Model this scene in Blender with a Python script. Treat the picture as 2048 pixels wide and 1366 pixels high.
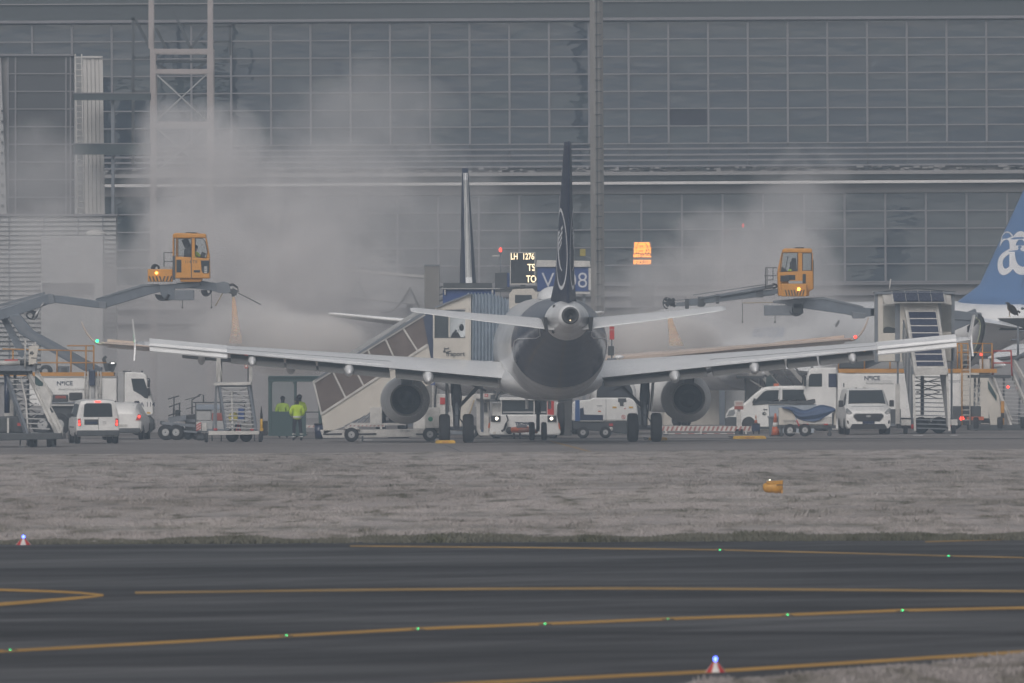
import bpy, bmesh, math, random
from mathutils import Vector, Matrix
random.seed(11)
R = math.radians
scene = bpy.context.scene
COL = scene.collection
for o in list(bpy.data.objects):
    bpy.data.objects.remove(o)

# ------------------------------------------------------------------ camera, sky, sun, exposure
HC = 4.1                    # camera height
FPX = 30600.0               # focal length in photo pixels (2048 wide)
ROLL = R(0.3)
cam_d = bpy.data.cameras.new('camera')
cam = bpy.data.objects.new('camera', cam_d); COL.objects.link(cam)
cam.location = (0, 0, HC)
cam.rotation_mode = 'XYZ'
cam.matrix_world = Matrix.Translation((0, 0, HC)) @ Matrix.Rotation(R(90), 4, 'X') @ Matrix.Rotation(-ROLL, 4, 'Z')
cam_d.sensor_width = 36.0
cam_d.lens = 36.0 * FPX / 2048.0
cam_d.clip_start = 1.0
cam_d.clip_end = 6000.0
cam_d.dof.use_dof = True
cam_d.dof.focus_distance = 632.0
cam_d.dof.aperture_fstop = 9.0
scene.camera = cam

w = bpy.data.worlds.new('World'); scene.world = w; w.use_nodes = True
nt = w.node_tree; nt.nodes.clear()
out = nt.nodes.new('ShaderNodeOutputWorld'); bg = nt.nodes.new('ShaderNodeBackground')
sky = nt.nodes.new('ShaderNodeTexSky'); sky.sky_type = 'NISHITA'; sky.sun_disc = False
SUN_EL, SUN_AZ = 33.0, 196.0          # sun behind the camera, a little to the left, veiled by the overcast
sky.sun_elevation = R(SUN_EL); sky.sun_rotation = R(SUN_AZ)
sky.air_density = 1.0; sky.dust_density = 4.0
hs = nt.nodes.new('ShaderNodeHueSaturation'); hs.inputs['Saturation'].default_value = 0.22
tint = nt.nodes.new('ShaderNodeMix'); tint.data_type = 'RGBA'; tint.blend_type = 'MULTIPLY'; tint.inputs[0].default_value = 1.0
tint.inputs[7].default_value = (1.0, 0.985, 0.985, 1)
nt.links.new(sky.outputs[0], hs.inputs['Color']); nt.links.new(hs.outputs[0], tint.inputs[6])
# an overcast sky is brighter overhead than at the horizon
tcw = nt.nodes.new('ShaderNodeTexCoord'); spw = nt.nodes.new('ShaderNodeSeparateXYZ'); nt.links.new(tcw.outputs['Generated'], spw.inputs[0])
mrw = nt.nodes.new('ShaderNodeMapRange'); mrw.inputs[1].default_value = 0.0; mrw.inputs[2].default_value = 1.0; mrw.inputs[3].default_value = 0.75; mrw.inputs[4].default_value = 1.75
nt.links.new(spw.outputs[2], mrw.inputs[0])
ovc = nt.nodes.new('ShaderNodeMix'); ovc.data_type = 'RGBA'; ovc.blend_type = 'MULTIPLY'; ovc.inputs[0].default_value = 1.0
nt.links.new(tint.outputs[2], ovc.inputs[6]); nt.links.new(mrw.outputs[0], ovc.inputs[7])
nt.links.new(ovc.outputs[2], bg.inputs['Color']); bg.inputs['Strength'].default_value = 0.10
nt.links.new(bg.outputs[0], out.inputs[0])
sl = bpy.data.lights.new('sun', 'SUN'); sl.energy = 1.1; sl.angle = R(40); sl.color = (1.0, 0.95, 0.9)
so = bpy.data.objects.new('sun', sl); COL.objects.link(so)
az = R(SUN_AZ); el = R(SUN_EL)
sdir = Vector((math.sin(az) * math.cos(el), math.cos(az) * math.cos(el), math.sin(el)))
so.rotation_euler = (-sdir).to_track_quat('-Z', 'Y').to_euler()
scene.view_settings.view_transform = 'Standard'; scene.view_settings.look = 'None'
scene.view_settings.gamma = 1.0; scene.view_settings.use_curve_mapping = False
scene.view_settings.exposure = -0.48
scene.render.engine = 'CYCLES'
cy = scene.cycles
cy.use_denoising = True
try: cy.denoiser = 'OPENIMAGEDENOISE'
except Exception: pass
cy.max_bounces = 10; cy.diffuse_bounces = 3; cy.glossy_bounces = 3; cy.volume_bounces = 4; cy.transparent_max_bounces = 16
cy.transmission_bounces = 4; cy.sample_clamp_indirect = 4.0
cy.volume_step_rate = 1.0; cy.volume_max_steps = 256

# ------------------------------------------------------------------ pixel -> place
def xz(px, py, d):
    """world X, Z of photo pixel (2048 x 1366) for something standing d metres away"""
    dx, dy = px - 1024.0, py - 683.0
    tx = dx * math.cos(ROLL) - dy * math.sin(ROLL); ty = dx * math.sin(ROLL) + dy * math.cos(ROLL)
    return tx * d / FPX, HC - ty * d / FPX
def ground(px, py):
    dx, dy = px - 1024.0, py - 683.0
    tx = dx * math.cos(ROLL) - dy * math.sin(ROLL); ty = dx * math.sin(ROLL) + dy * math.cos(ROLL)
    d = HC * FPX / ty
    return tx * d / FPX, d
class Fr:
    """local frame of a thing whose base is on the ground under photo column px, d metres away"""
    def __init__(s, px, d, py=870):
        s.d = d; s.X = xz(px, py, d)[0]; s.loc = (s.X, d, 0); s.k = d / FPX
    def p(s, px, py, y=0.0):
        X, Z = xz(px, py, s.d + y)
        return (X - s.X, y, Z)
    def q(s, px, py, y=0.0):      # same lateral place whatever the depth y
        X, Z = xz(px, py, s.d)
        return (X - s.X, y, Z)

# ------------------------------------------------------------------ materials
MATS = {}
def mat(name, col, rough=0.5, metal=0.0, noise=0.0, nscale=2.0, emit=None, estr=0.0, coat=0.0, bump=0.0, bscale=30.0, ior=None, stretch=(1, 1, 1)):
    if name in MATS: return MATS[name]
    m = bpy.data.materials.new(name); m.use_nodes = True
    n = m.node_tree; b = n.nodes['Principled BSDF']
    b.inputs['Base Color'].default_value = (*col, 1); b.inputs['Roughness'].default_value = rough; b.inputs['Metallic'].default_value = metal
    if coat: b.inputs['Coat Weight'].default_value = coat
    if ior: b.inputs['IOR'].default_value = ior
    if emit: b.inputs['Emission Color'].default_value = (*emit, 1); b.inputs['Emission Strength'].default_value = estr
    if noise or bump:
        tc = n.nodes.new('ShaderNodeTexCoord'); mp = n.nodes.new('ShaderNodeMapping'); mp.inputs['Scale'].default_value = stretch
        n.links.new(tc.outputs['Object'], mp.inputs['Vector'])
    if noise:
        t = n.nodes.new('ShaderNodeTexNoise'); t.inputs['Scale'].default_value = nscale; t.inputs['Detail'].default_value = 6; t.inputs['Roughness'].default_value = 0.65
        n.links.new(mp.outputs[0], t.inputs['Vector'])
        r = n.nodes.new('ShaderNodeMapRange'); r.inputs[1].default_value = 0.3; r.inputs[2].default_value = 0.7
        r.inputs[3].default_value = 1.0 - noise; r.inputs[4].default_value = 1.0 + noise * 0.35
        n.links.new(t.outputs['Fac'], r.inputs[0])
        mx = n.nodes.new('ShaderNodeMix'); mx.data_type = 'RGBA'; mx.blend_type = 'MULTIPLY'; mx.inputs[0].default_value = 1
        mx.inputs[6].default_value = (*col, 1)
        n.links.new(r.outputs[0], mx.inputs[7]); n.links.new(mx.outputs[2], b.inputs['Base Color'])
        rr = n.nodes.new('ShaderNodeMapRange'); rr.inputs[3].default_value = min(1, rough + 0.12); rr.inputs[4].default_value = max(0.03, rough - 0.08)
        n.links.new(t.outputs['Fac'], rr.inputs[0]); n.links.new(rr.outputs[0], b.inputs['Roughness'])
    if bump:
        t2 = n.nodes.new('ShaderNodeTexNoise'); t2.inputs['Scale'].default_value = bscale; t2.inputs['Detail'].default_value = 4
        n.links.new(mp.outputs[0], t2.inputs['Vector'])
        bm_ = n.nodes.new('ShaderNodeBump'); bm_.inputs['Strength'].default_value = bump; bm_.inputs['Distance'].default_value = 0.05
        n.links.new(t2.outputs['Fac'], bm_.inputs['Height']); n.links.new(bm_.outputs[0], b.inputs['Normal'])
    MATS[name] = m
    return m

WETW = mat('fluid_coated_wing', (0.66, 0.54, 0.46), 0.3, noise=0.2, nscale=0.8)
WHITE = mat('white_vehicle_paint', (0.74, 0.73, 0.71), 0.38, noise=0.16, nscale=1.6, coat=0.15)
AIRW = mat('aircraft_white', (0.87, 0.87, 0.87), 0.32, noise=0.10, nscale=0.9, coat=0.25)
OFFW = mat('worn_white_paint', (0.56, 0.54, 0.51), 0.55, noise=0.3, nscale=2.4)
CREAM = mat('cream_panel', (0.58, 0.54, 0.48), 0.6, noise=0.14, nscale=1.2)
LGREY = mat('light_grey_paint', (0.36, 0.36, 0.36), 0.5, noise=0.2, nscale=2.0)
GREY = mat('grey_steel', (0.17, 0.185, 0.21), 0.5, 0.1, noise=0.25, nscale=2.5)
BOOM = mat('blue_grey_boom_paint', (0.13, 0.15, 0.18), 0.45, noise=0.25, nscale=1.8)
DGREY = mat('dark_grey_metal', (0.06, 0.065, 0.07), 0.55, 0.1, noise=0.25, nscale=3)
FLAPG = mat('bare_grey_flap', (0.16, 0.155, 0.15), 0.55, noise=0.22, nscale=1.5)
ALU = mat('dull_aluminium', (0.42, 0.42, 0.42), 0.42, 0.7, noise=0.2, nscale=2)
BLACK = mat('black_plastic', (0.018, 0.018, 0.02), 0.5, noise=0.2, nscale=4)
RUBBER = mat('tyre_rubber', (0.022, 0.022, 0.024), 0.8, noise=0.35, nscale=6, bump=0.2)
FINB = mat('fin_dark_blue', (0.012, 0.019, 0.052), 0.5, noise=0.15, nscale=1.0)
NAVY = mat('navy_paint', (0.014, 0.024, 0.062), 0.30, noise=0.15, nscale=1.0, coat=0.25)
SIGNB = mat('sign_blue', (0.02, 0.055, 0.20), 0.5, noise=0.15)
YEL = mat('cab_orange_yellow', (0.62, 0.27, 0.022), 0.42, noise=0.18, nscale=1.7)
RAILY = mat('rail_yellow', (0.50, 0.23, 0.03), 0.5, noise=0.2, nscale=3)
CHY = mat('chock_yellow', (0.62, 0.36, 0.03), 0.6, noise=0.3, nscale=4)
ORANGE = mat('safety_orange', (0.52, 0.12, 0.045), 0.5, noise=0.15)
RED = mat('signal_red', (0.45, 0.03, 0.025), 0.5, noise=0.15)
GREEN = mat('shelter_green', (0.025, 0.06, 0.06), 0.5, noise=0.15)
BELL = mat('bellows_fabric', (0.38, 0.44, 0.51), 0.8, noise=0.2, nscale=3)
TARP = mat('blue_tarpaulin', (0.05, 0.085, 0.17), 0.6, noise=0.25, nscale=5, bump=0.6, bscale=9)
CONC = mat('mast_concrete', (0.22, 0.21, 0.20), 0.85, noise=0.25, nscale=1.5, stretch=(1, 1, 0.2), bump=0.15)
HIVIS = mat('hi_vis_yellow', (0.46, 0.64, 0.04), 0.8, noise=0.2, nscale=9, emit=(0.55, 0.8, 0.03), estr=0.0)
REFL = mat('reflective_tape', (0.55, 0.57, 0.55), 0.35, 0.2)
CLOTH = mat('dark_work_trousers', (0.022, 0.024, 0.035), 0.9, noise=0.3, nscale=10)
SKIN = mat('skin', (0.42, 0.25, 0.18), 0.6)
HAIR = mat('dark_knit_hat', (0.015, 0.015, 0.02), 0.9)
INTER = mat('cab_interior', (0.05, 0.05, 0.055), 0.8)
SOLAR = mat('solar_cells', (0.018, 0.024, 0.06), 0.25, noise=0.3, nscale=14, coat=0.3)
BROWNG = mat('tinted_side_panel', (0.15, 0.118, 0.105), 0.2, noise=0.3, nscale=1.3)
VGLASS = mat('dark_vehicle_glass', (0.03, 0.036, 0.04), 0.08, ior=1.6)
LAMPGL = mat('lamp_glass', (0.25, 0.26, 0.27), 0.1, ior=1.5, noise=0.3, nscale=14)
def emi(name, col, s): return mat(name, (0.02, 0.02, 0.02), 0.4, emit=col, estr=s)
E_RED = emi('red_lamp', (1.0, 0.05, 0.03), 6.0)
E_GRN = emi('green_lamp', (0.03, 1.0, 0.30), 6.0)
E_WHT = emi('white_lamp', (1.0, 0.9, 0.72), 14.0)
E_ORG = emi('amber_lamp', (1.0, 0.42, 0.05), 14.0)
E_LED = emi('amber_led', (1.0, 0.36, 0.06), 4.5)
E_LEDW = emi('warm_led', (1.0, 0.78, 0.48), 4.0)
E_BLU = emi('blue_lamp', (0.10, 0.16, 1.0), 9.0)

def clear_glass(name, tint, opac):
    m = bpy.data.materials.new(name); m.use_nodes = True; n = m.node_tree; n.nodes.clear()
    o = n.nodes.new('ShaderNodeOutputMaterial'); t = n.nodes.new('ShaderNodeBsdfTransparent'); t.inputs[0].default_value = (*tint, 1)
    g = n.nodes.new('ShaderNodeBsdfPrincipled'); g.inputs['Base Color'].default_value = (0.12, 0.14, 0.15, 1); g.inputs['Roughness'].default_value = 0.08
    x = n.nodes.new('ShaderNodeMixShader'); x.inputs[0].default_value = opac
    n.links.new(t.outputs[0], x.inputs[1]); n.links.new(g.outputs[0], x.inputs[2]); n.links.new(x.outputs[0], o.inputs[0])
    MATS[name] = m; return m
CGLASS = clear_glass('clear_window_glass', (0.97, 0.985, 0.985), 0.07)
SGLASS = clear_glass('smoked_panel_glass', (0.42, 0.36, 0.33), 0.55)

# ------------------------------------------------------------------ mesh builder
class MB:
    def __init__(s): s.v = []; s.f = []; s.m = []; s.sm = []
    def add(s, vs, fs, m=0, smooth=False):
        b = len(s.v); s.v += [tuple(v) for v in vs]
        for f in fs: s.f.append([i + b for i in f]); s.m.append(m); s.sm.append(smooth)
        return s
    def box(s, x0, x1, y0, y1, z0, z1, m=0):
        vs = [(x0, y0, z0), (x1, y0, z0), (x1, y1, z0), (x0, y1, z0), (x0, y0, z1), (x1, y0, z1), (x1, y1, z1), (x0, y1, z1)]
        return s.add(vs, [(0, 3, 2, 1), (4, 5, 6, 7), (0, 1, 5, 4), (1, 2, 6, 5), (2, 3, 7, 6), (3, 0, 4, 7)], m)
    def prism(s, pts, y0, y1, m=0):
        """polygon of (x, z) pushed through from y0 to y1"""
        n = len(pts); area = sum(pts[i][0] * pts[(i + 1) % n][1] - pts[(i + 1) % n][0] * pts[i][1] for i in range(n))
        if area < 0: pts = pts[::-1]
        vs = [(x, y0, z) for x, z in pts] + [(x, y1, z) for x, z in pts]
        fs = [tuple(range(n)), tuple(range(2 * n - 1, n - 1, -1))] + [(i, i + n, (i + 1) % n + n, (i + 1) % n)[::-1] for i in range(n)]
        fs[0] = fs[0]; 
        return s.add(vs, fs, m)
    def ext(s, fr, pp, y0, y1, m=0):
        pts = [fr.q(a, b) for a, b in pp]
        return s.prism([(p[0], p[2]) for p in pts], y0, y1, m)
    def beam(s, a, b, wd, ht=None, m=0, up=(0, 0, 1)):
        ht = ht or wd; a = Vector(a); b = Vector(b); d = (b - a)
        if d.length < 1e-6: return s
        d.normalize(); u = Vector(up)
        if abs(d.dot(u)) > 0.98: u = Vector((0, 1, 0))
        x = d.cross(u).normalized() * wd / 2; z = x.cross(d).normalized() * ht / 2
        vs = [p + q for p in (a, b) for q in (-x - z, x - z, x + z, -x + z)]
        return s.add(vs, [(3, 2, 1, 0), (4, 5, 6, 7), (0, 1, 5, 4), (1, 2, 6, 5), (2, 3, 7, 6), (3, 0, 4, 7)], m)
    def tube(s, pts, r, n=8, m=0, r1=None, smooth=True, caps=True):
        pts = [Vector(p) for p in pts]; k = len(pts); rings = []
        prev = None
        for i, p in enumerate(pts):
            d = (pts[min(i + 1, k - 1)] - pts[max(i - 1, 0)]).normalized()
            u = Vector((0, 0, 1)) if abs(d.z) < 0.95 else Vector((0, 1, 0))
            if prev is None: x = d.cross(u).normalized()
            else:
                x = (prev - d * prev.dot(d)).normalized()
            prev = x; y = x.cross(d)
            rr = r if r1 is None else r + (r1 - r) * i / (k - 1)
            rings.append([p + (x * math.cos(a) + y * math.sin(a)) * rr for a in [2 * math.pi * j / n for j in range(n)]])
        return s.loft(rings, m, smooth, caps)
    def loft(s, rings, m=0, smooth=True, caps=True, closed=True):
        n = len(rings[0]); vs = [v for r in rings for v in r]; fs = []
        for i in range(len(rings) - 1):
            for j in range(n if closed else n - 1):
                fs.append((i * n + j, i * n + (j + 1) % n, (i + 1) * n + (j + 1) % n, (i + 1) * n + j))
        s.add(vs, fs, m, smooth)
        if caps and closed:
            b = len(s.v) - len(vs)
            s.f.append([b + j for j in range(n)][::-1]); s.m.append(m); s.sm.append(False)
            s.f.append([b + (len(rings) - 1) * n + j for j in range(n)]); s.m.append(m); s.sm.append(False)
        return s
    def cyl(s, a, b, r, n=14, m=0, r1=None): return s.tube([a, b], r, n, m, r1)
    def ball(s, c, rx, ry=None, rz=None, n=10, m=0):
        ry = ry or rx; rz = rz or rx; rings = []
        for i in range(1, n // 2 + 2):
            t = math.pi * (i - 0.5) / (n // 2 + 1.0)
            rings.append([(c[0] + rx * math.sin(t) * math.cos(p), c[1] + ry * math.sin(t) * math.sin(p), c[2] + rz * math.cos(t)) for p in [2 * math.pi * j / n for j in range(n)]])
        return s.loft(rings, m)
    def wheel(s, c, r, wd, axis='x', n=20, m=0, mh=1):
        """tyre with a rounded shoulder and a hub"""
        ax = {'x': Vector((1, 0, 0)), 'y': Vector((0, 1, 0))}[axis]; c = Vector(c)
        prof = [(-.5, .62), (-.5, .86), (-.36, .98), (-.12, 1.0), (.12, 1.0), (.36, .98), (.5, .86), (.5, .62)]
        u = Vector((0, 0, 1)); t = ax.cross(u)
        rings = [[c + ax * (a * wd) + (u * math.cos(q) + t * math.sin(q)) * (b * r) for q in [2 * math.pi * j / n for j in range(n)]] for a, b in prof]
        s.loft(rings, m, True, True)
        hub = [(-.46, .01), (-.51, .2), (-.47, .55), (.47, .55), (.51, .2), (.46, .01)]
        rings = [[c + ax * (a * wd * 1.04) + (u * math.cos(q) + t * math.sin(q)) * (b * r) for q in [2 * math.pi * j / n for j in range(n)]] for a, b in hub]
        return s.loft(rings, mh, False, True)
    def ringplate(s, c, r0, r1, y0, y1, n=24, m=0):
        """flat ring facing y"""
        A = [2 * math.pi * j / n for j in range(n)]
        rg = [[(c[0] + r * math.cos(a), y, c[2] + r * math.sin(a)) for a in A] for r, y in ((r0, y0), (r1, y0), (r1, y1), (r0, y1), (r0, y0))]
        return s.loft(rg, m, False, False)
    def mesh(s, name, mats):
        me = bpy.data.meshes.new(name); me.from_pydata(s.v, [], s.f)
        for q in (mats if isinstance(mats, (list, tuple)) else [mats]): me.materials.append(q)
        me.polygons.foreach_set('material_index', s.m); me.polygons.foreach_set('use_smooth', s.sm)
        me.update()
        b = bmesh.new(); b.from_mesh(me); bmesh.ops.recalc_face_normals(b, faces=b.faces); b.to_mesh(me); b.free()
        return me
    def build(s, name, mats, parent=None, bev=0.0, loc=None, sub=0):
        o = bpy.data.objects.new(name, s.mesh(name, mats)); COL.objects.link(o)
        if parent is not None: o.parent = parent
        if loc is not None: o.location = loc
        if bev:
            md = o.modifiers.new('edge', 'BEVEL'); md.width = bev; md.segments = 2; md.limit_method = 'ANGLE'; md.angle_limit = R(50)
        if sub:
            md = o.modifiers.new('round', 'SUBSURF'); md.levels = sub; md.render_levels = sub
        return o

def tag(o, label, cat, group=None, kind=None):
    o['label'] = label; o['category'] = cat
    if group: o['group'] = group
    if kind: o['kind'] = kind
    return o
def thing(name, label, cat, loc=(0, 0, 0), rz=0.0, group=None):
    o = bpy.data.objects.new(name, None); COL.objects.link(o); o.location = loc; o.rotation_euler = (0, 0, rz)
    o.empty_display_size = 0.3
    return tag(o, label, cat, group)
def struct(o, kind='structure'): o['kind'] = kind; return o
def piece(o, name=None, loc=None, rot=None, parent=None):
    c = o.copy(); COL.objects.link(c)
    if name: c.name = name
    if parent is not None: c.parent = parent
    if loc is not None: c.location = loc
    if rot is not None: c.rotation_euler = rot
    return c
def copy_tree(o, loc=None, rz=None, label=None, parent=None):
    c = o.copy(); COL.objects.link(c)
    if parent is not None: c.parent = parent
    if loc is not None: c.location = loc
    if rz is not None: c.rotation_euler = (0, 0, rz)
    if label: c['label'] = label
    for ch in o.children: copy_tree(ch, parent=c)
    return c
def text(name, body, size, m, parent, loc, rot=(R(90), 0, 0), ext=0.004, sx=1.0, align='CENTER', bold=0.0):
    cu = bpy.data.curves.new(name, 'FONT'); cu.body = body; cu.size = size; cu.align_x = align; cu.align_y = 'CENTER'; cu.extrude = ext; cu.offset = bold
    t = bpy.data.objects.new(name + '_tmp', cu); COL.objects.link(t)
    dg = bpy.context.evaluated_depsgraph_get(); me = bpy.data.meshes.new_from_object(t.evaluated_get(dg)); bpy.data.objects.remove(t)
    me.name = name; me.materials.clear(); me.materials.append(m)
    o = bpy.data.objects.new(name, me); COL.objects.link(o); o.parent = parent; o.location = loc; o.rotation_euler = rot; o.scale = (sx, 1, 1)
    return o
def skinmesh(name, nodes, edges, mats, parent, assign=None, root=0, sub=1):
    me = bpy.data.meshes.new(name); me.from_pydata([n[0] for n in nodes], edges, [])
    o = bpy.data.objects.new(name + '_tmp', me); COL.objects.link(o)
    md = o.modifiers.new('s', 'SKIN'); md.branch_smoothing = 0.6
    for i, n in enumerate(nodes):
        sv = me.skin_vertices[0].data[i]; r = n[1]; sv.radius = r if isinstance(r, tuple) else (r, r); sv.use_root = (i == root)
    s2 = o.modifiers.new('u', 'SUBSURF'); s2.levels = sub; s2.render_levels = sub
    dg = bpy.context.evaluated_depsgraph_get(); nm = bpy.data.meshes.new_from_object(o.evaluated_get(dg)); bpy.data.objects.remove(o)
    nm.name = name; nm.materials.clear()
    for q in mats: nm.materials.append(q)
    for p in nm.polygons:
        p.use_smooth = True; p.material_index = assign(p.center) if assign else 0
    ob = bpy.data.objects.new(name, nm); COL.objects.link(ob); ob.parent = parent
    return ob

# ================================================================== GROUND
def nodes_of(name):
    m = bpy.data.materials.new(name); m.use_nodes = True
    return m, m.node_tree, m.node_tree.nodes['Principled BSDF']
def N(n, typ, **kw):
    q = n.nodes.new(typ)
    for k, v in kw.items(): setattr(q, k, v)
    return q
def ramp(n, src, stops):
    r = n.nodes.new('ShaderNodeValToRGB'); e = r.color_ramp.elements
    while len(e) < len(stops): e.new(0.5)
    for i, (p, c) in enumerate(stops): e[i].position = p; e[i].color = (*c, 1)
    n.links.new(src, r.inputs[0]); return r.outputs[0]
def wnoise(n, scale, stretch, detail=5, rough=0.6, dist=0.0, rot=None):
    g = n.nodes.new('ShaderNodeNewGeometry'); mp = n.nodes.new('ShaderNodeMapping'); mp.inputs['Scale'].default_value = stretch
    if rot is not None: mp.vector_type = 'TEXTURE'; mp.inputs['Rotation'].default_value = (0, 0, rot)   # stretch is then the feature size, along and across
    n.links.new(g.outputs['Position'], mp.inputs[0])
    t = n.nodes.new('ShaderNodeTexNoise'); t.inputs['Scale'].default_value = scale; t.inputs['Detail'].default_value = detail
    t.inputs['Roughness'].default_value = rough; t.inputs['Distortion'].default_value = dist
    n.links.new(mp.outputs[0], t.inputs['Vector']); return t.outputs['Fac']
def mixc(n, fac, a, b, blend='MIX'):
    x = n.nodes.new('ShaderNodeMix'); x.data_type = 'RGBA'; x.blend_type = blend
    for s, i in ((fac, 0), (a, 6), (b, 7)):
        if isinstance(s, (int, float)): x.inputs[i].default_value = s
        elif isinstance(s, tuple): x.inputs[i].default_value = (*s, 1)
        else: n.links.new(s, x.inputs[i])
    return x.outputs[2]

# asphalt of the taxiway: damp, streaked along the rolling direction
ASPH, n, b = nodes_of('damp_asphalt')
a1 = wnoise(n, 1.0, (0.045, 0.11, 1), 5, 0.58, 0.5); a2 = wnoise(n, 1.0, (16, 1.3, 1), 4, 0.6, 0.3, R(66)); a3 = wnoise(n, 9.0, (1, 1, 1), 3)
c1 = ramp(n, a1, [(0.33, (0.020, 0.020, 0.022)), (0.5, (0.043, 0.043, 0.046)), (0.66, (0.072, 0.071, 0.073))])
c2 = ramp(n, a2, [(0.32, (0.55, 0.55, 0.55)), (0.5, (1, 1, 1)), (0.68, (1.55, 1.55, 1.55))])
c3 = mixc(n, 1.0, c1, c2, 'MULTIPLY')
n.links.new(c3, b.inputs['Base Color'])
rr = n.nodes.new('ShaderNodeMapRange'); rr.inputs[1].default_value = .35; rr.inputs[2].default_value = .65; rr.inputs[3].default_value = 0.9; rr.inputs[4].default_value = 0.55
n.links.new(a1, rr.inputs[0]); n.links.new(rr.outputs[0], b.inputs['Roughness'])
b.inputs['Specular IOR Level'].default_value = 0.25
# apron concrete
APRON, n, b = nodes_of('apron_concrete')
a1 = wnoise(n, 1.0, (0.10, 0.05, 1), 6, 0.6); a2 = wnoise(n, 3.0, (1, .3, 1), 4)
c1 = ramp(n, a1, [(0.3, (0.19, 0.172, 0.165)), (0.7, (0.275, 0.25, 0.24))]); c2 = ramp(n, a2, [(0.3, (0.8, 0.8, 0.8)), (0.7, (1.1, 1.1, 1.1))])
n.links.new(mixc(n, 1.0, c1, c2, 'MULTIPLY'), b.inputs['Base Color']); b.inputs['Roughness'].default_value = 0.85; b.inputs['Specular IOR Level'].default_value = 0.15
# frosted grass
def grass_mat(name, green):
    m, n, b = nodes_of(name)
    a1 = wnoise(n, 1.0, (0.07, 0.02, 0.3), 5, 0.6, 0.5); a2 = wnoise(n, 1.0, (1.1, 0.11, 1), 4, 0.6, 0.3); a3 = wnoise(n, 1.0, (0.03, 0.07, 1), 3, 0.55)
    c1 = ramp(n, a1, [(0.28, (0.225, 0.205, 0.182)), (0.42, (0.315, 0.287, 0.275)), (0.62, (0.385, 0.353, 0.342)), (0.8, (0.32, 0.297, 0.266))])
    c2 = ramp(n, a2, [(0.30, (0.30, 0.31, 0.22)), (0.40, (0.72, 0.72, 0.68)), (0.5, (1, 1, 1)), (0.75, (1.12, 1.1, 1.1))])
    c3 = ramp(n, a3, [(0.30, (0.72, 0.74, 0.70)), (0.50, (1, 1, 1))])
    c = mixc(n, 1.0, mixc(n, 1.0, c1, c2, 'MULTIPLY'), c3, 'MULTIPLY')
    if green: c = mixc(n, 0.72, c, (0.07, 0.075, 0.04))
    n.links.new(c, b.inputs['Base Color']); b.inputs['Roughness'].default_value = 0.95; b.inputs['Specular IOR Level'].default_value = 0.1
    return m
FROST = grass_mat('frosted_grass', False); VERGE = grass_mat('dark_verge_grass', True)
SOIL = mat('dark_soil', (0.05, 0.043, 0.035), 0.95, noise=0.4, nscale=0.6)

def sheet(name, pts, z, m):
    me = bpy.data.meshes.new(name); me.from_pydata([(x, y, z) for x, y in pts], [], [tuple(range(len(pts)))]); me.materials.append(m)
    o = bpy.data.objects.new(name, me); COL.objects.link(o); struct(o); return o
sheet('ground', [(-420, -60), (420, -60), (420, 1150), (-420, 1150)], -0.02, SOIL)
D_GN, D_GF = 313.5, 566.0            # near and far edge of the frosted strip
sheet('taxiway', [(-420, -58), (420, -58), (420, D_GN), (-420, D_GN)], 0.0, ASPH)
sheet('grass_strip', [(-420, D_GN), (420, D_GN), (420, D_GF), (-420, D_GF)], 0.012, FROST)
sheet('apron', [(-420, D_GF), (420, D_GF), (420, 1148), (-420, 1148)], 0.0, APRON)

# painted lines
YLINE = mat('worn_yellow_marking', (0.46, 0.25, 0.035), 0.75, noise=0.35, nscale=0.5)
YFADE = mat('faded_yellow_marking', (0.36, 0.22, 0.06), 0.8, noise=0.6, nscale=0.35)
WFADE = mat('faded_white_marking', (0.5, 0.48, 0.46), 0.8, noise=0.4, nscale=0.6)
JOINT = mat('slab_joint_sealant', (0.04, 0.04, 0.04), 0.9)
def ribbon(name, pp, t, m, z=0.004):
    L = []; U = []
    for i, (px, py) in enumerate(pp):
        tt = t[i] if isinstance(t, (list, tuple)) else t
        L.append((*ground(px, py + tt / 2), z)); U.append((*ground(px, py - tt / 2), z))
    vs = L + U; k = len(pp)
    me = bpy.data.meshes.new(name); me.from_pydata(vs, [], [(i, i + 1, i + 1 + k, i + k) for i in range(k - 1)]); me.materials.append(m)
    o = bpy.data.objects.new(name, me); COL.objects.link(o); struct(o); return o
LA = [(-200, 1313), (0, 1303), (297, 1287), (573, 1272), (836, 1258), (1090, 1248), (1336, 1238), (1575, 1230), (1805, 1221), (2048, 1216), (2300, 1210)]
ribbon('taxiway_centre_line', LA, 5.5, YLINE)
seg = [(270, 2300)]
def midy(x): return 1187 - 10 * math.sin(min(1, max(0, (x - 200) / 1100)) * math.pi / 2) + max(0, (x - 1300)) * 0.008
for a, c in seg:
    k = max(2, int((c - a) / 120)); ribbon('taxiway_middle_line', [(a + (c - a) * i / k, midy(a + (c - a) * i / k)) for i in range(k + 1)], 5.0, YFADE)
for x in (): ribbon('marking_remnant', [(x, midy(x) + 3), (x + 95, midy(x + 95) + 3)], 3, WFADE, 0.006)
ribbon('chevron_marking', [(-160, 1171), (0, 1180), (100, 1183), (160, 1186), (207, 1190.5)], [5, 5, 4.5, 4.5, 3], YLINE)
ribbon('chevron_marking', [(-160, 1220), (0, 1209), (90, 1202), (150, 1197), (207, 1191.5)], [8, 7, 6.5, 6, 3], YLINE, 0.006)
ribbon('taxiway_side_line', [(700, 1092.5), (1024, 1095), (1440, 1100), (1897, 1112), (2300, 1122)], 3.0, YFADE)
ribbon('taxiway_edge_line', [(1850, 1084), (2048, 1078), (2200, 1074)], 3, YFADE)
ribbon('near_edge_line', [(600, 1385), (960, 1366), (1430, 1343), (2048, 1304), (2300, 1288)], 6.5, YLINE)
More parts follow.
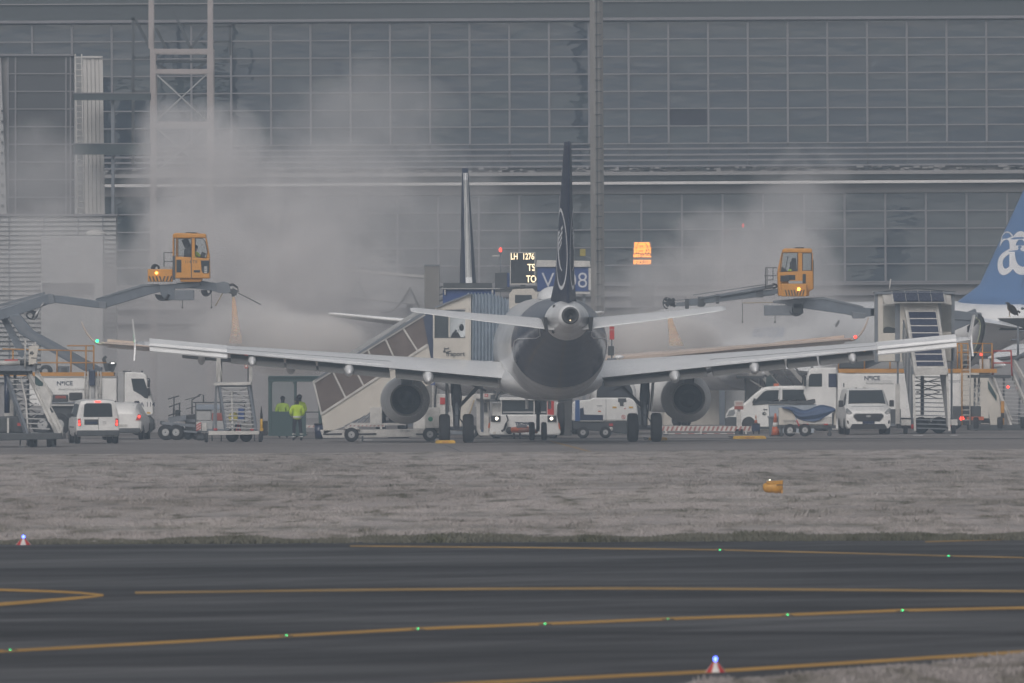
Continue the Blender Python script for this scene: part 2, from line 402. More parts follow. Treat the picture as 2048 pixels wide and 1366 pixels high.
ribbon('stand_lead_in_line', [(1100, 882), (1126, 889), (1160, 898), (1195, 908)], 2.6, YFADE)
ribbon('slab_joint', [(890, 890), (935, 909)], 1.2, JOINT); ribbon('slab_joint', [(-300, 877), (800, 877), (2300, 877)], 1.3, JOINT)
ribbon('slab_joint', [(-300, 866), (2300, 866)], 1.0, JOINT)
for a, c, y in ((720, 745, 880), (1826, 1846, 871), (1900, 1915, 871)): ribbon('stand_marking', [(a, y), (c, y)], 2, WFADE)

# ------------------------------------------------------------------ grass blades
def grass_field(name, pts, dens, hgt, m, seed, z=0.0):
    me = bpy.data.meshes.new(name); me.from_pydata([(x, y, z) for x, y in pts], [], [tuple(range(len(pts)))])
    o = bpy.data.objects.new(name, me); COL.objects.link(o); o['kind'] = 'stuff'
    g = bpy.data.node_groups.new(name, 'GeometryNodeTree'); g.interface.new_socket('Geometry', in_out='INPUT', socket_type='NodeSocketGeometry')
    g.interface.new_socket('Geometry', in_out='OUTPUT', socket_type='NodeSocketGeometry')
    gi = g.nodes.new('NodeGroupInput'); go = g.nodes.new('NodeGroupOutput'); L = g.links.new
    dp = g.nodes.new('GeometryNodeDistributePointsOnFaces'); dp.inputs['Density'].default_value = dens; dp.inputs['Seed'].default_value = seed
    L(gi.outputs[0], dp.inputs['Mesh'])
    jn = g.nodes.new('GeometryNodeJoinGeometry'); rnd = random.Random(seed)
    for i in range(9):
        cn = g.nodes.new('GeometryNodeMeshCone'); cn.inputs['Vertices'].default_value = 3; cn.fill_type = 'NONE'
        h = hgt * rnd.uniform(0.45, 1.0); cn.inputs['Radius Top'].default_value = 0.003; cn.inputs['Radius Bottom'].default_value = 0.014 + 0.06 * hgt; cn.inputs['Depth'].default_value = h
        tr = g.nodes.new('GeometryNodeTransform'); q = rnd.uniform(0, 6.28); r = rnd.uniform(0.02, 0.16)
        tr.inputs['Translation'].default_value = (r * math.cos(q), r * math.sin(q), 0.0)
        tr.inputs['Rotation'].default_value = (rnd.uniform(-.7, .7), rnd.uniform(-.7, .7), q)
        L(cn.outputs[0], tr.inputs[0]); L(tr.outputs[0], jn.inputs[0])
    sm = g.nodes.new('GeometryNodeSetMaterial'); sm.inputs['Material'].default_value = m; L(jn.outputs[0], sm.inputs[0])
    ip = g.nodes.new('GeometryNodeInstanceOnPoints'); L(dp.outputs[0], ip.inputs[0]); L(sm.outputs[0], ip.inputs['Instance'])
    rv = g.nodes.new('FunctionNodeRandomValue'); rv.data_type = 'FLOAT_VECTOR'; rv.inputs[0].default_value = (-.1, -.1, 0); rv.inputs[1].default_value = (.1, .1, 6.28)
    L(rv.outputs[0], ip.inputs['Rotation'])
    # patchy height: a low-frequency noise times a random
    pos = g.nodes.new('GeometryNodeInputPosition'); vm = g.nodes.new('ShaderNodeVectorMath'); vm.operation = 'MULTIPLY'; vm.inputs[1].default_value = (0.5, 0.10, 1); L(pos.outputs[0], vm.inputs[0])
    tn = g.nodes.new('ShaderNodeTexNoise'); tn.inputs['Scale'].default_value = 1.0; tn.inputs['Detail'].default_value = 4; L(vm.outputs[0], tn.inputs['Vector'])
    mr = g.nodes.new('ShaderNodeMapRange'); mr.inputs[1].default_value = 0.35; mr.inputs[2].default_value = 0.7; mr.inputs[3].default_value = 0.35; mr.inputs[4].default_value = 1.25; L(tn.outputs[0], mr.inputs[0])
    r2 = g.nodes.new('FunctionNodeRandomValue'); r2.data_type = 'FLOAT'; r2.inputs[2].default_value = 0.55; r2.inputs[3].default_value = 1.3
    ml = g.nodes.new('ShaderNodeMath'); ml.operation = 'MULTIPLY'; L(mr.outputs[0], ml.inputs[0]); L(r2.outputs[1], ml.inputs[1])
    L(ml.outputs[0], ip.inputs['Scale']); L(ip.outputs[0], go.inputs[0])
    md = o.modifiers.new('blades', 'NODES'); md.node_group = g
    return o
hw = lambda d: 0.0365 * d + 4
e0 = D_GN
f1 = grass_field('frosted_grass', [(-hw(e0), e0 + 2), (hw(e0), e0 + 2), (hw(430), 430), (-hw(430), 430)], 17, 0.05, FROST, 3)
f2 = grass_field('frosted_grass', [(-hw(430), 430), (hw(430), 430), (hw(565), 565), (-hw(565), 565)], 10, 0.07, FROST, 4)
f3 = grass_field('dark_verge_grass', [(-hw(e0), e0 - 0.6), (hw(e0), e0 - 2.5), (hw(e0), e0 + 4.5), (-hw(e0), e0 + 4)], 34, 0.13, VERGE, 5)
nv = [ground(1250, 1392), ground(1430, 1374), ground(1740, 1351), ground(2120, 1322), (hw(200), 172), (-3, 172)]
f4 = grass_field('tall_frosted_grass', nv, 90, 0.19, FROST, 6)
nv2 = [(-hw(180), 176), (-0.3, 176), (-1.2, 182.5), (-hw(180), 180.5)]
f5 = None
sheet('near_verge', [(-9, 100), (25, 100), (25, ground(2120, 1315)[1]), ground(2120, 1315), ground(1430, 1366), ground(1200, 1390)], 0.010, FROST)
f6 = grass_field('frost_bitten_weeds', [(hw(e0) * -1, e0 + 6), (hw(e0), e0 + 6), (hw(520), 520), (-hw(520), 520)], 0.5, 0.16, FROST, 12)

# ================================================================== TERMINAL
DT = 830.0
def facade_glass(name, stops):
  m, n, b = nodes_of(name)
  oi = n.nodes.new('ShaderNodeObjectInfo')
  gc = ramp(n, oi.outputs['Random'], stops)
  n.links.new(gc, b.inputs['Base Color']); b.inputs['Roughness'].default_value = 0.03; b.inputs['IOR'].default_value = 2.4
  t = wnoise(n, 1.0, (0.5, 0.5, 1.6), 2, 0.5); bu = n.nodes.new('ShaderNodeBump'); bu.inputs['Strength'].default_value = 0.12; bu.inputs['Distance'].default_value = 0.05
  n.links.new(t, bu.inputs['Height']); n.links.new(bu.outputs[0], b.inputs['Normal'])
  return m
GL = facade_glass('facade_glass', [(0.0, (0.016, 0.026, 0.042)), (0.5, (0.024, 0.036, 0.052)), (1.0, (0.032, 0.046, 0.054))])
GL_HAZE = facade_glass('lower_glass_haze_tint', [(0.0, (0.048, 0.056, 0.062)), (0.5, (0.062, 0.070, 0.074)), (1.0, (0.075, 0.082, 0.084))])  # base colour lightened to stand in for low fog and steam before these panes
FRAME = mat('facade_frame', (0.195, 0.19, 0.205), 0.6, 0.0, noise=0.15, nscale=1)
CLAD = mat('facade_cladding', (0.26, 0.25, 0.25), 0.6, noise=0.2, nscale=0.6, stretch=(0.15, 1, 1))
CLADD = mat('facade_upper_cladding', (0.05, 0.058, 0.062), 0.35, noise=0.25, nscale=0.25, stretch=(0.3, 1, 1))
LEDGE = mat('white_ledge', (0.62, 0.60, 0.59), 0.6, noise=0.15, nscale=0.5)
frT = Fr(1024, DT); K = DT / FPX
T = thing('terminal_building', 'long grey glass terminal with rows of reflecting panes behind the parked aircraft', 'building', frT.loc)
def X_(px): return (px - 1024) * K
def Z_(py): return HC - (py - 683) * K
XL, XR = X_(-260), X_(2310)
m = MB(); m.box(XL, XR, 0.3, 40, -0.5, 26.5); m.build('wall', CLAD, T)
m = MB(); m.box(XL, XR, -0.02, 0.28, Z_(36), 26.3); m.build('upper_cladding', CLADD, T)
m = MB(); m.box(XL, XR, -0.45, 0.26, Z_(42.5), Z_(36.5)); m.build('top_ledge', FRAME, T, bev=0.03)
m = MB(); m.box(XL, XR, -0.2, 0.25, Z_(5), Z_(3)); m.build('cladding_joint', CLAD, T)
cw, rh = 79.5, 34.85
cols = [466 + cw * i for i in range(-8, 23)]
pw = cw * K; ph = rh * K
pm = MB().box(-pw / 2 + .03, pw / 2 - .03, 0, 0.05, -ph / 2 + .02, ph / 2 - .02)
pane0 = None; rnd = random.Random(5)
OPENP = mat('open_window_dark', (0.012, 0.014, 0.028), 0.3)
for i in range(len(cols) - 1):
    xc = (cols[i] + cols[i + 1]) / 2
    if xc < -50 or xc > 2110: continue
    for j in range(7):
        yc = 44.5 + rh * (j + .5)
        pos = (X_(xc), 0.12, Z_(yc)); rot = (R(rnd.uniform(-.06, .06)), 0, R(rnd.uniform(-.06, .06)))
        if pane0 is None:
            pane0 = pm.build('window_pane', GL, T, loc=pos); pane0.rotation_euler = rot
        else:
            q = piece(pane0, loc=pos, rot=rot)
        if abs(xc - 1378) < 40 and j == 5:
            q.data = q.data.copy(); q.data.materials[0] = OPENP; q['label'] = 'dark open window'
mm = MB().box(-.055, .055, -0.12, 0.11, Z_(288.5), Z_(42.6)).mesh('mullion', FRAME)
for c in cols:
    if -60 < c < 2120:
        o = bpy.data.objects.new('mullion', mm); COL.objects.link(o); o.parent = T; o.location = (X_(c), 0, 0)
tm = MB().box(XL, XR, -0.07, 0.105, -.034, .034).mesh('transom', FRAME)
for j in range(1, 8):
    o = bpy.data.objects.new('transom', tm); COL.objects.link(o); o.parent = T; o.location = (0, 0, Z_(44.5 + rh * j))
# railing band and terrace
m = MB(); m.box(XL, XR, 0.06, 0.28, Z_(336), Z_(289)); m.build('band_glazing', GL, T)
rm = MB().box(XL, XR, -0.10, 0.0, -.05, .05).mesh('rail', FRAME)
for y in (299, 311, 322, 333.5):
    o = bpy.data.objects.new('rail', rm); COL.objects.link(o); o.parent = T; o.location = (0, 0, Z_(y))
pm2 = MB().box(-.03, .03, -0.01, 0.05, Z_(334), Z_(290)).mesh('rail_post', DGREY)
for c in cols:
    o = bpy.data.objects.new('rail_post', pm2); COL.objects.link(o); o.parent = T; o.location = (X_(c), 0, 0)
m = MB(); m.box(XL, XR, -0.5, 0.2, Z_(352), Z_(345)); m.build('terrace_beam', CLAD, T)
m = MB(); m.box(XL, XR, -0.05, 0.27, Z_(362), Z_(352.2)); m.build('terrace_recess', CLADD, T)
m = MB(); m.box(XL, XR, -1.1, 0.2, Z_(371), Z_(365)); m.build('white_ledge', LEDGE, T, bev=0.03)
m = MB()
for i in range(300):
    x = rnd.uniform(XL, XR); s = rnd.uniform(.06, .22); z = Z_(rnd.uniform(336.5, 345))
    m.box(x - s, x + s, -0.35, 0.0, z - .05, z + .05, rnd.choice((0, 1, 1)))
o = m.build('terrace_fittings', [DGREY, CLAD], T); o['kind'] = 'stuff'
m = MB(); m.box(XL, XR, -0.25, 0.26, Z_(389), Z_(373)); m.build('fascia_band', LEDGE if False else CLAD, T)
# lower storey
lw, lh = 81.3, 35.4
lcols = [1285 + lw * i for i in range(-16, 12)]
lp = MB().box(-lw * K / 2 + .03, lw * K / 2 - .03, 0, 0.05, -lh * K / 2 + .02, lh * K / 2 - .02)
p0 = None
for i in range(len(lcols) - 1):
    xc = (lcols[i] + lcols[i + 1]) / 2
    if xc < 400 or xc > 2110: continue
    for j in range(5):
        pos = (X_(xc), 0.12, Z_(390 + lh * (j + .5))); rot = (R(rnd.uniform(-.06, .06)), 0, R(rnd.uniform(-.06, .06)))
        if p0 is None: p0 = lp.build('window_pane', GL_HAZE, T, loc=pos); p0.rotation_euler = rot
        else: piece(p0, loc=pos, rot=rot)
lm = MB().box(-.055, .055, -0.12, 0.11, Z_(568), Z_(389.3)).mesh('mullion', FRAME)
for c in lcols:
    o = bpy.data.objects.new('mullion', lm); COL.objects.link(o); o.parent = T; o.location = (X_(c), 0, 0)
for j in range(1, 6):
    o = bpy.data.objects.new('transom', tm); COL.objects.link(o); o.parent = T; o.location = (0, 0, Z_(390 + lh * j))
m = MB(); m.box(XL, X_(395), 0.06, 0.28, Z_(567), Z_(390)); m.build('left_glazing', GL, T)  # undivided sheet of the same glass as the upper rows
m = MB()
for y in (569, 590, 612, 640): m.box(XL, XR, -0.15, 0.28, Z_(y + 4), Z_(y))
m.build('wall_band', FRAME, T)

# tall glass stair tower at the left with a pale ribbed panel and a ladder beside it
fr = Fr(75, 790); t = thing('stair_tower', 'square glass stair tower at the left end, beside a pale ribbed panel', 'tower', fr.loc)
m = MB(); m.ext(fr, [(-130, 112), (140, 112), (140, 900), (-130, 900)], 0.2, 9); m.build('wall', CLAD, t)
TGL = mat('tower_glass', (0.05, 0.052, 0.058), 0.12, ior=1.8, noise=0.2, nscale=0.4)
for j in range(11):
    for a, c in ((17, 30), (32, 131), (133, 140)):
        y = 112 + 35.3 * j
        if y > 470: break
        m = MB(); m.ext(fr, [(a, y + 1.5), (c, y + 1.5), (c, y + 34), (a, y + 34)], 0.1, 0.19); m.build('window_pane', TGL, t)
for px in (16, 31, 132, 141):
    m = MB(); m.ext(fr, [(px - 1.6, 112), (px + 1.6, 112), (px + 1.6, 480), (px - 1.6, 480)], -0.05, 0.2); m.build('mullion', FRAME, t)
for j in range(1, 11):
    m = MB(); y = 112 + 35.3 * j; m.ext(fr, [(15, y - 1.2), (147, y - 1.2), (147, y + 1.2), (15, y + 1.2)], -0.02, 0.19); m.build('transom', FRAME, t)
m = MB(); m.ext(fr, [(-10, 108), (147, 108), (147, 112), (-10, 112)], -0.2, 9.1); m.build('roof_edge', FRAME, t)
m = MB(); m.ext(fr, [(-20, 114), (2, 116), (14, 430), (-20, 430)], -0.35, 0.2); m.build('side_column', LGREY, t)
m = MB()
for j in range(11): m.ext(fr, [(3, 220 + j * 21), (7, 220 + j * 21), (7, 224 + j * 21), (3, 224 + j * 21)], -0.5, -0.36)
m.build('column_cleats', DGREY, t)
fr = Fr(183, 786); t = thing('ribbed_panel', 'pale ribbed metal panel with a caged ladder standing beside the glass stair tower', 'panel', fr.loc)
PANEL = mat('pale_ribbed_metal', (0.50, 0.48, 0.46), 0.55, noise=0.12, nscale=1)
for k in range(5):
    a = 166 + k * 8
    m = MB(); m.ext(fr, [(a, 112), (a + 7.2, 112), (a + 7.2 + 10, 870), (a + 10, 870)], 0.0 + 0.05 * (k % 2), 0.5); m.build('ribbed_sheet', PANEL, t)
m = MB(); m.ext(fr, [(148, 112), (165.5, 112), (175, 870), (150, 870)], 0.3, 0.6); m.build('back_sheet', LGREY, t)
for a in (150.5, 163.5):
    m = MB(); m.tube([fr.q(a, 108, -.02), fr.q(a + 7, 520, -.02)], .035, 6); m.build('ladder_rail', PANEL, t)
lr = None
for k in range(32):
    y = 116 + k * 12
    m = MB(); x = 7 * (y - 108) / 412; m.tube([fr.q(150.5 + x, y, -.02), fr.q(163.5 + x, y, -.02)], .03, 5); m.build('ladder_rung', PANEL, t)
m = MB(); m.ext(fr, [(164, 112), (204, 112), (204, 116), (164, 116)], -0.1, 0.55); m.build('cap', PANEL, t)
# two dark glazed link corridors running from the tower across to the gantry
fr = Fr(222, 782)
t = thing('link_corridor', 'dark glazed link corridors crossing between the stair tower and the steel gantry', 'walkway', fr.loc)
LGL = mat('link_glass', (0.03, 0.045, 0.05), 0.12, ior=1.8)
for a, c in ((187, 200), (288, 309)):
    m = MB(); m.ext(fr, [(147, a), (300, a), (300, c), (147, c)], 0, 2.2); m.build('corridor_glazing', LGL, t)
    m = MB(); m.ext(fr, [(147, a - 2), (300, a - 2), (300, a), (147, a)], -.1, 2.3); m.build('roof', FRAME, t)
m = MB(); m.ext(fr, [(222, 200), (228, 200), (228, 870), (222, 870)], .5, 1.2); m.build('column', GREY, t)
# louvred wall
fr = Fr(115, 778); t = thing('louvred_wall', 'grey wall of long horizontal louvre slats below the stair tower', 'wall', fr.loc)
m = MB(); m.ext(fr, [(-130, 432), (232, 432), (232, 905), (-130, 905)], .25, 3); m.build('backing', CLAD, t)
m = MB(); m.ext(fr, [(-130, 428), (235, 428), (235, 432), (-130, 432)], -.05, 3.05); m.build('coping', FRAME, t)
for k in range(36):
    y = 434 + k * 9.2
    a = fr.q(-130, y, 0); c = fr.q(232, y + 7.5, 0)
    m = MB(); m.add([(a[0], .2, a[2]), (c[0], .2, a[2]), (c[0], .02, c[2]), (a[0], .02, c[2]), (a[0], .25, a[2]), (c[0], .25, a[2]), (c[0], .24, c[2]), (a[0], .24, c[2])],
                    [(0, 1, 2, 3), (4, 7, 6, 5), (0, 4, 5, 1), (1, 5, 6, 2), (2, 6, 7, 3), (3, 7, 4, 0)]); m.build('slat', LGREY, t)
for px in (18, 87, 156, 205):
    m = MB(); m.ext(fr, [(px - .8, 432), (px + .8, 432), (px + .8, 880), (px - .8, 880)], -.03, .2); m.build('seam_strip', GREY, t)
fr = Fr(142, 774); t = thing('plant_housing', 'plain grey plant housing with a domed top in front of the louvred wall', 'housing', fr.loc)
m = MB(); m.ext(fr, [(82, 472), (206, 472), (206, 880), (82, 880)], 0, 2.6); m.build('body', LGREY, t, bev=.04)
m = MB(); m.ext(fr, [(84, 566), (188, 566), (188, 590), (84, 590)], -.1, 0); m.build('dark_grille', DGREY, t)
m = MB(); m.loft([[fr.q(190 + r * 22 * math.cos(q), 470 - hgt, 1.3 + r * .6 * math.sin(q)) for q in [2 * math.pi * j / 14 for j in range(14)]] for r, hgt in ((1, 0), (.9, 5), (.6, 10), (.2, 12))]); m.build('dome', OFFW, t)
# steel gantry
fr = Fr(362, 795); t = thing('steel_gantry', 'tall steel gantry frame with crossed bracing rods in front of the glass terminal', 'gantry', fr.loc)
GST = mat('gantry_steel', (0.36, 0.32, 0.31), 0.55, noise=0.15, nscale=1)
for a, c, y0, y1 in ((297, 305.5, -120, 97), (415, 424, -120, 97), (300, 311.5, 97, 880), (414, 426.5, 97, 880)):
    for dd in (0, 3.0):
        m = MB(); m.ext(fr, [(a, y0), (c, y0), (c, y1), (a, y1)], dd, dd + .32); m.build('post', GST, t)
for a, c in ((97.5, 107), (138, 147), (243, 254), (345, 354), (450, 458)):
    for dd in (-.02, 3.02):
        m = MB(); m.ext(fr, [(300, a), (426.5, a), (426.5, c), (300, c)], dd, dd + .3); m.build('crossbeam', GST, t)
    for px in (305, 420):
        m = MB(); m.ext(fr, [(px - 4, a + 1), (px + 4, a + 1), (px + 4, c - 1), (px - 4, c - 1)], .33, 3.0); m.build('side_beam', GST, t)
for a, c in ((147, 243), (254, 345)):
    for p, q in (((313, a + 2), (413, c - 2)), ((413, a + 2), (313, c - 2))):
        m = MB(); m.tube([fr.q(*p, .1), fr.q(*q, .1)], .045, 6); m.build('bracing_rod', LGREY, t)
for p, q in (((268, 36), (300, 97)), ((345, 20), (380, 97)), ((310, 55), (330, 95)), ((410, 55), (380, 95)), ((310, 125), (330, 137)), ((408, 125), (388, 137))):
    m = MB(); m.beam(fr.q(*p, 2.4), fr.q(*q, 2.4), .14); m.build('inner_brace', DGREY, t)
for a, c, y0, y1 in ((262, 300, 34, 39), (264, 300, 112, 117), (262, 300, 180, 185), (262, 268, 34, 330), (310, 415, 120, 125), (428, 462, 50, 54), (428, 462, 80, 84), (456, 462, 50, 110)):
    m = MB(); m.ext(fr, [(a, y0), (c, y0), (c, y1), (a, y1)], 1.2, 1.5); m.build('inner_frame', DGREY, t)

# ------------------------------------------------------------------ tall mast
fr = Fr(1197, 735); t = thing('lighting_mast', 'tall concrete lighting mast with climbing rungs rising behind the aircraft tail', 'mast', fr.loc)
r0 = 14.2 * fr.k
m = MB(); m.loft([[(r * math.cos(q), r * math.sin(q), z) for q in [R(22.5) + 2 * math.pi * j / 8 for j in range(8)]] for z, r in ((0, r0 * 1.08), (10, r0 * 1.03), (26.8, r0 * .98))], smooth=False)
m.build('shaft', CONC, t, bev=.02)
m = MB(); m.box(-.03, .03, -r0 - .06, -r0 * .9, 2, 26.6); m.build('cable_run', DGREY, t)
rg = MB(); rg.tube([(-.05, -r0 * .9, 0), (-.05, -r0 - .16, 0), (.22, -r0 - .16, 0), (.22, -r0 * .85, 0)], .022, 5); rgm = rg.mesh('rung', DGREY)
for k in range(43):
    o = bpy.data.objects.new('rung', rgm); COL.objects.link(o); o.parent = t; o.location = (0, 0, 3 + k * .545)
m = MB(); m.ext(fr, [(1160, 498), (1171, 498), (1171, 512), (1160, 512)], -.1, .1); m.build('yellow_box', mat('dull_yellow', (0.30, 0.24, 0.03), .6), t)
m = MB(); m.beam(fr.q(1171, 513, 0), fr.q(1185, 516, 0), .04); m.build('bracket', GREY, t)

# stand sign V 108
fr = Fr(1128, 722); t = thing('stand_sign', 'large blue stand number sign reading V 108 half hidden by the tail fin', 'sign', fr.loc)
m = MB(); m.ext(fr, [(1074.5, 532), (1178, 532), (1178, 583), (1074.5, 583)], 0, .9); m.build('sign_box', SIGNB, t, bev=.02)
m = MB(); m.ext(fr, [(1073, 520), (1180, 522), (1181, 534), (1072, 534)], -.12, 1.0); m.build('cap', OFFW, t, bev=.02)
m = MB(); m.ext(fr, [(1177, 536), (1182, 536), (1182, 580), (1177, 580)], -.05, .95); m.build('end_cap', OFFW, t)
m = MB(); m.ext(fr, [(1070, 583.5), (1180, 583.5), (1180, 588), (1070, 588)], -.05, .95); m.build('bottom_rail', OFFW, t)
for px in (1085, 1168):
    m = MB(); m.ext(fr, [(px - 3, 588), (px + 3, 588), (px + 3, 875), (px - 3, 875)], .2, .6); m.build('post', GREY, t)
LETW = mat('sign_lettering', (0.55, 0.56, 0.6), .6)
for ch, px in (('V', 1096), ('1', 1124), ('0', 1143), ('8', 1165)):
    p = fr.q(px, 562, -.012); text('letter', ch, 1.02, LETW, t, p, ext=.006, bold=-.006)

# flight display, on its white housing
fr = Fr(1046, 712); t = thing('flight_display', 'dark upright display lit with LH 1276 in warm letters above the fuselage', 'display', fr.loc)
m = MB(); m.ext(fr, [(1021.5, 506), (1069, 506), (1069, 567), (1021.5, 567)], 0, .25); m.build('screen', mat('display_black', (0.02, 0.022, 0.027), .35), t)
m = MB()
for q in ([(1020, 504.5), (1070.5, 504.5), (1070.5, 506), (1020, 506)], [(1020, 567), (1070.5, 567), (1070.5, 569), (1020, 569)], [(1020, 506), (1021.5, 506), (1021.5, 567), (1020, 567)], [(1069, 506), (1070.5, 506), (1070.5, 567), (1069, 567)]):
    m.ext(fr, q, -.04, .27)
m.build('bezel', OFFW, t)
for s, px, py, sz, sx in (('LH', 1028.5, 513.5, .40, .70), ('1276', 1056.5, 513.5, .40, .70), ('TS', 1062.5, 535.5, .45, .74), ('TO', 1062.5, 558.5, .45, .74)):
    text('display_text', s, sz, E_LEDW, t, fr.q(px, py, -.008), ext=.004, sx=sx, bold=.003)
m = MB(); m.ext(fr, [(1041, 569), (1051, 569), (1051, 577), (1041, 577)], .05, .2); m.build('neck', DGREY, t)
m = MB(); m.ext(fr, [(1018, 589), (1026, 578.5), (1066, 577), (1075, 588), (1075, 640), (1018, 640)], -.5, 1.0); m.build('housing', CREAM, t, bev=.03)
m = MB(); m.ext(fr, [(1030, 590), (1063, 590), (1066, 606), (1030, 606)], -.52, -.49); m.build('housing_window', VGLASS, t)
m = MB(); m.ext(fr, [(1036, 640), (1056, 640), (1056, 876), (1036, 876)], .0, .5); m.build('column', GREY, t)
m = MB(); m.ext(fr, [(990, 546), (1014, 545), (1014, 576), (990, 578)], .2, .9); m.build('side_cabinet', DGREY, t)
m = MB(); m.ext(fr, [(1011, 545), (1019, 546), (1019, 574), (1011, 574)], .3, .8); m.build('side_cabinet_cover', SIGNB, t)
m = MB(); m.ext(fr, [(988, 578), (1024, 578), (1024, 584), (988, 584)], .3, .7); m.build('bracket', DGREY, t)

# grey column and blue gangway roof left of the display
fr = Fr(864, 706); t = thing('concrete_column', 'plain grey square column standing left of the second tail fin', 'column', fr.loc)
m = MB(); m.ext(fr, [(849, 531), (879, 531), (879, 877), (849, 877)], 0, .75); m.build('shaft', CONC, t, bev=.03)
m = MB(); m.ext(fr, [(848, 529.5), (880, 529.5), (880, 532), (848, 532)], -.05, .8); m.build('capping', GREY, t)
for y in (575, 590, 602):
    m = MB(); m.beam(fr.q(879, y, .1), fr.q(886, y - 2, .1), .08); m.build('bracket', DGREY, t)

# amber message board, far
fr = Fr(1284, 765); t = thing('message_board', 'amber lit message board glowing in the steam right of the mast', 'display', fr.loc)
m = MB(); m.ext(fr, [(1266, 483), (1303, 483), (1303, 529), (1266, 529)], .06, .4); m.build('board', GREY, t)
m = MB(); rnd2 = random.Random(9)
for (y0, y1, x0, x1, dx, pr) in ((485, 494, 1269, 1300, 3.1, .66), (495, 505, 1268, 1302, 3.1, .66), (509, 515, 1267, 1302, 2.6, .66), (520, 527, 1267, 1302, 2.6, .66)):
    y = y0
    while y < y1:
        x = x0
        while x < x1:
            w_ = min(x1 - x, rnd2.choice((2.0, 3.5, 5.0, 7.0)))
            m.ext(fr, [(x, y), (x + w_, y), (x + w_, y + 2.2), (x, y + 2.2)], .0, .055)
            x += w_ + rnd2.choice((.7, 1.0, 2.4))
        y += 3.1
m.build('lit_rows', E_LED, t)
m = MB(); m.ext(fr, [(1280, 532), (1288, 532), (1288, 872), (1280, 872)], .1, .35); m.build('post', GREY, t)
m = MB(); m.ext(fr, [(1262, 566), (1308, 566), (1308, 612), (1262, 612)], .0, .8); m.build('control_cabinet', DGREY, t)
def signal(px, py, d, label, posttop):
    fr = Fr(px, d); t = thing('obstacle_light', label, 'lamp', fr.loc)
    m = MB(); m.ball(fr.q(px, py), .07, .07, .11); m.build('lamp', E_RED if d < 780 else emi('far_red_lamp', (1, .05, .03), 1.6), t)
    m = MB(); m.ext(fr, [(px - 3, py + 4), (px + 3, py + 4), (px + 3, py + 8), (px - 3, py + 8)], -.08, .08); m.build('lamp_base', GREY, t)
    m = MB(); m.ext(fr, [(px - 1.2, py + 8), (px + 1.2, py + 8), (px + 1.2, 874), (px - 1.2, 874)], -.03, .03); m.build('post', GREY, t)
    return fr, t
fr, t = signal(1001, 500, 722, 'red lamp glowing on a post just left of the flight display', 0)
m = MB(); m.ext(fr, [(984, 510), (999, 510), (999, 513), (984, 513)], -.2, .2); m.build('lamp_shelf', OFFW, t)
signal(1486, 451, 800, 'tiny red lamp on a thin post in front of the right hand facade', 0)

# boarding bridge in the steam, with a slack cable under it
fr = Fr(740, 738); t = thing('boarding_bridge', 'pale boarding bridge dimly seen through the steam with slack cables below', 'boarding bridge', fr.loc)
m = MB(); m.ext(fr, [(660, 540), (850, 556), (850, 612), (660, 590)], 0, 2.4); m.build('tunnel', LGREY, t, bev=.04)
m = MB(); m.ext(fr, [(655, 534), (855, 551), (855, 556), (655, 540)], -.1, 2.5); m.build('roof', OFFW, t)
m = MB(); m.ext(fr, [(610, 515), (735, 523), (735, 533), (610, 526)], .2, 2.6); m.build('upper_tunnel_roof', GREY, t)
m = MB(); m.ext(fr, [(716, 482), (742, 482), (742, 500), (716, 500)], .3, .8); m.build('ventilator', DGREY, t)
for px in (690, 820):
    m = MB(); m.ext(fr, [(px - 7, 596), (px + 7, 596), (px + 7, 875), (px - 7, 875)], .8, 1.5); m.build('support_column', GREY, t)
def sag(x0, y0, x1, y1, dip, k=14):
    return [fr.q(x0 + (x1 - x0) * i / k, y0 + (y1 - y0) * i / k + dip * (1 - (2 * i / k - 1) ** 2), -.15) for i in range(k + 1)]
for a in ((676, 606, 717, 563, 6), (717, 563, 820, 575, 56), (820, 575, 852, 640, 2)):
    m = MB(); m.tube(sag(*a), .05, 6); m.build('slack_cable', DGREY, t)

# low service building under the right wing
fr = Fr(1460, 742); t = thing('service_building', 'low pale service building with a flat canopy seen under the right wing', 'building', fr.loc)
m = MB(); m.ext(fr, [(1180, 742), (1980, 742), (1980, 872), (1180, 872)], 2.2, 6); m.build('wall', CREAM, t)
m = MB(); m.ext(fr, [(1452, 700), (1700, 690), (1700, 872), (1452, 872)], 1.2, 2.15); m.build('front_wall', LGREY, t)
m = MB(); m.ext(fr, [(1370, 733), (1451, 731), (1451, 769), (1370, 769)], -.6, 1.1); m.build('canopy', BOOM, t, bev=.02)
m = MB(); m.ext(fr, [(1438.5, 769.5), (1450, 769.5), (1450, 872), (1438.5, 872)], -.4, .0); m.build('canopy_post', BOOM, t)
m = MB(); m.ext(fr, [(1232, 770), (1290, 770), (1290, 868), (1232, 868)], 2.1, 2.19); m.build('opening', DGREY, t)
for a in (1299, 1342):
    m = MB(); m.ext(fr, [(a, 800), (a + 26, 800), (a + 26, 868), (a, 868)], 2.06, 2.18); m.build('door', OFFW, t)
    m = MB(); m.ext(fr, [(a + 5, 806), (a + 21, 806), (a + 21, 862), (a + 5, 862)], 2.02, 2.055); m.build('door_panel', LGREY, t)
m = MB(); m.ext(fr, [(1480, 700), (1560, 700), (1560, 722), (1480, 722)], 1.12, 1.19); m.build('wall_panel', OFFW, t)

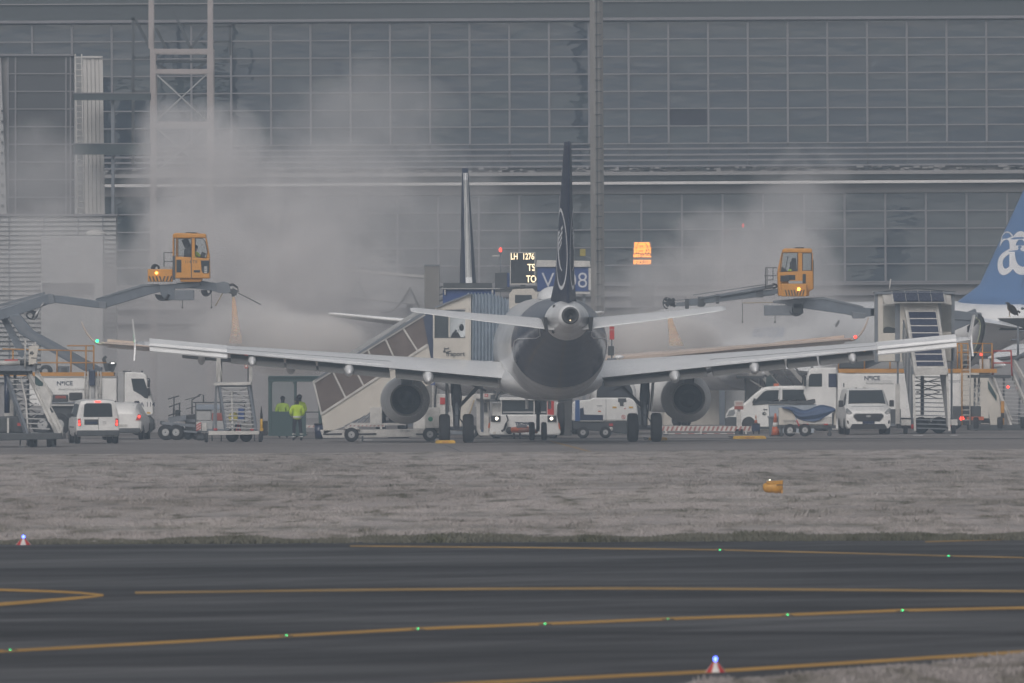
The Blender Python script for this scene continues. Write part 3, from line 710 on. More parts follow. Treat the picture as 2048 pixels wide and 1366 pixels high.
# ================================================================== AIRCRAFT
def S(s): return 17.7 - s            # station from the nose -> local y (nose forward = +y)
def half(t, tc): return 5 * tc * (0.2969 * math.sqrt(t) - 0.126 * t - 0.3516 * t * t + 0.2843 * t ** 3 - 0.1036 * t ** 4)
TT = [1.0, .93, .82, .68, .5, .34, .2, .1, .04, .01]
def section(x, le, te, zte, inc, tc):
    c = te - le; up = []; lo = []
    for t in TT:
        z = zte + (1 - t) * inc * c; h = half(t, tc) * c
        up.append((x, S(le + t * c), z + h + .004)); lo.append((x, S(le + t * c), z - h * 0.75 - .004))
    return up + lo[::-1]
FUS = [(0.02, 3.25, .06, .06), (.25, 3.27, .42, .42), (.7, 3.34, .76, .76), (1.4, 3.47, 1.14, 1.16), (2.4, 3.62, 1.50, 1.55), (3.6, 3.73, 1.78, 1.86), (5.2, 3.79, 1.93, 2.03), (7, 3.80, 1.975, 2.07),
       (12, 3.80, 1.975, 2.07), (18, 3.80, 1.975, 2.07), (23.5, 3.80, 1.975, 2.07), (25.5, 3.87, 1.96, 1.99), (27.2, 4.02, 1.90, 1.84), (29, 4.30, 1.73, 1.55), (31, 4.58, 1.42, 1.22), (33, 4.80, 1.10, .94),
       (34.2, 4.92, .90, .80), (35.4, 5.02, .66, .62), (36.5, 5.08, .47, .46), (37.3, 5.11, .34, .34)]
def hull(livery):
    m = MB(); n = 40
    m.loft([[(rx * math.sin(q), S(s), zc + rz * math.cos(q)) for q in [2 * math.pi * j / n for j in range(n)]] for s, zc, rx, rz in FUS])
    return m
def hull_at(s):
    for a, b in zip(FUS, FUS[1:]):
        if a[0] <= s <= b[0]:
            k = (s - a[0]) / (b[0] - a[0]); return [a[i] + (b[i] - a[i]) * k for i in (1, 2, 3)]
def hull_mat(name, col, line, solid=False):
    """white hull, blue aft body with a thin white edge line and a pale tail cone, by station along the hull"""
    m, n, b = nodes_of(name)
    tc = n.nodes.new('ShaderNodeTexCoord'); sp = n.nodes.new('ShaderNodeSeparateXYZ'); n.links.new(tc.outputs['Object'], sp.inputs[0])
    def math_(op, a, c):
        q = n.nodes.new('ShaderNodeMath'); q.operation = op
        for v, i in ((a, 0), (c, 1)):
            if isinstance(v, (int, float)): q.inputs[i].default_value = v
            else: n.links.new(v, q.inputs[i])
        return q.outputs[0]
    y = sp.outputs[1]; z = sp.outputs[2]
    # frontier leans: further aft low down
    fr = math_('SUBTRACT', y, math_('MULTIPLY', math_('SUBTRACT', z, 3.0), 0.42))
    front = math_('LESS_THAN', fr, S(26.9)); edge = math_('LESS_THAN', math_('ABSOLUTE', math_('SUBTRACT', fr, S(26.95)), 0), 0.11)
    tip = math_('GREATER_THAN', y, S(34.25)); blue = math_('MULTIPLY', front, tip)
    t = n.nodes.new('ShaderNodeTexNoise'); t.inputs['Scale'].default_value = 1.1; t.inputs['Detail'].default_value = 5
    mp = n.nodes.new('ShaderNodeMapping'); mp.inputs['Scale'].default_value = (1, .35, 1); n.links.new(tc.outputs['Object'], mp.inputs[0]); n.links.new(mp.outputs[0], t.inputs[0])
    wh = ramp(n, t.outputs['Fac'], [(.3, (.72, .72, .72)), (.6, (.85, .85, .85))])
    c = mixc(n, 0.0, wh, col)
    if not solid:
        c = mixc(n, blue, wh, col); c = mixc(n, math_('MULTIPLY', edge, tip), c, (.66, .66, .68))
    n.links.new(c, b.inputs['Base Color']); b.inputs['Roughness'].default_value = 0.27; b.inputs['Coat Weight'].default_value = 0.4; b.inputs['Coat Roughness'].default_value = 0.12
    # slight skin waviness between frames
    wv = n.nodes.new('ShaderNodeTexWave'); wv.bands_direction = 'Y'; wv.inputs['Scale'].default_value = 0.30; wv.inputs['Distortion'].default_value = 1.2
    n.links.new(tc.outputs['Object'], wv.inputs[0]); bu = n.nodes.new('ShaderNodeBump'); bu.inputs['Strength'].default_value = 0.12; bu.inputs['Distance'].default_value = 0.1
    n.links.new(wv.outputs['Fac'], bu.inputs['Height']); n.links.new(bu.outputs[0], b.inputs['Normal'])
    return m
# wing planform (x, le, te, z of trailing edge, incidence, thickness)
WSEC = [(.6, 11.4, 19.3, 2.52, .035, .13), (1.95, 12.0, 19.25, 2.62, .035, .13), (6.4, 14.45, 19.3, 3.05, .055, .12), (11.5, 17.1, 20.2, 3.55, .07, .11), (16.55, 19.75, 21.25, 4.03, .07, .10)]
def wsec(x):
    for a, b in zip(WSEC, WSEC[1:]):
        if a[0] <= x <= b[0]:
            k = (x - a[0]) / (b[0] - a[0]); return [a[i] + (b[i] - a[i]) * k for i in range(1, 6)]
def fin_le(z): return 29.9 + (z - 5.7) * .84 - max(0, 6.6 - z) * 1.5
def fin_te(z): return 36.0 + (z - 5.7) * .19
def fin_half(s, z):
    le, te = fin_le(z), fin_te(z); t = min(1, max(0.001, (s - le) / (te - le))); return half(t, .135) * (te - le)
def fin_print(pts_sz, faces, name, m, parent, side=-1, off=.014):
    me = bpy.data.meshes.new(name); me.from_pydata([(side * (fin_half(s, z) + off), S(s), z) for s, z in pts_sz], [], faces); me.materials.append(m)
    o = bpy.data.objects.new(name, me); COL.objects.link(o); o.parent = parent; return o
BARE = mat('bare_leading_edge', (0.50, 0.50, 0.49), 0.4, 0.0, noise=.15)
CONE = mat('tail_cone_grey_white', (0.66, 0.65, 0.64), 0.4, noise=.15, nscale=1.5, coat=.1)
NAC = mat('nacelle_white', (0.86, 0.85, 0.83), 0.7, noise=.14, nscale=1.2, ior=1.25)
EXH = mat('exhaust_dark', (0.022, 0.026, 0.034), 0.55, noise=.3)
RINGM = mat('exhaust_ring_grey', (.05, .05, .052), .6, noise=.2)
HOT = mat('hot_section_metal', (0.30, 0.29, 0.28), 0.5, 0.2, noise=.3)
LOGO = mat('logo_white', (0.80, 0.80, 0.82), 0.5)
STRUT = mat('gear_blue_grey', (0.13, 0.145, 0.17), 0.45, noise=.25, nscale=4)

def wing_part(root, sgn, tips, droop, wmat):
    secs = [[(sgn * p[0], p[1], p[2]) for p in section(x, le, te, zt, inc, tc)] for x, le, te, zt, inc, tc in WSEC]
    w_ = MB(); w_.loft(secs); wo = w_.build('wing', wmat, root)
    wo.modifiers.new('edge', 'EDGE_SPLIT').split_angle = R(40)
    # flap panels, each between fairings, hanging a little below the trailing edge
    for a, b in ((2.15, 4.85), (5.15, 6.3), (6.55, 8.05), (8.4, 9.45), (9.55, 10.75), (10.85, 12.0), (12.3, 13.0)):
        rings = []
        for x in (a, b):
            le, te, zt, inc, tc = wsec(x); s0 = te - 1.1; s1 = te + .28 * droop; z0 = zt - .06; z1 = zt - .40 * droop
            rings.append([(sgn * x, S(s0), z0 + .02), (sgn * x, S((s0 + s1) / 2), (z0 + z1) / 2 + .045), (sgn * x, S(s1), z1 + .02), (sgn * x, S(s1), z1 - .02), (sgn * x, S((s0 + s1) / 2 - .1), (z0 + z1) / 2 - .15), (sgn * x, S(s0 - .05), z0 - .16)])
        m = MB(); m.loft(rings, smooth=False); m.build('flap', FLAPG, wo)
    # hinge line of the spoilers, a dark gap along the upper skin
    rings = []
    for x in (6.5, 9.0, 11.5, 13.1):
        le, te, zt, inc, tc = wsec(x); c = te - le; z = zt + .31 * inc * c + half(.69, tc) * c + .008
        rings.append([(sgn * x, S(le + .685 * c), z + .006), (sgn * x, S(le + .695 * c), z + .002), (sgn * x, S(le + .695 * c), z - .02), (sgn * x, S(le + .685 * c), z - .02)])
    m = MB(); m.loft(rings, smooth=False); m.build('spoiler_hinge_line', DGREY, wo)
    # aileron, white and drooped
    rings = []
    for x in (13.15, 16.3):
        le, te, zt, inc, tc = wsec(x); c = te - le
        rings.append([(sgn * x, S(te - .42 * c), zt + .30), (sgn * x, S(te - .1 * c), zt + .12), (sgn * x, S(te + .02), zt - .20 * droop), (sgn * x, S(te - .02), zt - .25 * droop), (sgn * x, S(te - .4 * c), zt - .02)])
    m = MB(); m.loft(rings, smooth=False); m.build('aileron', wmat, wo)
    # spoiler joints: thin raised panels on the upper surface
    for a, b in ((6.7, 8.3), (8.4, 10.0), (10.1, 11.6)):
        rings = []
        for x in (a, b):
            le, te, zt, inc, tc = wsec(x); c = te - le
            q = []
            for t in (.70, .9):
                z = zt + (1 - t) * inc * c + half(t, tc) * c; q += [(t, z)]
            rings.append([(sgn * x, S(le + q[0][0] * c), q[0][1] + .006), (sgn * x, S(le + q[1][0] * c), q[1][1] + .022), (sgn * x, S(le + q[1][0] * c), q[1][1] - .02), (sgn * x, S(le + q[0][0] * c), q[0][1] - .02)])
        m = MB(); m.loft(rings, smooth=False); m.build('spoiler', wmat, wo)
    # flap track fairings
    for x, L, r in ((5.0, 3.6, .30), (8.22, 3.0, .27), (12.15, 2.5, .22)):
        le, te, zt, inc, tc = wsec(x)
        prof = [(0, .02), (.12, .55), (.35, 1), (.65, .95), (.88, .5), (1, .05)]
        m = MB(); m.loft([[(sgn * (x + r * .80 * k * math.sin(q)), S(te - L * .72 + L * t), zt - .06 - .30 * t + r * 1.05 * k * math.cos(q)) for q in [2 * math.pi * j / 14 for j in range(14)]] for t, k in prof])
        m.build('flap_track_fairing', NAC if tips == 'sharklet' else wmat, wo)
    le, te, zt, inc, tc = wsec(9.5)
    x, le, te, zt = 16.55, 19.75, 21.25, 4.03
    if tips == 'fence':
        m = MB(); rings = []
        for z, a, b in ((zt - .62, te - .55, te + .35), (zt - .1, le + .1, te + .15), (zt + .25, le + .1, te + .15), (zt + 1.05, te - .15, te + .55)):
            ox = .34 + (.10 if z > zt + .5 else .04 if z < zt - .3 else 0)
            rings.append([(sgn * (x + ox - .03), S(a), z), (sgn * (x + ox - .03), S(b), z), (sgn * (x + ox + .03), S(b), z), (sgn * (x + ox + .03), S(a), z)])
        m.loft(rings, smooth=False)
        m.build('wing_tip_fence', wmat, wo)
        m = MB(); m.loft([[(sgn * p[0], p[1], p[2]) for p in section(16.5, le, te, zt, .07, .10)], [(sgn * p[0], p[1], p[2]) for p in section(16.92, le + .35, te, zt + .06, .05, .06)]]); m.build('tip_cap', wmat, wo)
    else:
        rings = []
        for k in range(9):
            a = k / 8.0; ang = a * R(76); xx = x + .88 * math.sin(ang) / math.sin(R(76)) * (0.75 + .25 * a) ; zz = zt + .05 + 1.0 * (1 - math.cos(ang)) / (1 - math.cos(R(76)))
            c = 1.5 - .9 * a; s0 = le + .2 + 1.35 * a; nx, nz = -math.sin(ang), math.cos(ang)
            up = []; lo = []
            for t in TT:
                h = half(t, .10) * c; up.append((sgn * (xx + nx * h), S(s0 + t * c), zz + nz * h)); lo.append((sgn * (xx - nx * h), S(s0 + t * c), zz - nz * h))
            rings.append(up + lo[::-1])
        m = MB(); m.loft(rings); m.build('sharklet', wmat, wo)
    return wo

def engine(root, sgn, rear_cover):
    x, zc = sgn * 5.75, 1.74
    prof = [(11.0, .80), (11.12, .90), (11.5, .97), (12.6, 1.0), (13.9, .99), (14.5, .90), (15.2, .68)]
    A = [2 * math.pi * j / 32 for j in range(32)]
    ring = lambda s, r: [(x + r * math.cos(q), S(s), zc + r * math.sin(q)) for q in A]
    m = MB(); m.loft([ring(s, r) for s, r in prof], caps=False)
    e = m.build('engine', NAC, root)
    m = MB(); m.loft([ring(15.2, .68), ring(15.21, .645), ring(14.75, .64), ring(14.74, .59), ring(14.6, .588)], caps=False); m.build('exhaust_nozzle', HOT, e)
    m = MB(); m.loft([ring(14.62, .60), ring(14.62, .40), ring(14.55, .38), ring(14.5, .05)], caps=True); m.build('exhaust_core', EXH, e)
    m = MB(); m.loft([ring(14.61, .36), ring(15.0, .22), ring(15.3, .04)], caps=True); m.build('exhaust_cone', EXH, e)
    m = MB(); m.loft([ring(11.0, .80), ring(11.25, .76), ring(12.2, .82), ring(12.21, .05)], caps=True); m.build('fan_intake', EXH, e)
    m = MB(); rings = []
    for s, z0, z1, wd in ((12.0, zc + .8, 3.0, .12), (13.5, zc + .75, 3.35, .2), (15.2, zc + .62, 3.15, .22), (16.6, zc + .95, 3.05, .18), (17.6, 2.75, 3.05, .06)):
        rings.append([(x - wd, S(s), z0), (x + wd, S(s), z0), (x + wd, S(s), z1), (x - wd, S(s), z1)])
    m.loft(rings, smooth=False); m.build('pylon', GREY, e)
    return e

def main_gear(root, sgn):
    x = sgn * 3.82
    m = MB(); m.cyl((x, 0, .58), (x, 0, 1.55), .13, 12); m.cyl((x, 0, 1.5), (x + sgn * .05, .1, 2.75), .19, 12); g = m.build('main_landing_gear', STRUT, root)
    m = MB(); m.cyl((x - .55, 0, .58), (x + .55, 0, .58), .09, 10); m.build('axle', STRUT, g)
    for d in (-.48, .48):
        m = MB(); m.wheel((x + d, 0, .585), .585, .43, 'x', 26, 0, 1); m.build('wheel', [RUBBER, DGREY], g, bev=0)
    m = MB(); m.beam((x - sgn * .1, .1, 1.45), (sgn * 2.45, .25, 2.75), .13); m.beam((x - sgn * .1, .1, 2.6), (sgn * 2.6, .2, 2.1), .08); m.beam((x, .3, 1.2), (x, .45, 1.9), .09); m.build('side_brace', DGREY, g)
    m = MB(); m.beam((x, -.28, .7), (x, -.42, 1.1), .10); m.beam((x, -.42, 1.1), (x, -.18, 1.6), .10); m.build('torque_link', STRUT, g)
    m = MB(); m.tube([(x + .12, -.2, 2.6), (x + .2, -.3, 1.9), (x + .12, -.25, 1.0), (x + .3, -.2, .75)], .028, 6); m.tube([(x - .1, -.22, 2.6), (x - .19, -.28, 1.8), (x - .1, -.25, .9)], .022, 6); m.build('brake_hose', BLACK, g)
    m = MB(); m.prism([(x + sgn * .24, 1.25), (x + sgn * .30, 1.25), (x + sgn * .42, 2.75), (x + sgn * .36, 2.75)], -.55, .65); m.build('gear_door', LGREY, g)

def aircraft(name, label, group, px, d, rz, tips='fence', fin_m=FINB, livery=True, droop=1.0, nav=None, logo='crane', tail_light=True, radome=True):
    X, _ = xz(px, 885, d)
    root = thing(name, label, 'aircraft', (X, d, 0), rz, group)
    hm = hull_mat(name + '_hull_paint_' + str(len(MATS)), (0.020, 0.029, 0.070), True, solid=not livery)
    MATS[hm.name] = hm
    fo = hull(livery).build('fuselage', hm, root)
    # wing root fairing under the belly
    m = MB(); m.loft([[(rx * math.sin(q), S(s), zc + rz_ * math.cos(q)) for q in [2 * math.pi * j / 28 for j in range(28)]] for s, zc, rx, rz_ in
                      ((10.2, 2.5, .9, .55), (11.2, 2.5, 1.9, .72), (13, 2.5, 2.1, .80), (17, 2.5, 2.12, .82), (19.8, 2.5, 2.05, .78), (21.2, 2.5, 1.7, .68), (22.8, 2.45, .8, .5))])
    m.build('belly_fairing', AIRW, root)
    # tail cone end
    A = [2 * math.pi * j / 24 for j in range(24)]
    ring = lambda s, r, z=5.11: [(r * math.cos(q), S(s), z + r * math.sin(q)) for q in A]
    m = MB(); m.loft([ring(37.28, .345), ring(37.4, .34), ring(37.62, .31), ring(37.63, .25), ring(37.36, .22), ring(37.34, .01)]); m.build('exhaust_ring', RINGM, fo)
    m = MB(); m.loft([ring(37.37, .13), ring(37.5, .13), ring(37.5, .11), ring(37.38, .10), ring(37.38, .01)]); m.build('exhaust_pipe', BLACK, fo)
    if tail_light:
        m = MB(); m.ball((-.02, S(37.78), 4.92), .028); m.build('tail_light', emi('tail_light_warm', (1, .75, .45), 3.5), fo)
    # thin white livery line from the blue edge in towards the tailplane root
    if livery:
        for sgn in (-1, 1):
            q = []
            for s, z in ((27.2, 3.3), (27.5, 3.85), (28.0, 4.12), (29, 4.2), (30.5, 4.22), (32.0, 4.22), (32.8, 4.32), (33.2, 4.6)):
                zc, rx, rz_ = hull_at(s); q.append((sgn * (rx * math.sqrt(max(0, 1 - ((z - zc) / rz_) ** 2)) + .004), S(s), z))
            m = MB(); m.tube(q, .022, 5); m.build('livery_line', LOGO, fo)
    # panel marks on the cone
    for q, s in ((2.35, 34.9), (3.9, 34.8)):
        zc, rx, rz_ = hull_at(s); c = (rx * math.cos(q) * 1.004, S(s), zc + rz_ * math.sin(q) * 1.004)
        m = MB(); m.ball(c, .06, .12, .08); m.build('drain_port', DGREY, fo)
    # fin
    zs = [5.55, 6.1, 6.6, 7.6, 9, 10.5, 11.7, 11.95]
    rings = []
    for z in zs:
        le, te = fin_le(z), fin_te(z)
        if z > 11.8: le += .5; te -= .1
        up = [(fin_half(le + t * (te - le), min(z, 11.7)) + .004, S(le + t * (te - le)), z) for t in TT]; lo = [(-p[0], p[1], z) for p in up[::-1]]
        rings.append(up + lo)
    m = MB(); m.loft(rings); f = m.build('tail_fin', fin_m, root)
    # bare metal leading edge strip and rudder hinge line
    m = MB(); rg = []
    for z in (7.0, 8.5, 10, 11.4):
        le = fin_le(z); rg.append([(fin_half(le + .09, z) + .012, S(le + .09), z), (.0, S(le - .03), z), (-fin_half(le + .09, z) - .012, S(le + .09), z)])
    m.loft(rg, closed=False, caps=False, smooth=False); m.build('bare_leading_edge', BARE, f)
    if tips == 'sharklet':
        for za, zb in ((5.75, 7.0), (11.4, 11.72)):
            m = MB(); rg = []
            for z in (za, zb):
                le = fin_le(z); rg.append([(fin_half(le + .09, z) + .012, S(le + .09), z), (.0, S(le - .03), z), (-fin_half(le + .09, z) - .012, S(le + .09), z)])
            m.loft(rg, closed=False, caps=False, smooth=False); m.build('white_edge_cap', AIRW, f)
    for side in (-1, 1):
        pts = []; fs = []
        for i, z in enumerate((6.4, 8, 10, 11.4)):
            s = fin_le(z) + (fin_te(z) - fin_le(z)) * .70; pts += [(s, z), (s + .03, z)]
            if i: fs.append((2 * i - 2, 2 * i - 1, 2 * i + 1, 2 * i))
        fin_print(pts, fs, 'rudder_hinge_line', DGREY, f, side)
        if logo == 'crane':
            cs, cz, r0, wd = 34.55, 7.75, 1.62, .15; pts = []; fs = []
            k = 56
            for j in range(k):
                q = 2 * math.pi * j / k; pts += [(cs + (r0 - wd) * math.cos(q), cz + (r0 - wd) * math.sin(q)), (cs + r0 * math.cos(q), cz + r0 * math.sin(q))]
                b = 2 * j; e = 2 * ((j + 1) % k); fs.append((b, b + 1, e + 1, e))
            fin_print(pts, fs, 'tail_emblem_ring', LOGO, f, side)
            # stylised bird: three wing feathers, a neck line curling down
            pts = []; fs = []
            for i in range(4):
                a = len(pts); s0, z0 = 33.75 + .12 * i, 8.40 - .20 * i
                pts += [(s0, z0), (s0 + 1.5 - .25 * i, z0 + .28), (s0 + 1.5 - .25 * i, z0 + .16), (s0, z0 - .12)]; fs.append((a, a + 1, a + 2, a + 3))
            nk = [(33.72, 8.45, .14), (33.65, 8.1, .20), (33.75, 7.7, .20), (34.0, 7.3, .16), (34.35, 7.0, .12), (34.8, 6.85, .06)]
            for i, (s, z, w_) in enumerate(nk):
                pts += [(s - w_, z), (s + w_, z + .05)]
                if i: a = len(pts) - 4; fs.append((a, a + 1, a + 3, a + 2))
            fin_print(pts, fs, 'tail_emblem_bird', LOGO, f, side)
    # tailplane
    for sgn in (-1, 1):
        rings = []
        for x, le, te, z, inc, tc in ((.55, 31.9, 35.5, 4.55, .085, .12), (1.0, 32.1, 35.5, 4.60, .085, .12), (3.6, 33.25, 35.75, 4.93, .085, .11), (6.0, 34.3, 35.95, 5.26, .085, .10), (6.22, 34.6, 35.95, 5.31, .08, .06)):
            rings.append([(sgn * p[0], p[1], p[2]) for p in section(x, le, te, z, inc, tc)])
        m = MB(); m.loft(rings); tp = m.build('tailplane', AIRW, root)
        m = MB(); m.prism([(sgn * .80, 4.50), (sgn * .93, 4.50), (sgn * .99, 5.05), (sgn * .84, 5.05)], S(35.6), S(32.2)); m.build('root_gap', BLACK, tp)
        wing_part(root, sgn, tips, droop, AIRW if tips == 'fence' else WETW)
        engine(root, sgn, False)
        main_gear(root, sgn)
    # nose gear
    m = MB(); m.cyl((0, 12.64, .38), (0, 12.5, 1.2), .075, 10); m.cyl((0, 12.5, 1.15), (0, 12.2, 2.1), .12, 10); m.beam((0, 12.5, 1.3), (0, 13.4, 2.0), .1); m.beam((0, 12.75, .5), (0, 12.85, 1.0), .12, .1)
    ng = m.build('nose_landing_gear', STRUT, root)
    for d in (-.25, .25):
        m = MB(); m.wheel((d, 12.64, .38), .38, .22, 'x', 22, 0, 1); m.build('wheel', [RUBBER, DGREY], ng)
    m = MB(); m.box(-.5, -.45, 11.4, 13.3, 1.3, 2.0); m.box(.45, .5, 11.4, 13.3, 1.3, 2.0); m.build('nose_gear_door', AIRW, ng)
    # cockpit glass
    m = MB()
    for sgn in (-1, 1):
        for a, b in ((0.06, .95), (1.02, 1.55)):
            ptsq = []
            for s, k in ((1.75, .55), (2.75, .38)):
                zc, rx, rz_ = hull_at(s)
                for q in (a, b): ptsq.append((sgn * rx * 1.012 * math.sin(q), S(s), zc + rz_ * 1.012 * math.cos(q)))
            m.add(ptsq, [(0, 1, 3, 2)])
    m.build('cockpit_window', VGLASS, fo)
    # roof radome and antennas
    m = MB(); m.loft([[(rx * math.sin(q), S(s), 5.80 + h * math.cos(q)) for q in [math.pi * (j / 12.0 - .5) for j in range(13)]] for s, rx, h in ((19.6, .05, .05), (20.2, .52, .34), (21.2, .66, .52), (22.4, .66, .52), (23.4, .45, .32), (24.0, .05, .05))], caps=False, closed=False)
    if radome: m.build('satellite_radome', AIRW, root)
    m = MB(); m.prism([(-.02, 5.8), (.02, 5.8), (.015, 6.2), (-.015, 6.2)], 7.5, 7.9); m.build('blade_antenna', AIRW, root)
    if nav:
        for sgn, em in ((1, E_GRN), (-1, E_RED)):
            m = MB(); m.ball((sgn * 16.75, S(19.72), 4.22), .075); m.build('navigation_light', em, root)
    return root, fo, f

A1, A1f, A1fin = aircraft('passenger_jet', 'white passenger jet seen from behind with dark blue tail fin and aft body', 'parked passenger jets', 1101, 621.0, R(2.2), tips='fence', droop=1.0)
A2, A2f, A2fin = aircraft('passenger_jet', 'white passenger jet facing the camera with curved wing tips, being sprayed', 'parked passenger jets', 957, 673.7, R(181.85), tips='sharklet', droop=0.35, nav=True, tail_light=False)
AEB = mat('bright_blue_fin_paint', (0.12, 0.225, 0.44), 0.4, noise=.1, nscale=.6, coat=.2)
ang = R(32)   # nose turned to the left and away
A3, A3f, A3fin = aircraft('passenger_jet', 'white passenger jet with bright blue tail fin cut by the right picture edge', 'parked passenger jets', 1655, 715.5, ang, radome=False, tips='fence', fin_m=AEB, livery=False, droop=.2, logo='ae', tail_light=False)
# large rounded letters on the blue fin, printed on its skin
t = text('fin_letters', '\u00e6', 4.2, LOGO, A3fin, (0, 0, 0), ext=0.0, align='LEFT', bold=.02)
for v in t.data.vertices:
    s, z = 32.45 + v.co.x, 8.35 + v.co.y * 1.0
    v.co = (-(fin_half(s, z) + .02), S(s), z)
t.rotation_euler = (0, 0, 0); t.scale = (1, 1, 1)
FAINT = mat('faint_title_print', (0.38, 0.45, 0.58), .5)
t = text('title_lettering', 'europa', .95, FAINT, A3f, (0, 0, 0), ext=0.0, align='LEFT')
for v in t.data.vertices:
    s, z = 14.2 + v.co.x, 4.55 + v.co.y
    q = max(-1, min(1, (z - 3.8) / 2.07)); v.co = (-(1.975 * math.sqrt(1 - q * q) + .012), S(s), z)
t.rotation_euler = (0, 0, 0)
m = MB(); m.ball((0, 0, 0), .02, .14, .19, 10); wm = m.mesh('cabin_window', VGLASS)
for s in (21.2, 25.9, 26.45):
    z = 4.85; q = (z - 3.8) / 2.07
    o = bpy.data.objects.new('cabin_window', wm); COL.objects.link(o); o.parent = A3f; o.location = (-(1.975 * math.sqrt(1 - q * q)), S(s), z); o.rotation_euler = (0, R(28), 0)

# ================================================================== HELPERS FOR VEHICLES AND STAIRS
def px_tube(m, fr, pts, r, n=6, y=0.0, mi=0):
    return m.tube([fr.p(p[0], p[1], (p[2] if len(p) > 2 else y)) for p in pts], r, n, mi)
def px_beam(m, fr, a, b, wd, ht=None, mi=0):
    return m.beam(fr.p(*a), fr.p(*b), wd, ht, mi)
def wheel_part(parent, fr, px, py, r, wd, y=0.0, axis='y', name='wheel', hub=None):
    p = fr.p(px, py, y); m = MB(); m.wheel((0, 0, 0), r, wd, axis, 22, 0, 1)
    return m.build(name, [RUBBER, hub or LGREY], parent, loc=(p[0], y, r))
def part(name, fr, pp, y0, y1, m, parent, bev=0.0):
    q = MB(); q.ext(fr, pp, y0, y1); return q.build(name, m, parent, bev=bev)
def rect(a, b, c, d): return [(a, b), (c, b), (c, d), (a, d)]
def hoop(cx, cy, rx, ry, a0=200, a1=-20, k=9):
    return [(cx + rx * math.cos(R(a0 + (a1 - a0) * i / k)), cy - ry * math.sin(R(a0 + (a1 - a0) * i / k))) for i in range(k + 1)]

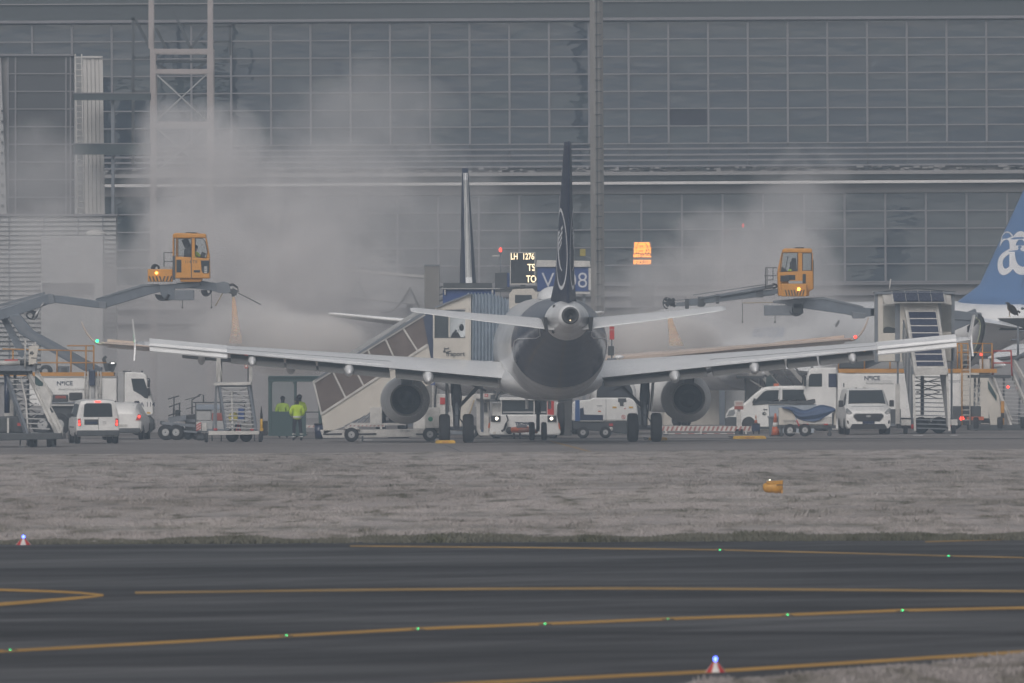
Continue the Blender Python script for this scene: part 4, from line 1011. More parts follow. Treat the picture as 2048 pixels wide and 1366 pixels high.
def person(label, fr, px, feet_z, face, pose='stand', h=1.78, jacket=HIVIS, group='people in yellow jackets', y=0.0, seated=False, cat='person'):
    p = fr.p(px, 860, y)
    t = thing('person', label, cat, (fr.loc[0] + p[0], fr.d + y, feet_z), face, group)
    k = h / 1.78
    if seated:
        hip, kn, an = [(-.10, 0, .48), (.10, 0, .48)], [(-.13, .42, .50), (.13, .42, .50)], [(-.13, .44, .10), (.13, .44, .10)]; pz = .52
    else:
        hip, kn, an = [(-.10, 0, .92), (.10, 0, .92)], [(-.13, .03, .50), (.14, .02, .50)], [(-.15, -.02, .09), (.17, -.03, .09)]; pz = .98
    S_ = lambda v: (v[0] * k, v[1] * k, v[2] * k)
    up = pz - .98
    nodes = [((0, 0, pz), .155), ((0, .0, pz + .22), .15), ((0, .0, pz + .44), (.17, .12)), ((0, .01, pz + .53), .062), ((0, .03, pz + .63), .092), ((0, .035, pz + .73), .088)]
    edges = [(0, 1), (1, 2), (2, 3), (3, 4), (4, 5)]
    for i in (0, 1):
        b = len(nodes); nodes += [(hip[i], .105), (kn[i], .075), (an[i], .05), ((an[i][0], an[i][1] + .16, an[i][2] - .04), .042)]
        edges += [(0, b), (b, b + 1), (b + 1, b + 2), (b + 2, b + 3)]
    hands = []
    for i, sg in enumerate((-1, 1)):
        b = len(nodes); sh = (sg * .19, 0, pz + .44)
        if pose == 'front': el, wr = (sg * .27, -.02, pz + .17), (sg * .17, .20, pz + .04)
        elif pose == 'reach': el, wr = (sg * .24, .16, pz + .22), (sg * .20, .40, pz + .22)
        else: el, wr = (sg * .255, -.02, pz + .15), (sg * .25, .08, pz - .08)
        d = (Vector(wr) - Vector(el)).normalized(); hd = tuple(Vector(wr) + d * .07)
        nodes += [(sh, .075), (el, .056), (wr, .038), (hd, (.042, .024))]; edges += [(2, b), (b, b + 1), (b + 1, b + 2), (b + 2, b + 3)]
        hands.append((Vector(hd), d, sg))
    nodes = [(S_(n[0]), tuple(q * k for q in n[1]) if isinstance(n[1], tuple) else n[1] * k) for n in nodes]
    zh = (pz + .55) * k; zw = (pz + .02) * k
    def asg(c):
        if c.z > (pz + .70) * k: return 2
        if c.z > zh: return 2 if c.y < .0 else 1
        if seated and c.y > .2 and c.z < .6 * k: return 0
        if abs(c.x) > .2 * k and c.z > zw - .2: return 1
        if not seated and c.z < .12 * k: return 2
        return 0
    bo = skinmesh('body', nodes, edges, [CLOTH, SKIN, HAIR], t, asg)
    fm = MB()
    for hd, d, sg in hands:
        sd = d.cross(Vector((0, 0, 1))); sd = sd.normalized() if sd.length > .1 else Vector((1, 0, 0))
        dn = d.cross(sd)
        for j, ln in enumerate((.062, .075, .07, .055)):
            a = (hd + sd * (.021 * (j - 1.5))) * k; fm.tube([a, a + d * ln * .55 * k, a + (d * ln * .85 + dn * .03) * k], .0095 * k, 5)
        a = (hd - d * .04 - sd * .035) * k; fm.tube([a, a + (d * .03 - sd * .025) * k, a + (d * .055 - sd * .02) * k], .011 * k, 5)
    fm.ball(S_((0, .13, pz + .635)), .016, .02, .022, 6)
    for sg in (-1, 1): fm.ball(S_((sg * .092, .02, pz + .64)), .012, .02, .03, 6)
    fm.build('fingers_and_face', SKIN, bo)
    # knitted hat
    hm = MB(); hm.ball(S_((0, .028, pz + .725)), .108 * k, .118 * k, .10 * k, 12); hm.build('hat', HAIR, t)
    # jacket, one skinned shell over torso and sleeves
    jn = [((0, 0, pz - .12), (.21, .17)), ((0, 0, pz + .05), (.20, .17)), ((0, 0, pz + .24), (.20, .165)), ((0, 0, pz + .43), (.19, .14)), ((0, .01, pz + .52), .085)]
    je = [(0, 1), (1, 2), (2, 3), (3, 4)]
    for i, sg in enumerate((-1, 1)):
        b = len(jn); j0 = 6 + 8 + 4 * i
        pts = [Vector(nodes[6 + 8 + 4 * i + q][0]) / k for q in range(3)]
        jn += [(tuple(pts[0]), .10), (tuple(pts[1]), .085), (tuple(pts[2]), .06)]; je += [(3, b), (b, b + 1), (b + 1, b + 2)]
    jn = [(S_(n[0]), tuple(q * k for q in n[1]) if isinstance(n[1], tuple) else n[1] * k) for n in jn]
    def ja(c): return 1 if abs(c.z - (pz + .02) * k) < .035 and abs(c.x) < .25 * k else 0
    skinmesh('jacket', jn, je, [jacket, REFL], t, ja, sub=2)
    if not seated:
        m = MB()
        for a in an:
            m.cyl(S_((a[0], a[1], .16)), S_((a[0], a[1], .21)), .072 * k, 10)
            m.cyl(S_((a[0], a[1], .27)), S_((a[0], a[1], .31)), .076 * k, 10)
        m.build('trouser_reflective_bands', REFL, t)
    return t

class Car:
    """lofted body; stations run from the rear (-) to the front (+): (y, z0, zbelt, ztop, half width at belt, half width at roof)"""
    def __init__(s, name, label, cat, loc, rz, st, paint, group=None):
        s.t = thing(name, label, cat, loc, rz, group); s.st = st
        rings = []
        for y, z0, zb, zt, wb, wt in st:
            h = [(wb * .90, z0), (wb * .985, z0 + .10), (wb, z0 + (zb - z0) * .55), (wb * .985, zb), (wt, zt - min(.16, (zt - zb) * .5)), (wt * .93, zt - .05 * min(1, (zt - zb) * 4)), (wt * .55, zt)]
            rings.append([(x, y, z) for x, z in h] + [(-x, y, z) for x, z in h[::-1]])
        m = MB(); m.loft(rings); s.body = m.build('body', paint, s.t, bev=0)
        md = s.body.modifiers.new('edge', 'EDGE_SPLIT'); md.split_angle = R(38)
    def at(s, y):
        st = s.st
        for a, b in zip(st, st[1:]):
            if a[0] <= y <= b[0]:
                k = (y - a[0]) / (b[0] - a[0]); return [a[i] + (b[i] - a[i]) * k for i in range(6)]
        return list(st[0] if y < st[0][0] else st[-1])
    def sidepanel(s, name, quad, m, side, off=.012):
        """quad of (y, f): f=0 belt line, f=1 gutter"""
        vs = []
        for o in (off, -.02):
            for y, f in quad:
                _, z0, zb, zt, wb, wt = s.at(y); zt2 = zt - min(.16, (zt - zb) * .5)
                z = zb + (zt2 - zb) * f; x = wb * .985 + (wt - wb * .985) * f; vs.append((side * (x + o), y, z))
        k = len(quad); fs = [tuple(range(k)), tuple(range(2 * k - 1, k - 1, -1))] + [(i, (i + 1) % k, (i + 1) % k + k, i + k) for i in range(k)]
        q = MB(); q.add(vs, fs); return q.build(name, m, s.body)
    def box(s, name, x0, x1, y0, y1, z0, z1, m, bev=.01, parent=None):
        q = MB(); q.box(x0, x1, y0, y1, z0, z1); return q.build(name, m, parent or s.t, bev=bev)
    def wheels(s, ys, w, r, wd):
        for y in ys:
            for sd in (-1, 1):
                q = MB(); q.wheel((0, 0, 0), r, wd, 'x', 22, 0, 1); q.build('wheel', [RUBBER, ALU], s.t, loc=(sd * (w - wd / 2 - .01), y, r))
                q = MB(); c = [2 * math.pi * j / 22 for j in range(22)]
                q.loft([[(sd * (w + .004), y + rr * math.cos(a), r + rr * math.sin(a)) for a in c] for rr in (r + .05, .02)]); q.build('wheel_arch', BLACK, s.body)
    def facepoly(s, name, pts, y, m, dy=-.02, parent=None, bev=0.0):
        q = MB(); q.prism(pts, min(y, y + dy), max(y, y + dy)); return q.build(name, m, parent or s.body, bev=bev)

# ================================================================== LEFT SIDE VEHICLES
# ---- white van seen from behind, brake lights on
X, D = ground(188, 884); D = 627.0; X = xz(184, 870, D)[0]
v = Car('delivery_van', 'small white van seen from behind with glowing red brake lights, beside the left stairs', 'van', (X, D + 2.2, 0), R(6.5),
        [(-2.2, .36, 1.02, 1.66, .80, .68), (-2.14, .30, 1.06, 1.78, .885, .74), (-1.4, .30, 1.06, 1.83, .895, .75), (.3, .30, 1.06, 1.82, .895, .75), (.75, .30, 1.06, 1.70, .895, .74), (1.35, .30, 1.04, 1.18, .89, .72), (2.0, .32, .92, 1.0, .86, .7), (2.2, .4, .7, .8, .74, .6)], WHITE, 'white service vehicles')
yb = -2.205
v.facepoly('rear_window', [(-.60, 1.10), (.60, 1.10), (.56, 1.60), (.48, 1.66), (-.48, 1.66), (-.56, 1.60)], yb, VGLASS, -.015, bev=.01)
v.facepoly('door_seam', [(.008, .5), (.022, .5), (.022, 1.08), (.008, 1.08)], yb, DGREY, -.006)
v.facepoly('number_plate_recess', [(-.56, .78), (.02, .78), (.02, 1.0), (-.56, 1.0)], yb, DGREY, -.008)
v.facepoly('number_plate', [(-.50, .80), (-.04, .80), (-.04, .90), (-.50, .90)], yb - .008, NAVY, -.01)
q = MB(); q.ringplate((.26, 0, .86), .05, .07, yb - .012, yb, 18); q.build('round_badge', ALU, v.body)
for sd in (-1, 1):
    v.facepoly('tail_lamp', [(sd * .70, .72), (sd * .82, .74), (sd * .83, 1.02), (sd * .72, 1.04)], yb + .03, RED, -.05, parent=v.t)
    q = MB(); q.ball((sd * .77, yb - .02, .80), .045, .012, .06); q.ball((sd * .77, yb - .02, .92), .03, .01, .04); q.build('brake_lamp_glow', E_RED, v.t)
v.facepoly('high_brake_lamp', [(-.11, 1.70), (.11, 1.70), (.11, 1.745), (-.11, 1.745)], yb + .03, E_RED, -.05)
v.box('bumper', -.87, .87, -2.27, -2.0, .32, .55, DGREY, .03); v.box('number_plate_lamp', -.4, -.14, -2.232, -2.205, .905, .925, DGREY)
q = MB(); q.tube([(.05, yb - .02, 1.12), (.0, yb - .03, 1.3)], .012, 5); q.build('wiper', BLACK, v.body)
v.wheels((-1.35, 1.35), .88, .31, .2)
for sd in (-1, 1):
    v.sidepanel('side_window', [(-1.95, .08), (-1.1, .08), (-1.1, .95), (-1.9, .95)], VGLASS, sd); v.sidepanel('side_window', [(-1.0, .08), (.05, .08), (.05, .95), (-1.0, .95)], VGLASS, sd)
    v.sidepanel('side_window', [(.12, .08), (1.0, .1), (.62, .92), (.12, .95)], VGLASS, sd)
    v.box('door_mirror', sd * .92 - .08, sd * .92 + .08, .72, .80, 1.06, 1.24, BLACK, .02)
    q = MB(); q.box(sd * .892 - .012, sd * .892 + .012, -1.0, 1.0, .66, .70); q.build('rub_strip', DGREY, v.body)

# ---- white hatchback behind it
D = 651.0; X = xz(250, 870, D)[0]
h = Car('hatchback_car', 'white hatchback half hidden behind the small white van, rear lamp lit', 'car', (X, D + 2.1, 0), R(-4),
        [(-2.1, .5, .95, 1.10, .74, .6), (-2.02, .34, .98, 1.28, .84, .62), (-1.75, .30, 1.0, 1.52, .87, .64), (-1.0, .28, 1.0, 1.60, .885, .66), (.2, .28, .98, 1.58, .885, .66), (1.0, .28, .96, 1.08, .88, .7), (1.85, .32, .84, .92, .84, .66), (2.1, .4, .66, .74, .7, .6)], WHITE, 'white service vehicles')
q = MB(); q.add([(-.60, -2.035, 1.12), (.60, -2.035, 1.12), (.50, -1.78, 1.47), (-.50, -1.78, 1.47), (-.60, -2.0, 1.1), (.60, -2.0, 1.1), (.5, -1.75, 1.45), (-.5, -1.75, 1.45)], [(0, 1, 2, 3), (4, 7, 6, 5), (0, 4, 5, 1), (1, 5, 6, 2), (2, 6, 7, 3), (3, 7, 4, 0)]); q.build('rear_window', VGLASS, h.body)
for sd in (-1, 1):
    h.facepoly('tail_lamp', [(sd * .60, .82), (sd * .80, .84), (sd * .84, 1.06), (sd * .72, 1.10)], -2.03, RED, -.09, parent=h.t)
    q = MB(); q.ball((sd * .76, -2.13, .99), .05, .012, .055); q.build('brake_lamp_glow', E_RED, h.t)
h.facepoly('number_plate', [(-.25, .55), (.25, .55), (.25, .66), (-.25, .66)], -2.1, OFFW, -.015)
h.box('bumper', -.80, .80, -2.16, -1.9, .30, .50, DGREY, .03); h.wheels((-1.3, 1.3), .87, .33, .2)
q = MB(); q.box(-.52, -.47, -1.2, .5, 1.6, 1.65); q.box(.47, .52, -1.2, .5, 1.6, 1.65); q.build('roof_rail', DGREY, h.body)
for sd in (-1, 1): h.sidepanel('side_window', [(-1.6, .1), (.7, .1), (.3, .95), (-1.4, .95)], VGLASS, sd)

# ================================================================== DE-ICING TRUCKS
def stripes(fr, poly_x0, x1, y0, y1, yd, parent, k=7):
    stp = (x1 - poly_x0) / k
    for i in range(k):
        a = poly_x0 + i * stp
        sl = stp * .5 * (1 if i >= k / 2 else -1)
        q = MB(); q.ext(fr, [(a + .12 * stp + (sl if sl > 0 else 0), y0), (a + .55 * stp + (sl if sl > 0 else 0), y0), (a + .55 * stp - (sl if sl < 0 else 0), y1), (a + .12 * stp - (sl if sl < 0 else 0), y1)], yd - .01, yd); q.build('hazard_stripe', BLACK, parent)

fr = Fr(200, 684); t = thing('deicing_truck', 'white de-icing truck with driver cab at right and its orange operator cab raised', 'truck', fr.loc, 0, 'de-icing trucks'); DT1 = t
c = part('driver_cab', fr, [(250, 746), (256, 743.5), (288, 745), (294, 751), (303, 792), (307, 806), (308, 829), (302, 831), (262, 831), (250, 831)], -1.15, 1.15, WHITE, t, bev=.06)
part('side_window', fr, [(263.5, 757), (289, 757), (295, 775), (298, 790), (297, 797), (291, 796), (282, 789), (268, 781)], -1.165, -1.14, VGLASS, c)
q = MB(); a = [fr.q(293.5, 754), fr.q(302.5, 790)]
q.add([(a[0][0] + .02, -1.0, a[0][2]), (a[1][0] + .02, -1.0, a[1][2]), (a[1][0] + .02, 1.0, a[1][2]), (a[0][0] + .02, 1.0, a[0][2]), (a[0][0] - .05, -1.0, a[0][2]), (a[1][0] - .05, -1.0, a[1][2]), (a[1][0] - .05, 1.0, a[1][2]), (a[0][0] - .05, 1.0, a[0][2])], [(0, 1, 2, 3), (4, 7, 6, 5), (0, 4, 5, 1), (2, 6, 7, 3), (1, 5, 6, 2), (0, 3, 7, 4)]); q.build('windscreen', VGLASS, c)
part('cab_rear_fairing', fr, rect(236, 745, 249.5, 812), -1.1, 1.1, LGREY, t, bev=.03)
part('lower_cab_skirt', fr, [(258, 831.5), (300, 831.5), (308, 840), (309, 857), (300, 866), (284, 866), (278, 850), (265, 846)], -1.1, 1.1, DGREY, t, bev=.05)
part('front_bumper', fr, [(292, 846), (309.5, 846), (310, 858), (302, 862), (292, 858)], -1.18, 1.18, BLACK, t, bev=.04)
for y0, y1 in ((760, 774), (775.5, 791)): part('door_mirror', fr, rect(296, y0, 301.5, y1), -1.42, -1.22, BLACK, c, bev=.03)
q = MB(); px_tube(q, fr, [(294, 757, -1.15), (298, 757, -1.35), (300, 762, -1.35)], .025); q.build('mirror_arm', BLACK, c)
text('cab_lettering', 'BETA 114', .29, NAVY, c, fr.q(286, 809, -1.158), ext=.002, sx=.95, bold=.003)
part('badge', fr, rect(261, 804, 267.5, 811), -1.165, -1.15, NAVY, c); part('marker_plate', fr, rect(295, 824, 302, 827), -1.165, -1.15, CHY, c)
part('roof_lamp', fr, rect(283, 741.5, 287, 745), -.9, -.6, DGREY, c); part('roof_spoiler', fr, [(246, 741), (262, 742), (262, 744), (246, 744)], -.6, .6, DGREY, c)
b_ = part('tank_body', fr, rect(60, 755.5, 235, 812), -1.2, 1.2, WHITE, t, bev=.04)
part('body_top_rail', fr, rect(60, 752.5, 235, 755), -1.23, 1.23, LGREY, t)
for a, c_ in ((104, 166), (201, 233.5)): part('body_panel', fr, rect(a, 758, c_, 800), -1.215, -1.19, WHITE, b_, bev=.01)
text('body_lettering', 'N*ICE', .26, NAVY, b_, fr.q(131, 767, -1.22), ext=.002, sx=1.05, bold=.007)
text('body_lettering', 'Aircraft De-Icing & Services', .14, DGREY, b_, fr.q(145, 778.5, -1.22), ext=.002, sx=.75)
part('chassis', fr, rect(30, 836, 290, 846), -.45, .45, DGREY, t)
part('equipment_bay', fr, rect(98, 812.5, 230, 836), -.9, .9, DGREY, t)
for a, c_, y0, y1, m_ in ((100, 138, 789, 803, DGREY), (140, 166, 785, 800, BLACK), (112, 134, 791, 797, mat('faded_red', (.30, .07, .05), .7, noise=.25)), (100, 166, 803.5, 807, GREY)): part('pipework', fr, rect(a, y0, c_, y1), -1.32 + (a % 7) * .01, -1.22, m_, t, bev=.03)
for a in (170, 196):
    for k in (0, 6): 
        q = MB(); px_tube(q, fr, [(a + k, 742, -1.32), (a + k, 800, -1.32)], .028); q.build('ladder_rail', OFFW, t)
    for k in range(7):
        q = MB(); px_tube(q, fr, [(a, 746 + 8 * k, -1.32), (a + 6, 746 + 8 * k, -1.32)], .022); q.build('ladder_rung', OFFW, t)
part('side_tank', fr, rect(180, 739, 192, 771), -1.55, -1.22, NAVY, t, bev=.04); part('tank_bracket', fr, rect(183, 771.5, 190, 812), -1.4, -1.22, LGREY, t)
for px in (85, 118, 277): 
    for y in (-.85, .85): wheel_part(t, fr, px, 850, .50, .32, y)
# deck rails
part('deck_edge', fr, rect(2, 744.5, 229, 752), -1.22, -1.12, RAILY, t); part('deck_edge', fr, rect(2, 744.5, 229, 752), 1.12, 1.22, RAILY, t)
part('deck_plate', fr, rect(2, 746, 229, 749), -1.1, 1.1, GREY, t)
for px, top in ((26, 700), (114, 702), (142, 700), (172, 692), (187.5, 692)):
    for y in (-1.17, 1.17):
        q = MB(); px_tube(q, fr, [(px, 745, y), (px, top, y)], .035); q.build('rail_post', RAILY, t)
for y in (-1.17, 1.17):
    for a, c_ in (((5, 698), (187, 702)), ((75, 725.5), (213, 725.5)), ((134, 691.5), (188, 691.5))):
        q = MB(); px_tube(q, fr, [(*a, y), (*c_, y)], .032); q.build('guard_rail', RAILY, t)
part('control_box', fr, rect(117, 732, 139, 751), -1.0, -.2, GREY, t, bev=.02); part('control_box_door', fr, rect(124, 735, 136, 748), -1.02, -.99, DGREY, t)
q = MB(); px_tube(q, fr, hoop(92, 742, 11, 10), .06); px_tube(q, fr, hoop(90, 742, 8, 7), .05); q.build('hose_reel', DGREY, t)
q = MB(); px_beam(q, fr, (214, 742, 0), (207, 716, 0), .16); px_beam(q, fr, (207, 717, 0), (213, 713, 0), .12); px_tube(q, fr, hoop(216, 735, 5, 8, 260, -60), .03); px_beam(q, fr, (221, 742, .2), (222, 727, .2), .3); px_beam(q, fr, (224, 745, -.3), (231, 726, -.3), .12); q.build('boom_rest', DGREY, t)
part('work_lamp', fr, [(219, 724), (231, 723), (230.5, 728.5), (222, 728.5)], -.5, -.2, BLACK, t, bev=.02); part('work_lamp_glass', fr, rect(222.5, 725, 229.5, 727.6), -.52, -.495, emi('work_lamp_white', (1, .97, .92), 3.0), t)
# boom
bm = part('boom_lower', fr, [(18, 630), (40, 628), (66, 660), (206, 737), (196, 750), (176, 746), (40, 668), (24, 645)], -.28, .28, BOOM, t, bev=.03)
part('boom_side_plate', fr, [(24, 634), (40, 632), (60, 664), (186, 740), (180, 744), (44, 664)], -.30, -.285, GREY, bm)
part('boom_base', fr, rect(176, 734, 204, 752), -.5, .5, BOOM, t, bev=.03)
part('boom_strut', fr, [(2, 640), (14, 636), (52, 704), (44, 716), (38, 712)], .3, .5, BOOM, t)
bu_ = part('boom_upper', fr, [(-40, 632), (86, 590), (98, 588), (107, 596), (107, 606), (96, 609), (60, 622), (-40, 654)], -.26, .26, BOOM, t, bev=.03)
q = MB(); px_beam(q, fr, (-40, 622, 0), (90, 586, 0), .12); px_beam(q, fr, (-40, 628, -.2), (92, 590, -.2), .06); q.build('boom_track', GREY, bu_)
q = MB(); px_tube(q, fr, [(66, 640, -.35), (80, 616, -.35)], .07); px_tube(q, fr, [(80, 616, -.35), (88, 605, -.35)], .045); q.build('hydraulic_ram', ALU, t)
q = MB()
for k in range(5): px_tube(q, fr, hoop(60 + k, 630, 7 + k, 6 + k * .6, 200 + 20 * k, -60), .04, y=-.4 + .05 * k)
q.build('hose_bundle', BLACK, t)
part('boom_link', fr, [(104, 590), (131, 592), (206, 603), (213, 608), (211, 616), (195, 616), (104, 605)], -.24, .24, BOOM, t, bev=.03)
part('boom_joint', fr, [(96, 587), (108, 589), (110, 606), (98, 609)], -.33, .33, GREY, t, bev=.02); part('boom_joint', fr, [(196, 603), (214, 604), (213, 617), (198, 616)], -.32, .32, GREY, t, bev=.02)
part('boom_outer', fr, [(190, 598), (214, 590), (286, 570.5), (332, 569), (332, 581), (300, 589), (214, 615), (206, 611)], -.22, .22, BOOM, t, bev=.03)
part('boom_cover', fr, [(192, 597), (284, 568.5), (318, 568), (318, 571), (286, 573), (214, 594)], -.27, .27, GREY, t, bev=.01)
part('boom_head', fr, [(318, 570), (400, 564), (402, 571), (372, 577), (350, 577), (350, 600), (330, 600), (322, 590)], -.3, .3, BOOM, t, bev=.03)
part('valve_box', fr, rect(349, 580, 388.5, 600.5), -.45, .35, GREY, t, bev=.03)
q = MB()
for k in range(7): px_tube(q, fr, hoop(324 + k * 2.2, 586 + k * .6, 13 - k, 14 - k * .7, 190, 350), .045, y=-.42 + .09 * k)
q.build('hose_bundle', BLACK, t)
na = part('nozzle_arm', fr, [(352, 566), (404, 561.5), (432, 566), (456, 570), (456, 585), (436, 584), (400, 578), (372, 576)], -.16, .16, BOOM, t, bev=.02)
part('nozzle_head', fr, [(432, 566), (448, 563), (458, 566), (462, 584), (452, 587), (434, 585)], -.22, .22, GREY, na, bev=.02)
q = MB()
for k in range(5): px_tube(q, fr, hoop(412 + k * 1.5, 581, 9 - k, 11 - k, 175, 365), .03, y=-.2 + .08 * k)
for k in range(3): px_tube(q, fr, [(455, 570 + k, -.1), (466, 567 + 2 * k, -.12), (475, 574 + k, -.12), (477, 584, -.1)], .022)
q.build('nozzle_hose', BLACK, na)
q = MB(); px_beam(q, fr, (459, 582, 0), (474, 587, 0), .2); px_beam(q, fr, (464, 578, 0), (475, 584, 0), .12); px_tube(q, fr, [(466, 586, 0), (466.5, 593, 0)], .07); q.build('spray_nozzle', DGREY, na)
q = MB(); px_tube(q, fr, [(476, 586, -.1), (500, 598, -.1), (522, 609.5, -.1)], .022); q.build('sensor_wand', BLACK, na)
q = MB(); px_tube(q, fr, [(446, 585, -.1), (431, 612, -.1)], .025); q.build('guide_rod', mat('tan_rod', (.35, .26, .15), .6), na)
for px, y0 in ((365, 600), (423, 588)):
    q = MB(); px_tube(q, fr, [(px, y0, -.2), (px, 614, -.2)], .012, 4); q.ball(fr.p(px, 615, -.2), .04); q.build('plumb_line', BLACK, t)
# operator cab (left)
def op_cab(fr, t, roofp, windows, dark, posts_y, lower, glassp, DD=1.5):
    """lower shell, roof and pillars leave the window openings free so one sees through; glass fills them"""
    oc = part('operator_cab', fr, lower, -DD / 2, DD / 2, YEL, t, bev=.05)
    part('cab_roof', fr, roofp, -DD / 2 - .02, DD / 2 + .02, YEL, oc, bev=.05)
    for pp in posts_y:
        for a, b in ((-DD / 2, -DD / 2 + .09), (DD / 2 - .09, DD / 2)): part('cab_pillar', fr, pp, a, b, YEL, oc, bev=.012)
    for g in glassp:
        for y in (-DD / 2 + .03, DD / 2 - .03): part('cab_window', fr, g, y - .006, y + .006, CGLASS, oc)
    for g in windows:
        pts = [fr.q(a, b, -DD / 2 - .006) for a, b in g]
        for y in (-DD / 2 - .006, ):
            q = MB(); q.tube([(p[0], y, p[2]) for p in pts + [pts[0]]], .018, 5, smooth=False); q.build('window_seal', BLACK, oc)
    for g in dark: part('lower_window', fr, g, -DD / 2 - .012, -DD / 2 + .01, VGLASS, oc, bev=.008)
    return oc
W1 = [(356, 477.5), (383, 477.5), (383, 512), (356, 512)]; W2 = [(391, 476.5), (406, 477), (411.5, 484), (415.5, 503), (413, 516), (395, 514), (391, 510)]
oc = op_cab(fr, t, [(346, 468.5), (352, 466), (412, 467.5), (413, 476), (346, 477)], [W1, W2, rect(349, 471, 353, 512)],
            [rect(353.5, 519.5, 363.5, 545), [(402, 521), (419, 521), (419, 545), (416, 547), (407, 547), (404, 542)], rect(388, 540.5, 401, 545)],
            [rect(346, 477, 348.6, 513), rect(353, 477, 356, 513), rect(383, 477, 391, 515), [(411, 476), (413, 476), (420, 516), (413, 516), (416, 503)]],
            [(346, 512.5), (394, 515), (419.5, 516.5), (420.5, 557), (346, 557)], [W1, W2])
part('cab_corner_post', fr, rect(346, 512, 351.5, 560), -.77, -.74, DGREY, oc)
text('cab_lettering', '114 TII', .20, DGREY, oc, fr.q(382.5, 524, -.757), ext=.002)
for k in range(4): part('light_louvre', fr, rect(409, 533 + 3.6 * k, 415, 535.4 + 3.6 * k), -.775, -.765, OFFW, oc)
part('cab_door_seam', fr, rect(382.6, 467.5, 384.2, 556), -.757, -.745, DGREY, oc)
part('cab_step', fr, [(360, 557.2), (406, 557.2), (402, 564), (362, 564)], -.6, .6, YEL, t, bev=.03)
part('roof_wiper', fr, [(372, 464.5), (394, 465), (394, 467), (372, 466.4)], -.5, -.4, BLACK, oc); part('roof_hatch', fr, [(375, 464.6), (396, 465.2), (396, 467), (375, 467)], -.2, .5, YEL, oc, bev=.01)
bx = part('counterweight_box', fr, rect(296, 538.5, 345.5, 563.5), -.62, .55, YEL, t, bev=.03); stripes(fr, 297, 345, 552.5, 563, -.62, bx)
q = MB(); q.ball(fr.p(313, 546, -.65), .065, .04, .055); q.build('amber_beacon', E_ORG, bx)
part('box_lid', fr, [(320, 534), (345, 533), (345, 538.3), (320, 538.3)], -.4, .4, LGREY, t)
q = MB()
for k in range(3): px_tube(q, fr, hoop(310 + k * 2, 538, 7 - k, 9 - k, 180, 0), .035, y=-.2 + .1 * k)
q.build('hose_loop', BLACK, t)
q = MB()
for y in (-.5, .5): px_tube(q, fr, [(328, 533, y), (328, 505, y), (346, 505.5, y)], .022); px_tube(q, fr, [(328, 523, y), (346, 523, y)], .018)
q.build('step_rail', DGREY, t)
part('seat', fr, [(368, 500), (380, 490), (384, 492), (384, 516), (368, 516)], -.2, .25, INTER, oc, bev=.04); q = MB(); px_beam(q, fr, (376, 494, 0), (369, 478, 0), .12, .3); q.build('seat_back', INTER, oc)
q = MB(); px_beam(q, fr, (404, 515, 0), (408, 505, 0), .3, .2); q.build('control_panel', INTER, oc)
zc_ = fr.p(392, 534)[2]
person('operator in yellow vest seated inside the left raised orange cab', fr, 392, zc_ - .30, R(-60), 'reach', 1.70, HIVIS, 'de-icing operators', y=.05, seated=True)

# ---- right-hand truck
fr = Fr(1760, 690); t = thing('deicing_truck', 'white de-icing truck with cab at left, mostly behind the solar roofed stairs', 'truck', fr.loc, 0, 'de-icing trucks')
c = part('driver_cab', fr, [(1612, 800), (1606, 786), (1610, 764), (1618, 740), (1624, 735.5), (1672, 735), (1672, 800), (1672, 836), (1606, 836)], -1.15, 1.15, WHITE, t, bev=.06)
part('side_window', fr, [(1616, 773), (1617, 752), (1621, 747.5), (1643, 747), (1643, 773)], -1.165, -1.14, VGLASS, c)
part('cab_rear_gap', fr, rect(1656, 747, 1672, 774), -1.17, -1.152, NAVY, c)
q = MB(); px_tube(q, fr, [(1614, 748, -1.2), (1606, 752, -1.35), (1605, 768, -1.35)], .03); q.build('mirror_arm', BLACK, c); part('door_mirror', fr, rect(1606, 752, 1611, 772), -1.5, -1.25, BLACK, c, bev=.03)
part('roof_lamp', fr, rect(1621, 733, 1626, 735.5), -.9, -.5, DGREY, c)
b_ = part('tank_body', fr, rect(1674, 747, 1921, 836), -1.2, 1.2, WHITE, t, bev=.04)
for a, c_ in ((1678, 1800), (1806, 1918)): part('body_panel', fr, rect(a, 751, c_, 832), -1.215, -1.19, WHITE, b_, bev=.01)
text('body_lettering', 'N*ICE', .26, NAVY, b_, fr.q(1743, 756.5, -1.222), ext=.002, sx=1.05, bold=.007)
part('lettering_rule', fr, rect(1732, 761.5, 1783, 762.2), -1.222, -1.21, GREY, b_)
text('body_lettering', 'Aircraft De-Icing & Services', .14, DGREY, b_, fr.q(1758, 766.5, -1.222), ext=.002, sx=.78)
text('body_lettering', 'fraport', .24, GREY, b_, fr.q(1905, 762, -1.222), ext=.002, sx=.9)
part('door_handle', fr, rect(1685, 766, 1687.5, 774), -1.235, -1.21, DGREY, b_)
part('deck_edge', fr, rect(1676, 737.5, 1992, 745.5), -1.22, -1.12, RAILY, t); part('deck_plate', fr, rect(1676, 740, 1992, 744), -1.1, 1.1, GREY, t); part('deck_edge', fr, rect(1676, 737.5, 1992, 745.5), 1.12, 1.22, RAILY, t)
for px, top in ((1677, 700), (1729, 690), (1780, 720), (1915, 686), (1922, 686), (1936, 686), (1965, 686), (1984, 686)):
    for y in (-1.17, 1.17):
        q = MB(); px_tube(q, fr, [(px, 738, y), (px, top, y)], .033); q.build('rail_post', RAILY, t)
for y in (-1.17, 1.17):
    for a, c_ in (((1676, 714), (1755, 714)), ((1915, 687), (1984, 687)), ((1915, 705), (1984, 705)), ((1720, 690.5), (1755, 690.5))):
        q = MB(); px_tube(q, fr, [(*a, y), (*c_, y)], .03); q.build('guard_rail', RAILY, t)
